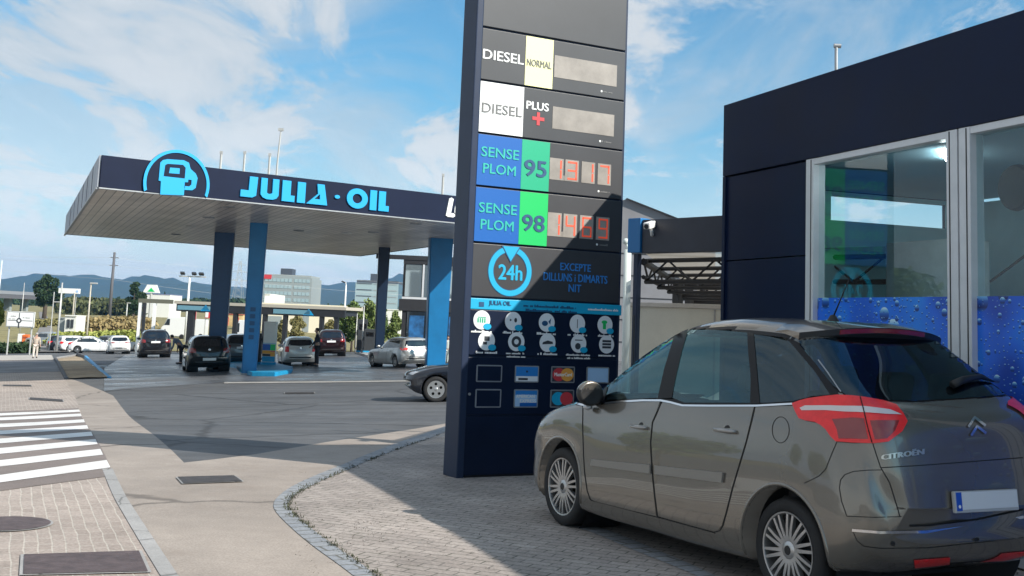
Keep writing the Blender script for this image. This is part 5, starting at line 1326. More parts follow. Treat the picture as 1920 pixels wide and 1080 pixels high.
make_car(449, 684, 111, 'suv', 'grey car half hidden between the navy and blue pillars', P_grey, 4.4, 1.62, 1.84, 2.65, loc_=gp(452, 684), lampm=M_taild)
make_car(800, 668, 125, 'suv', 'black car behind the silver sporty hatchback by the shop', P_black, 4.4, 1.62, 1.84, 2.65, loc_=gp(800, 673), lampm=M_taild)
make_car(372, 662, 106, 'hatch', 'black car seen past the roof of the dark hatchback', P_black, 4.2, 1.48, 1.76, 2.6, loc_=gp(372, 665), lampm=M_taild)
# ------------------------------------------------------------------ pump island and pumps
IA = at(490, 703, 48.0); ig = [gp(*q).to_2d() for q in ((441, 690), (452, 699), (472, 705.5), (515, 706), (546, 700), (549, 694), (520, 687), (505, 684))]
ic = gp(492, 697)
isl = empty('pump_island', ic, 'blue kerbed pump island under the bright blue pillar', 'island')
ax = Vector((math.cos(R(112)), math.sin(R(112)), 0)); axl = Vector((-ax.y, ax.x, 0))
o2 = [Vector(p)-ic.to_2d() for p in ig]
oo = [o2[0]+ax.to_2d()*5, *o2, o2[-1]+ax.to_2d()*5]
M_isl = mat('island_blue', (.008, .28, .52), .5, var=.2, vscale=2)
def raised(name, pts, h, m_, root, o_):
    bm = NB(); f = bm.faces.new([bm.verts.new((p.x, p.y, gz(p.x+o_.x, p.y+o_.y)-o_.z-.05)) for p in pts])
    e = bmesh.ops.extrude_face_region(bm, geom=[f])
    for v in [q_ for q_ in e['geom'] if isinstance(q_, bmesh.types.BMVert)]: v.co.z += h+.05
    bmesh.ops.bevel(bm, geom=[e_ for e_ in bm.edges if e_.verts[0].co.z > -.02+h*.0 and e_.verts[1].co.z > h*.4], offset=.02, segments=2, affect='EDGES')
    return obj(name, bm, m_, root)
raised('kerb', oo, .16, M_isl, isl, ic)
M_pump = mat('pump_grey', (.74, .72, .67), .45, var=.05); M_pdark = mat('pump_dark', (.03, .035, .04), .5)
def fuel_pump(loc_, rz, label, dark=False, w=.62, d=.42, h=2.05):
    r = empty('fuel_pump', loc_, label, 'fuel pump', rz, 'fuel pumps')
    mm = M_pdark if dark else M_pump
    bm = NB(); bx(bm, -w/2, w/2, -d/2, d/2, .12, h, .03); obj('cabinet', bm, mm, r)
    bm = NB(); bx(bm, -w/2-.02, w/2+.02, -d/2-.02, d/2+.02, 0, .12, .01); obj('base', bm, M_isl, r)
    bm = NB(); bx(bm, -w*.36, w*.36, -d/2-.012, -d/2, h*.68, h*.86, .005); obj('display', bm, M_cglass if not dark else M_gloss, r) if dark else bm.free()
    if not dark:
        zs = [(.14, .40, M_isl, -w/2, w/2), (.40, .52, M_ink, -w/2, w/2-.22), (.40, .62, M_orange, w/2-.22, w/2), (.52, .68, M_orange, -w/2, w/2-.22), (.62, .68, M_red_, w/2-.22, w/2), (.68, .98, M_blue, -w/2, w/2-.24), (.68, .98, M_green, w/2-.24, w/2)]
        for a, b, m_, x0, x1 in zs:
            bm = NB(); bx(bm, x0, x1, -d/2-.006, -d/2+.004, a+.004, b-.004); obj('fuel_sticker', bm, m_, r)
        bm = NB(); bx(bm, -w/2, w/2, -d/2-.006, -d/2+.004, 1.0, 1.025); obj('fuel_sticker', bm, M_cyan, r)
    for k, y in ((-1, -.08), (-1, .08)):
        bm = NB(); x = k*(w/2+.05); tube(bm, [(k*w/2, y, h*.55), (x-.05, y-.03, h*.60), (x-.12, y-.05, h*.42), (x-.10, y-.04, .28), (x-.02, y, .22), (k*w/2, y, .35)], .022, 8); obj('hose', bm, M_plastic, r, True)
        bm = NB(); bx(bm, k*w/2-.06, k*w/2, y-.04, y+.04, h*.50, h*.66, .01); obj('nozzle', bm, M_plastic, r)
    return r
pb_ = gp(503, 690); pb_.z += .16
fuel_pump(pb_, R(4), 'pale grey fuel pump with coloured fuel stickers on the blue island', False, .60, .42, 2.05)
pp_ = gp(478, 689.5); pp_.z += .16
fuel_pump(pp_, R(4), 'dark fuel pump with black hoses beside the bright blue pillar', True, .5, .4, 1.5)
i2 = gp(690, 667); is2 = empty('pump_island', i2, 'grey kerbed island beside the slim dark pillar', 'island')
raised('kerb', [Vector(gp(*q).to_2d())-i2.to_2d() for q in ((668, 663), (690, 671), (705, 670), (705, 660), (690, 658))], .15, M_kerb, is2, i2)
q_ = gp(677, 664); q_.z += .15; fuel_pump(q_, R(10), 'slender black pump at the left end of the grey island', True, .75, .5, 2.5)
q_ = gp(691, 664.5); q_.z += .15; fuel_pump(q_, R(10), 'squat dark pump against the slim dark pillar', True, .8, .5, 1.75)
q_ = gp(842, 668); fuel_pump(q_, R(10), 'dark pump half hidden behind the price totem', True, .8, .5, 1.9)
# ================================================================== PEOPLE
def skin(name, verts, edges, radii, m_, parent, root_i=0, sub=1):
    me = bpy.data.meshes.new(name); me.from_pydata(verts, edges, []); o = bpy.data.objects.new(name, me); COL.objects.link(o)
    o.modifiers.new('s', 'SKIN'); 
    for i, v in enumerate(me.skin_vertices[0].data):
        r_ = radii[i]; v.radius = (r_, r_) if not isinstance(r_, tuple) else r_; v.use_root = (i == root_i)
    sb = o.modifiers.new('u', 'SUBSURF'); sb.levels = sub; sb.render_levels = sub
    bpy.context.view_layer.update(); dg = bpy.context.evaluated_depsgraph_get()
    m2 = bpy.data.meshes.new_from_object(o.evaluated_get(dg)); m2.name = name
    for p_ in m2.polygons: p_.use_smooth = True
    bpy.data.objects.remove(o); bpy.data.meshes.remove(me)
    m2.materials.clear(); m2.materials.append(m_)
    o = bpy.data.objects.new(name, m2); COL.objects.link(o); o.parent = parent; return o
M_skin = mat('skin', (.42, .25, .18), .55)
M_hair = mat('hair_dark', (.02, .016, .014), .7)
M_hairg = mat('hair_grey', (.35, .33, .31), .7)
def person(loc_, rz, label, top, bottom, h=1.75, hair=M_hair, lean=0, arms=((.0, .0), (.0, .0)), stride=.0, shoe=None):
    # local frame: +y is the way the person faces, z up; arms = (forward swing, side spread) in degrees for left, right
    r = empty('person', loc_, label, 'person', rz, 'people at the filling station'); k = h/1.75
    L_ = math.radians(lean)
    def tor(x, y, z):      # lean the trunk forward about the hips
        dz = z-.93; return (x*k, (y*math.cos(L_)+dz*math.sin(L_))*k, (.93+dz*math.cos(L_)-y*math.sin(L_))*k)
    V, E_, Rr = [], [], []
    def add(p, rad, par=None):
        V.append(p); Rr.append(rad*k); 
        if par is not None: E_.append((par, len(V)-1))
        return len(V)-1
    pel = add((0, 0, .95*k), .13); ch = add(tor(0, 0, 1.18), .125, pel); sh = add(tor(0, -.01, 1.40), .12, ch); nk = add(tor(0, .005, 1.50), .052, sh)
    hd0 = add(tor(0, .025, 1.57), .072, nk); hd1 = add(tor(0, .03, 1.64), .092, hd0); hd2 = add(tor(0, .02, 1.72), .062, hd1)
    legs = {}
    for s in (-1, 1):
        fs = stride*s
        hp_ = add((.09*s*k, 0, .88*k), .095, pel); kn = add((.10*s*k, fs*.5*k+.02, .50*k), .062, hp_); an = add((.10*s*k, fs*k-.02, .09*k), .042, kn); to = add((.11*s*k, fs*k+.15*k, .035*k), .036, an)
        legs[s] = ((.09*s*k, 0, .88*k), V[kn], V[an], V[to])
    armp = {}
    for s, (fw_, sp_) in zip((-1, 1), arms):
        a = R(fw_); b = R(sp_+8)
        S = Vector((.19*s, -.01, 1.40)); U = Vector((math.sin(b)*s, math.sin(a)*math.cos(b), -math.cos(a)*math.cos(b)))
        El = S+U*.28; a2 = a+R(18); U2 = Vector((math.sin(b)*.6*s, math.sin(a2), -math.cos(a2))).normalized(); Wr = El+U2*.25; Pm = Wr+U2*.07
        sI = add(tor(*S), .062, sh); eI = add(tor(*El), .044, sI); wI = add(tor(*Wr), .029, eI); pI = add(tor(*Pm), .034, wI)
        sd_ = Vector((0, 1, 0)) if abs(U2.y) < .8 else Vector((0, 0, 1))
        for q_, (of, ln_) in enumerate(((-.028, .075), (-.009, .088), (.010, .082), (.028, .062))):
            p1 = Pm+sd_*of+U2*.035; p2 = p1+U2*ln_*.55+Vector((-.012*s, 0, 0)); f1 = add(tor(*p1), .010, pI); add(tor(*p2), .008, f1)
        t1 = Wr+U2*.03+sd_*.035; add(tor(*(t1+U2*.035+sd_*.012)), .010, add(tor(*t1), .012, wI))
        armp[s] = (tor(*S), tor(*El), tor(*(Wr-U2*.02)))
    skin('body', V, E_, Rr, M_skin, r, 0, 1)
    # clothing follows the same joints, a little looser
    J = [(0, 0, .90*k), tor(0, 0, 1.18), tor(0, -.01, 1.40), tor(0, .0, 1.46)]; e2 = [(0, 1), (1, 2), (2, 3)]; r2 = [.155*k, .15*k, .145*k, .075*k]
    for s in (-1, 1):
        b_ = len(J); J += list(armp[s]); e2 += [(2, b_), (b_, b_+1), (b_+1, b_+2)]; r2 += [.078*k, .058*k, .044*k]
    skin('jacket', J, e2, r2, top, r, 1)
    J = [(0, 0, .97*k)]; e2 = []; r2 = [.14*k]
    for s in (-1, 1):
        b_ = len(J); q_ = legs[s]; J += [q_[0], q_[1], (q_[2][0], q_[2][1], q_[2][2]+.0)]; e2 += [(0, b_), (b_, b_+1), (b_+1, b_+2)]; r2 += [.112*k, .08*k, .062*k]
    skin('trousers', J, e2, r2, bottom, r, 0)
    for s in (-1, 1):
        q_ = legs[s]; bm = NB(); box(bm, (q_[3][0], (q_[3][1]+q_[2][1])/2+.01, .05), (.10, .29, .085), 0, .03); obj('shoe', bm, shoe or M_plastic, r, True)
    c_ = Vector(tor(0, .012, 1.675)); bm = NB(); bmesh.ops.create_icosphere(bm, subdivisions=2, radius=1)
    for v in bm.verts:
        v.co = Vector((v.co.x*.098*k, v.co.y*.112*k-.012*k, max(v.co.z, -.45 if v.co.y < .2 else .25)*.105*k))+c_
    obj('hair', bm, hair, r, True)
    for s in (-1, 1):
        bm = NB(); bmesh.ops.create_icosphere(bm, subdivisions=1, radius=.012*k, matrix=Matrix.Translation(tor(.034*s, .118, 1.645))); obj('eye', bm, M_ink, r)
    bm = NB(); bmesh.ops.create_cone(bm, segments=6, radius1=.018*k, radius2=.004*k, depth=.04*k, matrix=Matrix.Translation(tor(0, .125, 1.615)) @ Matrix.Rotation(R(-60), 4, 'X')); obj('nose', bm, M_skin, r)
    return r
M_beige = mat('beige_cloth', (.42, .36, .30), .9, var=.1); M_cream = mat('cream_cloth', (.58, .52, .46), .9); M_bluegrey = mat('blue_grey_cloth', (.17, .20, .26), .9); M_dkcloth = mat('dark_cloth', (.02, .022, .03), .9); M_brownc = mat('brown_cloth', (.10, .085, .075), .9); M_palecl = mat('pale_cloth', (.45, .50, .48), .9)
person(gp(65, 672), R(20), 'person in a beige jacket and cream trousers walking away along the pavement', M_beige, M_cream, 1.76, M_hairg, 12, ((15, 4), (-15, 4)), .17)
person(gp(338, 683), R(82), 'person in a blue grey shirt bending to refuel the black off road car', M_bluegrey, M_dkcloth, 1.84, M_hair, 50, ((48, 2), (38, 2)), .08)
person(gp(818, 691), R(150), 'person in dark clothes standing against the wide bright blue pillar', M_dkcloth, M_brownc, 1.76, M_hair, 3, ((12, 4), (0, 4)), .05)
person(gp(593, 687), R(100), 'dark clad person standing between the pale silver estate and the wine red car', M_dkcloth, M_dkcloth, 1.88, M_hair, 4, ((25, 6), (10, 4)), .04)
person(gp(836, 683), R(200), 'person in pale clothes partly hidden behind the price totem', M_palecl, M_palecl, 1.5, M_hair, 14, ((30, 6), (10, 4)), .1)
# ================================================================== SHOP BEHIND THE CANOPY
M_shopd = mat('shop_dark_band', (.022, .022, .026), .5, var=.15); M_shopglass = glassmat('shop_glazing', (.16, .20, .22), .30, .03); M_shopg2 = glassmat('shop_lower_glazing', (.02, .025, .03), .10, .04)
M_poster = mat('poster_blue', (.015, .10, .26), .5, var=.8, vscale=2.2)
s0 = at(751, 640, 66); s0.z = gz(s0.x, s0.y); sa = R(5)
shop = empty('station_shop', s0, 'two storey station shop with white framed upper windows under the canopy', 'shop', sa)
SLn = 17
def SB(x0, x1, y0, y1, z0, z1, nm, m_, par=None, bev=0):
    bm = NB(); bx(bm, x0, x1, y0, y1, z0, z1, bev); return obj(nm, bm, m_, par or shop)
zt_ = at(751, 490, 66).z-s0.z; zg = at(751, 556, 66).z-s0.z; zd_ = at(751, 582, 66).z-s0.z
SB(0, SLn, .05, 9, -1, zt_, 'core', M_shopd); SB(-.2, SLn, -.05, .05, zd_, zg-.13, 'dark_band', M_shopd)
SB(-.05, SLn, -.06, .06, zg-.12, zg, 'sill', M_alu); SB(-.05, SLn, -.06, .05, zt_-.12, zt_+.25, 'parapet', M_shopd)
SB(-1.6, SLn, -.10, 0, zt_+.1, zt_+.35, 'eaves', M_shopd)
for k in range(12):
    x = k*1.08
    wn_ = SB(x+.09, x+1.0, -.015, .04, zg+.02, zt_-.14, 'upper_window', M_shopglass); SB(x-.04, x+.07, -.05, .05, zg+.01, zt_-.13, 'window_mullion', M_alu if k % 2 else M_black)
for k in range(4):
    SB(.3+k*2.2, 2.3+k*2.2, -.01, .04, .15, zd_-.05, 'shop_window', M_shopg2)
    SB(.42+k*2.2, 1.25+k*2.2, -.03, -.015, .45, zd_-.25, 'poster', M_poster); SB(1.35+k*2.2, 2.2+k*2.2, -.03, -.015, .45, zd_-.25, 'poster', M_poster)
# ================================================================== WASH BAY BESIDE THE NAVY BUILDING
M_beam = mat('bay_fascia', (.020, .024, .040), .5, var=.12); M_beigew = groundmat('beige_wall', (.52, .50, .43), .85, .06, .08, 41); M_hall = mat('hall_cladding', (.20, .20, .215), .7, var=.12, vscale=.5)
q = bpy.data.materials.new('bay_roof_sheet'); q.use_nodes = True; t = q.node_tree; t.nodes.clear(); o = N(t, 'ShaderNodeOutputMaterial'); tb_ = N(t, 'ShaderNodeBsdfTranslucent'); tb_.inputs[0].default_value = (.62, .58, .5, 1); dfb = N(t, 'ShaderNodeBsdfDiffuse'); dfb.inputs[0].default_value = (.5, .47, .42, 1); tr_b = N(t, 'ShaderNodeBsdfTransparent'); mxa = N(t, 'ShaderNodeMixShader'); mxb = N(t, 'ShaderNodeMixShader')
mxa.inputs[0].default_value = .45; t.links.new(tb_.outputs[0], mxa.inputs[1]); t.links.new(tr_b.outputs[0], mxa.inputs[2]); mxb.inputs[0].default_value = .2; t.links.new(mxa.outputs[0], mxb.inputs[1]); t.links.new(dfb.outputs[0], mxb.inputs[2]); t.links.new(mxb.outputs[0], o.inputs[0]); M_trans = q; M_truss = mat('bay_truss', (.022, .02, .02), .6)
bl_ = at(1205, 475, 15.2); br_ = at(1352, 475, 14.2)
bay = empty('wash_bay_canopy', (bl_.x, bl_.y, bl_.z), 'low open wash bay canopy with navy fascia between totem and navy building', 'canopy', math.atan2(br_.y-bl_.y, br_.x-bl_.x))
ln_ = (br_-bl_).to_2d().length; hb_ = at(1205, 412, 15.2).z-bl_.z
bm = NB(); bx(bm, -.02, ln_+.2, 0, .12, 0, hb_, .01); obj('fascia', bm, M_beam, bay)
wl_ = .25
bm = NB(); bx(bm, -wl_, -.025, -.03, .16, .01, hb_+.025, .01); obj('corner_box', bm, mat('corner_blue', (.008, .16, .42), .45), bay)
bm = NB(); bx(bm, -.19, -.115, .03, .105, -bl_.z-.2, 0, .006); obj('post', bm, M_navyside, bay)
# roof sheet running back to the right, its near-left corner under the fascia
rv = Vector((.21, 1, 0)).normalized(); rvl = Matrix.Rotation(-bay.rotation_euler.z, 3, 'Z') @ rv
bm = NB(); q_ = [Vector((-.1, .13, .02)), Vector((ln_+3.2, .13, .02)), Vector((ln_+3.2, .13, .02))+rvl*18, Vector((-.1, .13, .02))+rvl*18]; bm.faces.new([bm.verts.new(p) for p in q_]); bmesh.ops.solidify(bm, geom=bm.faces[:], thickness=-.04); obj('roof_sheet', bm, M_trans, bay)
for k in range(9):
    bm = NB(); p0 = Vector((-.1, .13, -.10))+rvl*(k*2.1+.3)
    for z in (-.02, -.30): tube(bm, [p0+Vector((0, 0, z+.05)), p0+Vector((ln_+3.2, 0, z+.05))], .03, 6)
    for j in range(8): tube(bm, [p0+Vector((j*.8, 0, -.25)), p0+Vector((j*.8+.4, 0, .03))], .014, 5); tube(bm, [p0+Vector((j*.8+.4, 0, .03)), p0+Vector((j*.8+.8, 0, -.25))], .014, 5)
    obj('roof_truss', bm, M_truss, bay)
bm = NB(); p0 = Vector((-.1, .13, -.1)); tube(bm, [p0, p0+rvl*18], .05, 6); tube(bm, [p0+Vector((0, 0, -.2)), p0+rvl*18+Vector((0, 0, -.2))], .03, 6)
for j in range(26): tube(bm, [p0+rvl*(j*.7)+Vector((0, 0, -.2 if j % 2 else 0)), p0+rvl*(j*.7+.7)+Vector((0, 0, 0 if j % 2 else -.2))], .016, 5)
obj('edge_beam', bm, M_truss, bay)
for k in (6.5, 10.5, 15): 
    bm = NB(); p0 = Vector((-.05, .13, -.12))+rvl*k; bx(bm, p0.x-.07, p0.x+.07, p0.y-.07, p0.y+.07, -3.2, p0.z); obj('post', bm, M_truss, bay)
# camera and small lamp
cp_ = at(1220, 422, 15.0)
cc_ = empty('security_camera', cp_, 'white security camera fixed to the corner of the wash bay fascia', 'camera', R(-28))
bm = NB(); box(bm, (0, -.02, 0), (.09, .26, .085), 0, .015, 0, Matrix.Rotation(R(12), 4, 'X')); obj('housing', bm, M_whitep, cc_)
bm = NB(); lathe(bm, [(0, -.16), (.03, -.16), (.034, -.14)], 14, Matrix.Rotation(R(12), 4, 'X')); obj('lens', bm, M_ink, cc_)
bm = NB(); tube(bm, [(0, .02, -.04), (0, .05, -.12), (.0, .2, -.12)], .022, 8); obj('bracket', bm, M_whitep, cc_, True)
# white post, beige wall, grey hall
w0 = at(1176, 575, 17.5); w1 = at(1177, 468, 17.5); bm = NB(); tube(bm, [Vector((w0.x, w0.y, 0)), w1], .055, 14); bmesh.ops.create_icosphere(bm, subdivisions=2, radius=.05, matrix=Matrix.Translation(w1+Vector((-.03, 0, .12)))); tube(bm, [w1, w1+Vector((-.03, 0, .12))], .015, 6)
tag(obj('white_post', bm, mat('post_paint', (.62, .68, .66), .5), smooth=True), 'slim white post with a ball top between totem and wash bay', 'post')
a, b = at(1178, 566, 20.5), at(1400, 575, 19.5)
bw = empty('beige_wall', (a.x, a.y, 0), 'beige rendered wall with pale coping below the wash bay', 'wall', math.atan2(b.y-a.y, b.x-a.x)); ll = (b-a).to_2d().length
bm = NB(); bx(bm, 0, ll, 0, .2, -.6, a.z-.08); obj('wall_face', bm, M_beigew, bw); bm = NB(); bx(bm, -.04, ll+.04, -.04, .24, a.z-.075, a.z, .01); obj('coping', bm, M_pale, bw)
for x in (1.55, 2.55): bm = NB(); bx(bm, x, x+.03, -.012, -.002, -.5, a.z-.09); obj('wall_joint', bm, M_kerb, bw)
tag(obj('ground_pole', (lambda b_: (tube(b_, [Vector((*at(1190, 640, 15).to_2d(), 0)), at(1189, 590, 15)], .012, 6), b_)[1])(NB()), M_ink), 'thin dark pole in front of the beige wall', 'pole')
h0_ = at(1020, 560, 66); h1_ = at(1340, 560, 66); ang_ = math.atan2(h1_.y-h0_.y, h1_.x-h0_.x)
hall = empty('grey_hall', (h0_.x, h0_.y, gz(h0_.x, h0_.y)), 'large grey hall with a low pitched roof beyond the wash bay', 'building', ang_)
ll = (h1_-h0_).to_2d().length; ze = at(1268, 412, 66).z-hall.location.z; zr_ = at(1165, 366, 64).z-hall.location.z
xe = (at(1268, 412, 66)-h0_).to_2d().length; xr_ = (at(1165, 366, 64)-h0_).to_2d().length
bm = NB(); prism(bm, [(0, -1), (ll, -1), (ll, ze-1.6), (xe, ze), (xr_, zr_), (0, zr_-1.0)], -26); obj('walls', bm, M_hall, hall)
def hroof(x0, z0, x1, z1, nm):
    bm = NB(); vs = [bm.verts.new(p) for p in ((x0, -.3, z0+.05), (x1, -.3, z1+.05), (x1, 26, z1+.05), (x0, 26, z0+.05))]; bm.faces.new(vs); bmesh.ops.solidify(bm, geom=bm.faces[:], thickness=.25); obj(nm, bm, mat('hall_roof', (.16, .16, .165), .7, var=.15), hall)
hroof(xr_, zr_, xe+.4, ze-.1, 'roof')
for k in range(6):
    bm = NB(); zz_ = (k+1)*zr_/7.5; bx(bm, 0, ll, -.03, -.002, zz_, zz_+.05)
    if zz_ < ze-1.8: obj('cladding_joint', bm, M_shopd, hall)
    else: bm.free()
# ================================================================== FAR WASH BAYS (LOW CANOPY)
FY = 96
fl_, fr_ = at(330, 585, FY), at(646, 598, FY-3); fz = gz(fl_.x, fl_.y)
fb = empty('far_canopy', (fl_.x, fl_.y, 0), 'long low dark canopy over wash bays beyond the pumps', 'canopy', math.atan2(fr_.y-fl_.y, fr_.x-fl_.x)); fw_ = (fr_-fl_).to_2d().length
zt1 = at(330, 566.5, FY).z; zb1 = at(330, 583, FY).z
M_fard = mat('far_canopy_dark', (.022, .024, .028), .5, var=.1); M_farp = mat('far_canopy_roof', (.50, .46, .38), .8)
bm = NB(); bx(bm, 0, fw_, 0, .3, zb1, zt1-.12); obj('fascia', bm, M_fard, fb)
bm = NB(); bx(bm, -.2, fw_+.1, -.05, 4, zt1-.12, zt1+.12); obj('roof', bm, M_farp, fb)
bm = NB(); bx(bm, .2, fw_-.2, .4, 3.6, zb1+.12, zt1-.14); obj('ceiling', bm, M_fard, fb)
for px in (336, 345, 393, 440, 487, 500, 541, 613, 642):
    x = (at(px, 600, FY-1)-fl_).to_2d().length; bm = NB(); bx(bm, x-.16, x+.16, .05, .4, fz-.6, zb1); obj('post', bm, M_fard, fb)
for px in (354, 546): 
    x = (at(px, 580, FY)-fl_).to_2d().length; bm = NB(); bx(bm, x-.9, x+2.2, -.04, -.005, zb1+.12, zt1-.24); obj('sign_strip', bm, mat('faded_blue_sign', (.16, .34, .42), .6), fb)
for px in (390, 594):
    x = (at(px, 580, FY)-fl_).to_2d().length; bm = NB(); prism(bm, [(x-.45, zb1+.08), (x+.45, zb1+.08), (x, zt1-.14)], .04); obj('sign_mark', bm, M_logo, fb)
a = at(266, 570, FY+3); bm = NB()
k_ = empty('bay_end_frame', (a.x, a.y, 0), 'pale posts and dark frame at the left end of the far canopy', 'frame')
for dx, m_ in ((-.1, M_whitep), (.25, M_fard), (1.1, M_whitep)):
    bm = NB(); bx(bm, dx-.12, dx+.12, -.12, .12, fz-.9, a.z+.1); obj('post', bm, m_, k_)
bm = NB(); bx(bm, -.3, 2.6, -.1, .1, a.z+.11, a.z+.45); obj('beam', bm, mat('olive_beam', (.12, .12, .09), .7), k_)
# ================================================================== FAR BUILDINGS
M_conc_b = mat('office_concrete', (.27, .305, .31), .8, var=.08); M_offg = glassmat('office_glass', (.26, .36, .38), .15, .08); M_offd = mat('office_dark', (.06, .07, .09), .6)
def office(pl, pr, ptop, pbot, Y, label, floors, bays, split, red=False, dark_left=False):
    a = at(pl, pbot, Y); b = at(pr, pbot, Y); w_ = b.x-a.x; zt = at((pl+pr)/2, ptop, Y).z; zb = -2.0
    r = empty('office_building', (a.x, a.y, zb), label, 'building', 0, 'far office blocks'); Hh = zt-zb; D_ = 22
    bm = NB(); bx(bm, 0, w_, 0, D_, 0, Hh); obj('walls', bm, M_conc_b if not dark_left else M_offg, r)
    fh = Hh/floors
    for f in range(floors):
        for (x0, x1, n_) in ((0.03*w_, split*w_-.02*w_, bays), (split*w_+.02*w_, .97*w_, max(2, int(bays*.7)))):
            if dark_left:
                bm = NB(); bx(bm, x0, x1, -.12, -.01, f*fh+fh*.80, f*fh+fh*.95); obj('spandrel', bm, M_offd if x0 < split*w_*.5 else M_conc_b, r); continue
            for k in range(n_):
                xa = x0+(x1-x0)*k/n_; xb = x0+(x1-x0)*(k+.86)/n_; bm = NB(); bx(bm, xa, xb, -.1, .2, f*fh+fh*.28, f*fh+fh*.80); obj('window', bm, M_offg, r)
    bm = NB(); bx(bm, w_*.02, w_*.98, .3, D_*.9, Hh, Hh+.9); obj('parapet', bm, M_offd if dark_left else M_conc_b, r)
    bm = NB(); bx(bm, w_*.32, w_*.56, 2, 9, Hh+.9, Hh+3.2); obj('plant_room', bm, M_offd, r)
    if red: bm = NB(); bx(bm, w_*.0, w_*.16, -.3, .28, Hh-.8, Hh+.7); obj('red_sign', bm, M_red_, r)
    return r
office(491, 582, 520, 572, 420, 'broad grey office block with rows of windows and a small red rooftop sign', 7, 7, .62, True)
office(664, 745, 531, 582, 400, 'glassy blue office block behind the green trees', 7, 6, .40, False, True)
def shed(pl, pr, pt, Y, label, m_, name='warehouse', deep=14, roofm=None, windows=(), zb=None, cat='building'):
    a = at(pl, 590, Y); b = at(pr, 590, Y); zt = at((pl+pr)/2, pt, Y).z; z0 = gz(a.x, a.y)-.3 if zb is None else zb
    r = empty(name, (a.x, a.y, z0), label, cat); w_ = b.x-a.x; bm = NB(); bx(bm, 0, w_, 0, deep, 0, zt-z0); obj('walls', bm, m_, r)
    bm = NB(); bx(bm, -w_*.015, w_*1.015, -.15, deep+.1, zt-z0+.003, zt-z0+max(.12, w_*.015)); obj('roof', bm, roofm or m_, r)
    for (u0, u1, v0, v1, mm) in windows:
        bm = NB(); bx(bm, u0*w_, u1*w_, -.12, .1, v0*(zt-z0), v1*(zt-z0)); obj('window', bm, mm, r)
    return r
M_wwall = mat('white_wall', (.70, .70, .66), .7, var=.05); M_cream2 = mat('cream_wall', (.72, .66, .52), .8)
shed(478, 660, 573, 210, 'long cream warehouse behind the far canopy', M_cream2, windows=((.1, .28, .1, .6, M_conc_b), (.5, .56, .1, .7, M_conc_b)))
shed(655, 752, 580, 230, 'white warehouse half hidden by the green trees', M_wwall, windows=((.86, .95, .1, .6, M_conc_b),))
shed(494, 505, 552, 215, 'narrow white stair block before the grey offices', M_wwall)
shed(123, 144, 593, 138, 'small white hut with two dark windows in the flower field', M_wwall, 'white_hut', 3, None, ((.22, .42, .55, .88, M_ink), (.55, .78, .55, .88, M_ink)), cat='hut')
shed(112, 122, 597, 140, 'grey low shed against the white hut', M_conc_b, 'grey_shed', 3, cat='hut')
shed(170, 183, 578.5, 330, 'tiny far white house with one dark window', M_wwall, 'white_house', 5, None, ((.2, .4, .5, .85, M_ink),), cat='house')
shed(192, 199, 581, 330, 'tiny far white house with bare wall, right of the windowed one', M_wwall, 'white_house', 5, cat='house')
shed(418, 456, 590, 240, 'shop with a red roof and yellow front beyond the pillars', mat('yellow_wall', (.55, .40, .20), .7, var=.5, vscale=.5), 'red_roofed_shop', 8, mat('red_roof', (.42, .06, .04), .6), ((.1, .3, .2, .8, M_red_), (.6, .8, .2, .8, M_red_)), cat='shop')
shed(272, 316, 552, 320, 'low white store under the trapezoid sign', M_wwall, 'white_store', 12, mat('store_band', (.25, .25, .45), .6), zb=-1, cat='store')
def van(pl, pr, pt, pb, Y, label, m_):
    a = at(pl, pb, Y); b = at(pr, pb, Y); z0 = gz(a.x, a.y); zt = at((pl+pr)/2, pt, Y).z; w_ = b.x-a.x; h_ = max(1.8, zt-z0)
    r = empty('parked_van', (a.x, a.y, z0), label, 'van', 0, 'white vans beyond the far canopy')
    bm = NB(); prism(bm, [(0, .35), (w_, .35), (w_, h_*.98), (w_*.97, h_), (w_*.24, h_), (w_*.10, h_*.62), (.0, h_*.5)], -2.0); bmesh.ops.bevel(bm, geom=bm.edges[:], offset=.06, segments=2, affect='EDGES'); obj('body', bm, m_, r)
    bm = NB(); prism(bm, [(w_*.12, h_*.62), (w_*.32, h_*.62), (w_*.32, h_*.9), (w_*.235, h_*.9)], .02); obj('side_window', bm, M_cglass, r)
    for x in (.2, .8):
        bm = NB(); lathe(bm, [(0, -.02), (.2, -.02), (.33, .0), (.33, .2), (0, .2)], 16, Matrix.Translation((w_*x, 0, .33))); obj('wheel', bm, M_tyre, r, True)
van(302, 352, 594, 612, 150, 'long white van parked left of the red banner', P_white); van(350, 384, 598, 612, 155, 'white van parked behind the red banner', P_white); van(438, 470, 600, 625, 110, 'white van glimpsed between the two left pillars', P_white)
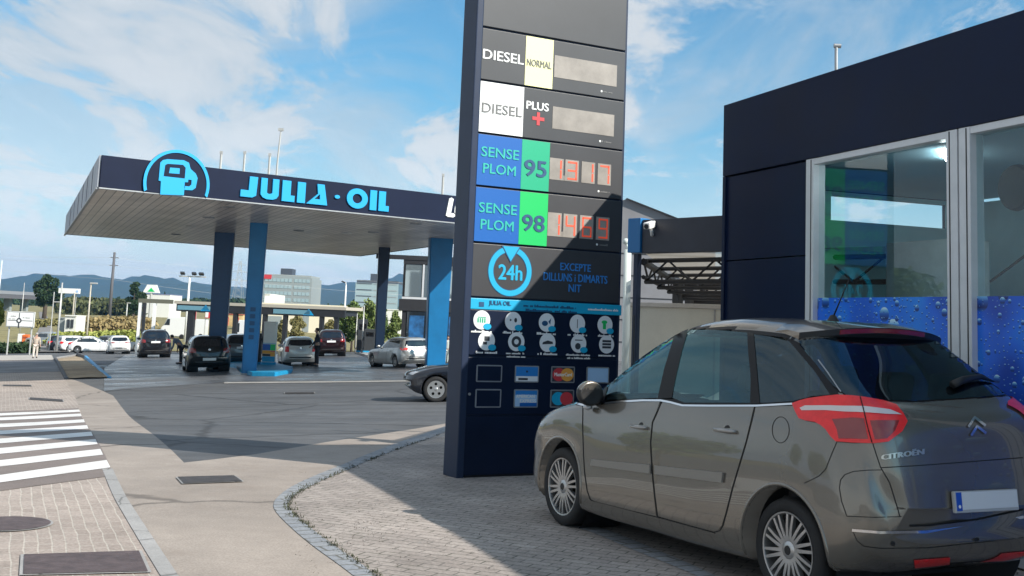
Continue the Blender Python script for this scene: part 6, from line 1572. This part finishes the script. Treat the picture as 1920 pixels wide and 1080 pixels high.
# ================================================================== SIGNS, BINS, POSTS
def post_bm(px0, py0, px1, py1, Y, r0, r1=None, foot=None):
    a = at(px0, py0, Y); b = at(px1, py1, Y); bm = NB(); x = b.x
    tube(bm, [(x, b.y, gz(x, b.y)-.2), (x, b.y, b.z)], [r0, r1 or r0], 8); return bm, Vector((x, b.y, b.z))
M_galv = mat('galvanised', (.50, .50, .48), .5, .3, var=.1); M_sodium = mat('lamp_post_tan', (.46, .42, .34), .6, var=.1)
def sign_board(c0, c1, Y, name, label, cat, face_m, posts, thick=.12):
    a = at(*c0, Y); b = at(*c1, Y); r = empty(name, (a.x, a.y, b.z), label, cat)
    w_, h_ = b.x-a.x, a.z-b.z
    bm = NB(); bx(bm, 0, w_, 0, thick, 0, h_, .02); obj('board', bm, face_m, r)
    for u in posts:
        x = u*w_; bm = NB(); tube(bm, [(x, thick+.08, gz(a.x+x, a.y)-b.z-.2), (x, thick+.08, h_*.9)], .07, 8); obj('post', bm, M_galv, r)
    return r, w_, h_
r, w_, h_ = sign_board((13, 583), (63, 614.5), 96, 'direction_sign', 'large white roundabout direction sign on two posts by the pavement', 'road sign', M_whitep, (.1, .9))
plate(r, 'sign_border', rect(.03, .03, w_-.03, h_-.03), M_greytext, -.004, .004, [rect(.07, .07, w_-.07, h_-.07)])
cx, cz = w_*.46, h_*.42
plate(r, 'roundabout_ring', circ(cx, cz, .21, 24), M_ink, -.004, .01, [circ(cx, cz, .11, 18)])
for q_ in (rect(cx-.03, cz+.2, cx+.03, cz+.62), rect(cx-.05, cz-.62, cx+.05, cz-.2), rect(.14, cz-.02, cx-.2, cz+.02), rect(cx+.2, cz-.02, w_-.14, cz+.02)): plate(r, 'roundabout_arm', q_, M_ink, -.004, .008)
scribble(r, cx-.7, cx-.25, cz+.3, .10, M_greytext, -.004, 5); scribble(r, cx+.3, cx+.9, cz+.2, .10, M_greytext, -.004, 6); scribble(r, .2, .7, cz+.08, .09, M_greytext, -.004, 7)
a = gp(41, 648); rb = empty('orange_bin', a, 'orange bin with a white side standing below the direction sign', 'bin')
bm = NB(); bx(bm, -.05, .62, 0, .8, .12, 1.15, .05); obj('body', bm, mat('bin_orange', (.72, .17, .04), .5), rb); bm = NB(); bx(bm, -.55, -.06, .05, .75, .1, 1.2, .03); obj('side_panel', bm, M_whitep, rb); bm = NB(); bx(bm, .05, .52, -.02, .0, .75, .95, .01); obj('slot', bm, mat('bin_dark', (.35, .06, .02), .5), rb)
for k in (-.3, .4): bm = NB(); bx(bm, k-.06, k+.06, .2, .5, -.1, .14); obj('foot', bm, M_plastic, rb)
r, w_, h_ = sign_board((110, 540), (148, 551), 190, 'billboard', 'long white billboard on tall posts above the field', 'billboard', M_whitep, (.12, .8), .6)
plate(r, 'emblem', circ(w_*.9, h_*.45, h_*.25, 14), mat('pale_blue_print', (.35, .5, .75), .5), -.004, .02)
a = at(283, 549, 300); tr = empty('trapezoid_sign', (a.x, a.y, a.z), 'white trapezoid shop sign with a green mark above the far canopy', 'sign'); sc_ = 300/FOC
bm = NB(); prism(bm, [(-15.5*sc_, 0), (15.5*sc_, 0), (9*sc_, 15*sc_), (-8*sc_, 15*sc_)], -.8); obj('board', bm, M_whitep, tr)
plate(tr, 'green_mark', [(-7*sc_, 2*sc_), (7*sc_, 2*sc_), (3*sc_, 6*sc_), (0, 9.5*sc_), (-3*sc_, 6*sc_)], M_green, -.005, .05)
bm = NB(); tube(bm, [(0, .4, gz(a.x, a.y)-a.z-1), (0, .4, .1)], .35, 8); obj('post', bm, M_galv, tr)
r, w_, h_ = sign_board((349, 582), (367, 599), 140, 'red_banner', 'red and white banner hanging beyond the far canopy, nearer the dark hatchback', 'banner', M_red_, (.05, .95)); plate(r, 'white_print', rect(w_*.02, h_*.1, w_*.28, h_*.9), M_whitep, -.004, .02)
r, w_, h_ = sign_board((385, 582), (398, 597), 140, 'red_banner', 'small red banner with a white half beside the navy pillar', 'banner', M_red_, (.05, .95)); plate(r, 'white_print', rect(w_*.05, h_*.1, w_*.45, h_*.9), M_whitep, -.004, .02)
GL = 'lamp posts and poles in the background'
def lamp_post(px0, px1, pyt, Y, label, m_, head='none', rad=.09):
    bm, tip = post_bm(px0, 640, px1, pyt, Y, rad*1.25, rad*.7); r = empty('lamp_post', (tip.x, tip.y, gz(tip.x, tip.y)), label, 'lamp post', 0, GL)
    for v in bm.verts: v.co -= r.location
    obj('pole', bm, m_, r, True); tl_ = tip-r.location
    if head == 'arm':
        s_ = Y/FOC; bm = NB(); tube(bm, [tl_, tl_+Vector((-1*s_, 0, 5*s_)), tl_+Vector((-4*s_, 0, 6.5*s_))], .06, 6); obj('arm', bm, m_, r); bm = NB(); box(bm, tl_+Vector((-5*s_, 0, 6*s_)), (8*s_, .4, 2.6*s_), 0, .05, 0, Matrix.Rotation(R(20), 4, 'Y')); obj('lamp_head', bm, M_ink, r)
    if head == 'flood':
        s_ = Y/FOC; bm = NB(); bx(bm, tl_.x-20*s_, tl_.x+30*s_, -.08+tl_.y, .08+tl_.y, tl_.z-.1, tl_.z+.05); obj('crossbar', bm, M_galv, r)
        for u, wv_ in ((-13, 8), (8.5, 8), (22, 9)):
            bm = NB(); box(bm, tl_+Vector((u*s_, -.2, 5*s_)), (wv_*s_, .5, 3.6*s_), 0, .04, 0, Matrix.Rotation(R(-25), 4, 'X')); obj('lamp_head', bm, M_ink, r)
    if head == 'small':
        bm = NB(); box(bm, tl_+Vector((.25, 0, .0)), (.7, .25, .14), 0, .03); obj('lamp_head', bm, M_galv, r)
    return r
lamp_post(165, 171, 531, 112, 'slender tan lamp post standing between white saloon and field', M_sodium, 'small')
lamp_post(107, 117, 530, 106, 'pale lamp post rising past the left end of the billboard', M_galv, 'none')
lamp_post(352, 356, 518, 140, 'white post with three floodlights on a bar', M_whitep, 'flood', .16)
lamp_post(648, 649, 535, 150, 'pale lamp post with a hooked dark head above the trees', M_whitep, 'arm', .12)
lamp_post(3, 4, 488, 120, 'thin white post at the left edge of the view', M_whitep, 'none', .06)
lamp_post(136, 140, 549, 190, 'thin tan pole right of the billboard posts, in the field', M_sodium, 'none', .12)
lamp_post(45, 46, 530, 140, 'thin grey pole rising behind the direction sign', M_galv, 'none', .05)
lamp_post(237, 239, 568, 210, 'short pale pole at the foot of the dark pine', M_galv, 'small', .12)
lamp_post(685, 683, 573, 90, 'slim pale post in front of the green trees, right of the far canopy', M_galv, 'none', .06)
lamp_post(671, 670, 588, 95, 'short pale post beside the far canopy and the trees', M_galv, 'none', .05)
# lattice gate frame by the road
a = at(100, 566, 108); gf = empty('metal_frame', (a.x, a.y, gz(a.x, a.y)), 'thin metal goal frame beside the pale lamp post', 'frame')
for x in (0, .65): bm = NB(); tube(bm, [(x, 0, -.2), (x, 0, a.z-gf.location.z+(.9 if x == 0 else .2))], .05, 6); obj('post', bm, M_galv, gf)
bm = NB(); tube(bm, [(0, 0, a.z-gf.location.z), (.65, 0, a.z-gf.location.z)], .05, 6); obj('crossbar', bm, M_galv, gf)
# utility pole with wires, lattice pylon
M_pole = mat('weathered_pole', (.11, .11, .12), .8)
bm, tip = post_bm(207, 556, 215, 473, 260, .42, .28); up = empty('utility_pole', (tip.x, tip.y, gz(tip.x, tip.y)), 'tall dark utility pole before the blue hills', 'pole')
for v in bm.verts: v.co -= up.location
obj('shaft', bm, M_pole, up, True)
tl_ = tip-up.location
for dz in (-1.2, -2.9): bm = NB(); bx(bm, -.9, 1.0, -.08, .08, tl_.z+dz-.08, tl_.z+dz+.08); obj('crossarm', bm, M_pole, up)
for n_, (dz, y0, y1) in enumerate(((-1.2, -3.2, 4.0), (-2.9, -6.5, 1.0), (-6.0, -9, -2))):
    bm = NB(); p0 = tip+Vector((0, 0, dz)); pts = [p0+Vector((-95, -10, -y0*1.2)).lerp(Vector((0, 0, 0)), t_)-Vector((0, 0, 2.2*4*t_*(1-t_))) for t_ in np.linspace(0, 1, 10)]+[p0+Vector((0, 0, 0)).lerp(Vector((140, 70, y1-2)), t_)-Vector((0, 0, 3*4*t_*(1-t_))) for t_ in np.linspace(0, 1, 14)][1:]
    tube(bm, pts, .022, 4); tag(obj('power_line', bm, M_galv), ['upper power line hung from the utility pole', 'middle power line hung from the utility pole', 'lowest power line sagging from the utility pole'][n_], 'wire')
pb0, pt0 = at(450, 572, 700), at(451, 489, 700); py_ = empty('lattice_pylon', (pt0.x, pt0.y, gz(pt0.x, pt0.y)), 'faint lattice pylon between the two left pillars', 'pylon'); hz_ = pt0.z-py_.location.z
bm = NB(); n_ = 9
def pw(t_): return 3.6*(1-t_)**1.2+.5
for sx, sy in ((-1, -1), (1, -1), (1, 1), (-1, 1)): tube(bm, [(sx*pw(t_), sy*pw(t_), hz_*t_) for t_ in np.linspace(0, 1, n_)], .09, 4)
for i in range(n_-1):
    t0, t1 = i/(n_-1), (i+1)/(n_-1)
    for s in (-1, 1): tube(bm, [(-pw(t0), s*pw(t0), hz_*t0), (pw(t1), s*pw(t1), hz_*t1)], .06, 4); tube(bm, [(pw(t0), s*pw(t0), hz_*t0), (-pw(t1), s*pw(t1), hz_*t1)], .06, 4)
obj('tower', bm, M_galv, py_)
for t_, wv_ in ((.62, 5.2), (.78, 4.4), (.92, 3.4)):
    bm = NB(); tube(bm, [(-wv_, 0, hz_*t_), (0, 0, hz_*t_+1.2), (wv_, 0, hz_*t_)], .09, 4); tube(bm, [(-wv_, 0, hz_*t_), (wv_, 0, hz_*t_)], .09, 4); obj('crossarm', bm, M_galv, py_)
# rods standing on the station canopy
for (px, p0, p1, lb, Y) in ((415, 316, 288, 'short grey rod on the canopy roof right of the logo', 48), (459, 322, 288, 'grey rod on the canopy roof above the first letters', 50), (506, 330, 292, 'grey rod on the canopy roof beside the tall aerial', 50), (831, 362, 330, 'rod on the canopy roof left of the totem', 52), (861, 366, 325, 'rod on the canopy roof touching the totem edge', 52)):
    t_ = at(px, p1, Y); bm = NB(); tube(bm, [(t_.x, t_.y, ZS+HF-.05), t_], .055, 6); box(bm, (t_.x, t_.y, t_.z+.04), (.11, .11, .12)); tag(obj('roof_rod', bm, M_galv), lb, 'rod', 'rods on the canopy roof')
t_ = at(527, 243, 50); b_ = at(518, 340, 50); bm = NB(); tube(bm, [(b_.x-.02, b_.y, ZS+HF-.05), (t_.x-.06, t_.y, t_.z*.55+ZS*.45+.6), t_], [.05, .045, .035], 6); box(bm, t_, (.22, .1, .12)); tag(obj('aerial_mast', bm, M_galv), 'tall thin aerial mast on the canopy roof, highest of the rods', 'mast', 'rods on the canopy roof')
# ================================================================== OVERPASS
a, b = at(-60, 548, 300), at(74, 553, 330)
ov = empty('overpass', (a.x, a.y, 0), 'dark concrete overpass on piers at the far left', 'bridge', math.atan2(b.y-a.y, b.x-a.x)); ll = (b-a).to_2d().length
zt = a.z; bm = NB(); bx(bm, -40, ll, 0, 9, zt-1.1, zt); obj('deck', bm, mat('overpass_concrete', (.10, .10, .11), .9, var=.2), ov); bm = NB(); bx(bm, -40, ll, -.1, .1, zt+.01, zt+.9); obj('parapet', bm, mat('overpass_rail', (.22, .23, .25), .8), ov)
for x in np.arange(-30, ll, 7.5): bm = NB(); bx(bm, x-.5, x+.5, 3, 5, -4, zt-1.1); obj('pier', bm, M_conc_b, ov)
# ================================================================== VEGETATION
def leafmat(name, a, b): 
    q = bpy.data.materials.new(name); q.use_nodes = True; t = q.node_tree; p = t.nodes['Principled BSDF']; g = N(t, 'ShaderNodeNewGeometry')
    t.links.new(ramp(t, g.outputs['Random Per Island'], [(0, a), (1, b)]), p.inputs['Base Color']); p.inputs['Roughness'].default_value = .75; p.inputs['Specular IOR Level'].default_value = .2; MATS[name] = q; return q
L_dark = leafmat('leaf_dark', (.020, .040, .018), (.05, .085, .035)); L_mid = leafmat('leaf_mid', (.06, .10, .025), (.15, .21, .06)); L_light = leafmat('leaf_light', (.11, .16, .04), (.24, .29, .10)); L_olive = leafmat('leaf_olive', (.13, .13, .05), (.30, .26, .11)); L_dry = leafmat('leaf_dry', (.20, .16, .07), (.38, .29, .14)); L_yel = leafmat('leaf_yellow', (.20, .24, .05), (.40, .42, .12))
M_bark = mat('bark', (.11, .085, .065), .9, var=.3, vscale=8)
def leaves(name, blobs, n, size, m_, parent=None, seed=1, ground=False):
    r = np.random.default_rng(seed); vs = []; 
    tot_ = sum(b[3]*b[4]*b[5] for b in blobs)
    for (cx, cy, cz, rx, ry, rz_) in blobs:
        k = max(8, int(n*rx*ry*rz_/tot_)); d = r.normal(size=(k, 3)); d /= np.linalg.norm(d, axis=1)[:, None]
        rad = r.uniform(.45, 1.05, k)[:, None]**.6; c = np.array([cx, cy, cz])+d*rad*np.array([rx, ry, rz_])
        a = r.normal(size=(k, 3)); a /= np.linalg.norm(a, axis=1)[:, None]; b = np.cross(a, r.normal(size=(k, 3))); b /= np.linalg.norm(b, axis=1)[:, None]
        s = (size*r.uniform(.5, 1.3, k))[:, None]
        vs.append(np.stack([c-a*s-b*s*.6, c+a*s-b*s*.6, c+a*s+b*s*.6, c-a*s+b*s*.6], 1).reshape(-1, 3))
    V = np.concatenate(vs); F = np.arange(len(V)).reshape(-1, 4)
    me = bpy.data.meshes.new(name); me.from_pydata(V.tolist(), [], F.tolist()); me.materials.append(m_)
    o = bpy.data.objects.new(name, me); COL.objects.link(o); 
    if parent: o.parent = parent
    return o
def tree(px, pyt, pyb, wpx, Y, label, lm, seed, n=2500, trunk=.3, kind='tree', zbase=None, blobs=9, conic=False):
    t_ = at(px, pyt, Y); b_ = at(px, pyb, Y); s_ = Y/FOC; z0 = gz(t_.x, t_.y) if zbase is None else zbase
    r = empty(kind, (t_.x, t_.y, z0), label, 'tree', 0, 'trees in the background'); H_ = t_.z-z0; hb2 = max(.0, b_.z-z0); hw = wpx*s_/2
    q = random.Random(seed); bl = []; hc = (H_-hb2)
    for k in range(blobs):
        f = (k+.5)/blobs; a = q.uniform(0, 6.28); prof = (1-f)**.8 if conic else math.sin(math.pi*min(.97, max(.12, f*.85+.12)))
        rr_ = hw*prof*q.uniform(.25, .6); sz = hw*q.uniform(.38, .6)*(.45+.55*prof)
        bl.append((math.cos(a)*rr_, math.sin(a)*rr_, hb2+hc*(.08+f*.86)-sz*.2*f, sz, sz, min(sz*.8, hc*.22)))
    leaves('crown', bl, n, max(.08, hw*.06), lm, r, seed)
    bm = NB(); tr_ = [(0, 0, -.3), (q.uniform(-.2, .2)*trunk, 0, hb2+hc*.2), (q.uniform(-1, 1)*trunk, q.uniform(-1, 1)*trunk, hb2+hc*.65)]; tube(bm, tr_, [trunk, trunk*.75, trunk*.3], 8)
    for k in range(4):
        b2 = bl[k*2 % len(bl)]; tube(bm, [tr_[1], Vector(tr_[1]).lerp(Vector(b2[:3]), .6)+Vector((0, 0, .2)), b2[:3]], [trunk*.4, trunk*.25, trunk*.1], 6)
    obj('trunk', bm, M_bark, r, True); return r
tree(90, 513, 574, 56, 240, 'big dark round tree at the end of the overpass', L_dark, 11, 7000, .5, blobs=16)
tree(254, 526, 596, 42, 230, 'dark upright pine left of the trapezoid sign', L_dark, 12, 7000, .45, blobs=16)
tree(309, 545, 562, 9, 330, 'tiny dark conifer against the blue hills', L_dark, 13, 600, .3, conic=True)
for i, (px, t_, b_, w__, Y, lm, lb) in enumerate(((664, 560, 645, 62, 108, L_mid, 'leafy green tree at the right end of the far canopy'), (692, 556, 645, 66, 103, L_light, 'tall light green tree left of the slim dark pillar'), (636, 574, 640, 36, 130, L_mid, 'green tree just behind the far canopy end'),
        (743, 578, 648, 40, 104, L_light, 'light green tree between the slim dark pillar and shop'), (716, 570, 645, 44, 125, L_mid, 'green tree hidden behind the slim dark pillar'), (560, 590, 640, 38, 125, L_olive, 'olive tree seen under the far canopy, left of the dark person'), (530, 598, 642, 30, 122, L_olive, 'small olive tree under the far canopy beside the pale pump'), (620, 598, 642, 36, 120, L_olive, 'olive tree behind the wine red car'))):
    tree(px, t_, b_, w__, Y, lb, lm, 30+i, 4500, .12, blobs=15)
tree(-2, 560, 618, 26, 60, 'yellow green shrub cut off by the left edge', L_yel, 50, 1500, .06, 'shrub')
for i, (x, y, h_) in enumerate(((-29, 9, 5.2), (-31, 17, 6.0), (-30, 25, 5.0), (-33, 34, 6.4), (-32, 42, 5.6))):
    # trees added out of view to darken the reflections in the car
    z0 = gz(x, y); q_ = random.Random(90+i); r = empty('reflection_tree', (x, y, z0), 'round unseen tree added left of the pavement for reflections', 'tree', 0, 'unseen trees added for reflections')
    leaves('crown', [(q_.uniform(-1, 1)*1.2, q_.uniform(-1, 1)*1.2, h_*q_.uniform(.5, .85), 1.5, 1.5, 1.2) for k in range(9)], 2500, .14, L_mid, r, 90+i)
    bm = NB(); tube(bm, [(0, 0, -.3), (.05, 0, h_*.4), (0, .1, h_*.75)], [.16, .12, .05], 8); obj('trunk', bm, M_bark, r, True)
def thicket(name, label, cat, pxs, Y0, Y1, pyt0, pyt1, n, size, lm, seed, depth=4, kind='stuff'):
    q = random.Random(seed); bl = []
    x0, x1 = pxs; k = max(6, int((x1-x0)/3))
    for i in range(k):
        px = x0+(x1-x0)*(i+q.random())/k; f = (px-x0)/(x1-x0); Y = Y0+(Y1-Y0)*f+q.uniform(0, depth); p = at(px, (pyt0+(pyt1-pyt0)*f)+q.uniform(0, 5), Y); zg_ = gz(p.x, p.y); hh = max(.5, p.z-zg_)
        bl.append((p.x, p.y, zg_+hh*.45, hh*q.uniform(.6, 1.1)+.2, hh*.7, hh*.55))
    o = leaves(name, bl, n, size, lm, None, seed); return tag(o, label, cat, kind=kind)
thicket('bush_thicket', 'yellow green bushes along the near edge of the field', 'bushes', (112, 266), 112, 112, 622, 618, 9000, .17, L_yel, 61, 5)
thicket('flower_field', 'rusty brown weeds spreading across the field', 'weeds', (138, 268), 150, 160, 594, 590, 9000, .2, L_dry, 62, 25)
thicket('hedge_thicket', 'dark low hedge behind the direction sign', 'hedge', (-30, 62), 101, 103, 641, 641, 5000, .12, L_dark, 63, 2)
thicket('far_wood', 'dark green wood along the foot of the hills', 'wood', (-120, 470), 520, 520, 556, 560, 9000, .9, L_dark, 64, 70)
L_od = leafmat('leaf_olive_dark', (.05, .065, .028), (.12, .13, .055))
thicket('far_wood', 'olive green wood on the slope behind the field', 'wood', (128, 300), 300, 320, 556, 562, 14000, .5, L_od, 65, 50)
thicket('far_wood', 'wood seen beyond the offices', 'wood', (440, 900), 620, 620, 566, 576, 5000, 1.0, L_dark, 66, 60)
thicket('roadside_scrub', 'pale scrub beside the grey road', 'scrub', (56, 112), 170, 190, 600, 596, 3000, .22, L_olive, 67, 20)
# ================================================================== HILLS
RP = [(-400, 520), (-200, 535), (-60, 528), (0, 533), (60, 531), (112, 528), (126, 523), (180, 528), (214, 526), (242, 531), (300, 536), (335, 532), (360, 529), (400, 534), (440, 538), (470, 546), (520, 550), (585, 544), (650, 539), (700, 535), (760, 528), (840, 522), (960, 520), (1100, 530), (1300, 545), (1600, 560), (2200, 580), (2600, 590)]
HD = 4200; rx_ = [at(px, py, HD).x for px, py in RP]; rz2 = [at(px, py, HD).z for px, py in RP]
M_hill = leafmat('hill_forest', (.035, .055, .03), (.06, .085, .04))
nx_, ny_ = 260, 16; bm = NB(); gd = []
xs_ = np.linspace(rx_[0], rx_[-1], nx_); nr = np.random.default_rng(3)
for j in range(ny_):
    f = j/(ny_-1); prof = math.sin(min(1, f/.72)*math.pi/2)**1.3 if f < .72 else math.cos((f-.72)/.28*math.pi/2)
    Y = 2500+f/.72*(HD-2500); row = []
    for i, x in enumerate(xs_):
        z = np.interp(x, rx_, rz2); wob = nr.normal()*4*math.sin(math.pi*f) + 14*math.sin(x*.006+j*1.1)*math.sin(math.pi*f)*(abs(f-.72) > .05)
        row.append(bm.verts.new((x*(Y/HD)**.0, Y, -6+(z+6)*prof+wob*(abs(f-.72) > .05))))
    gd.append(row)
for j in range(ny_-1):
    for i in range(nx_-1): bm.faces.new((gd[j][i], gd[j][i+1], gd[j+1][i+1], gd[j+1][i]))
q = groundmat('hill_woodland', (.035, .052, .028), .95, .1, .35, 51); 
tag(obj_raw('hills', bm, q, smooth=True), kind='structure')
# ================================================================== AIR
HAZE = 1.5e-4
if HAZE:
    bm = NB(); bx(bm, -5200, 5200, -60, 4900, -14, 170)
    q = bpy.data.materials.new('haze_air'); q.use_nodes = True; t = q.node_tree; t.nodes.clear(); o = N(t, 'ShaderNodeOutputMaterial'); v = N(t, 'ShaderNodeVolumePrincipled')
    v.inputs['Color'].default_value = (.22, .54, 1.0, 1); v.inputs['Density'].default_value = HAZE; v.inputs['Anisotropy'].default_value = .2
    t.links.new(v.outputs[0], o.inputs['Volume']); tag(obj('haze', bm, q), kind='stuff')
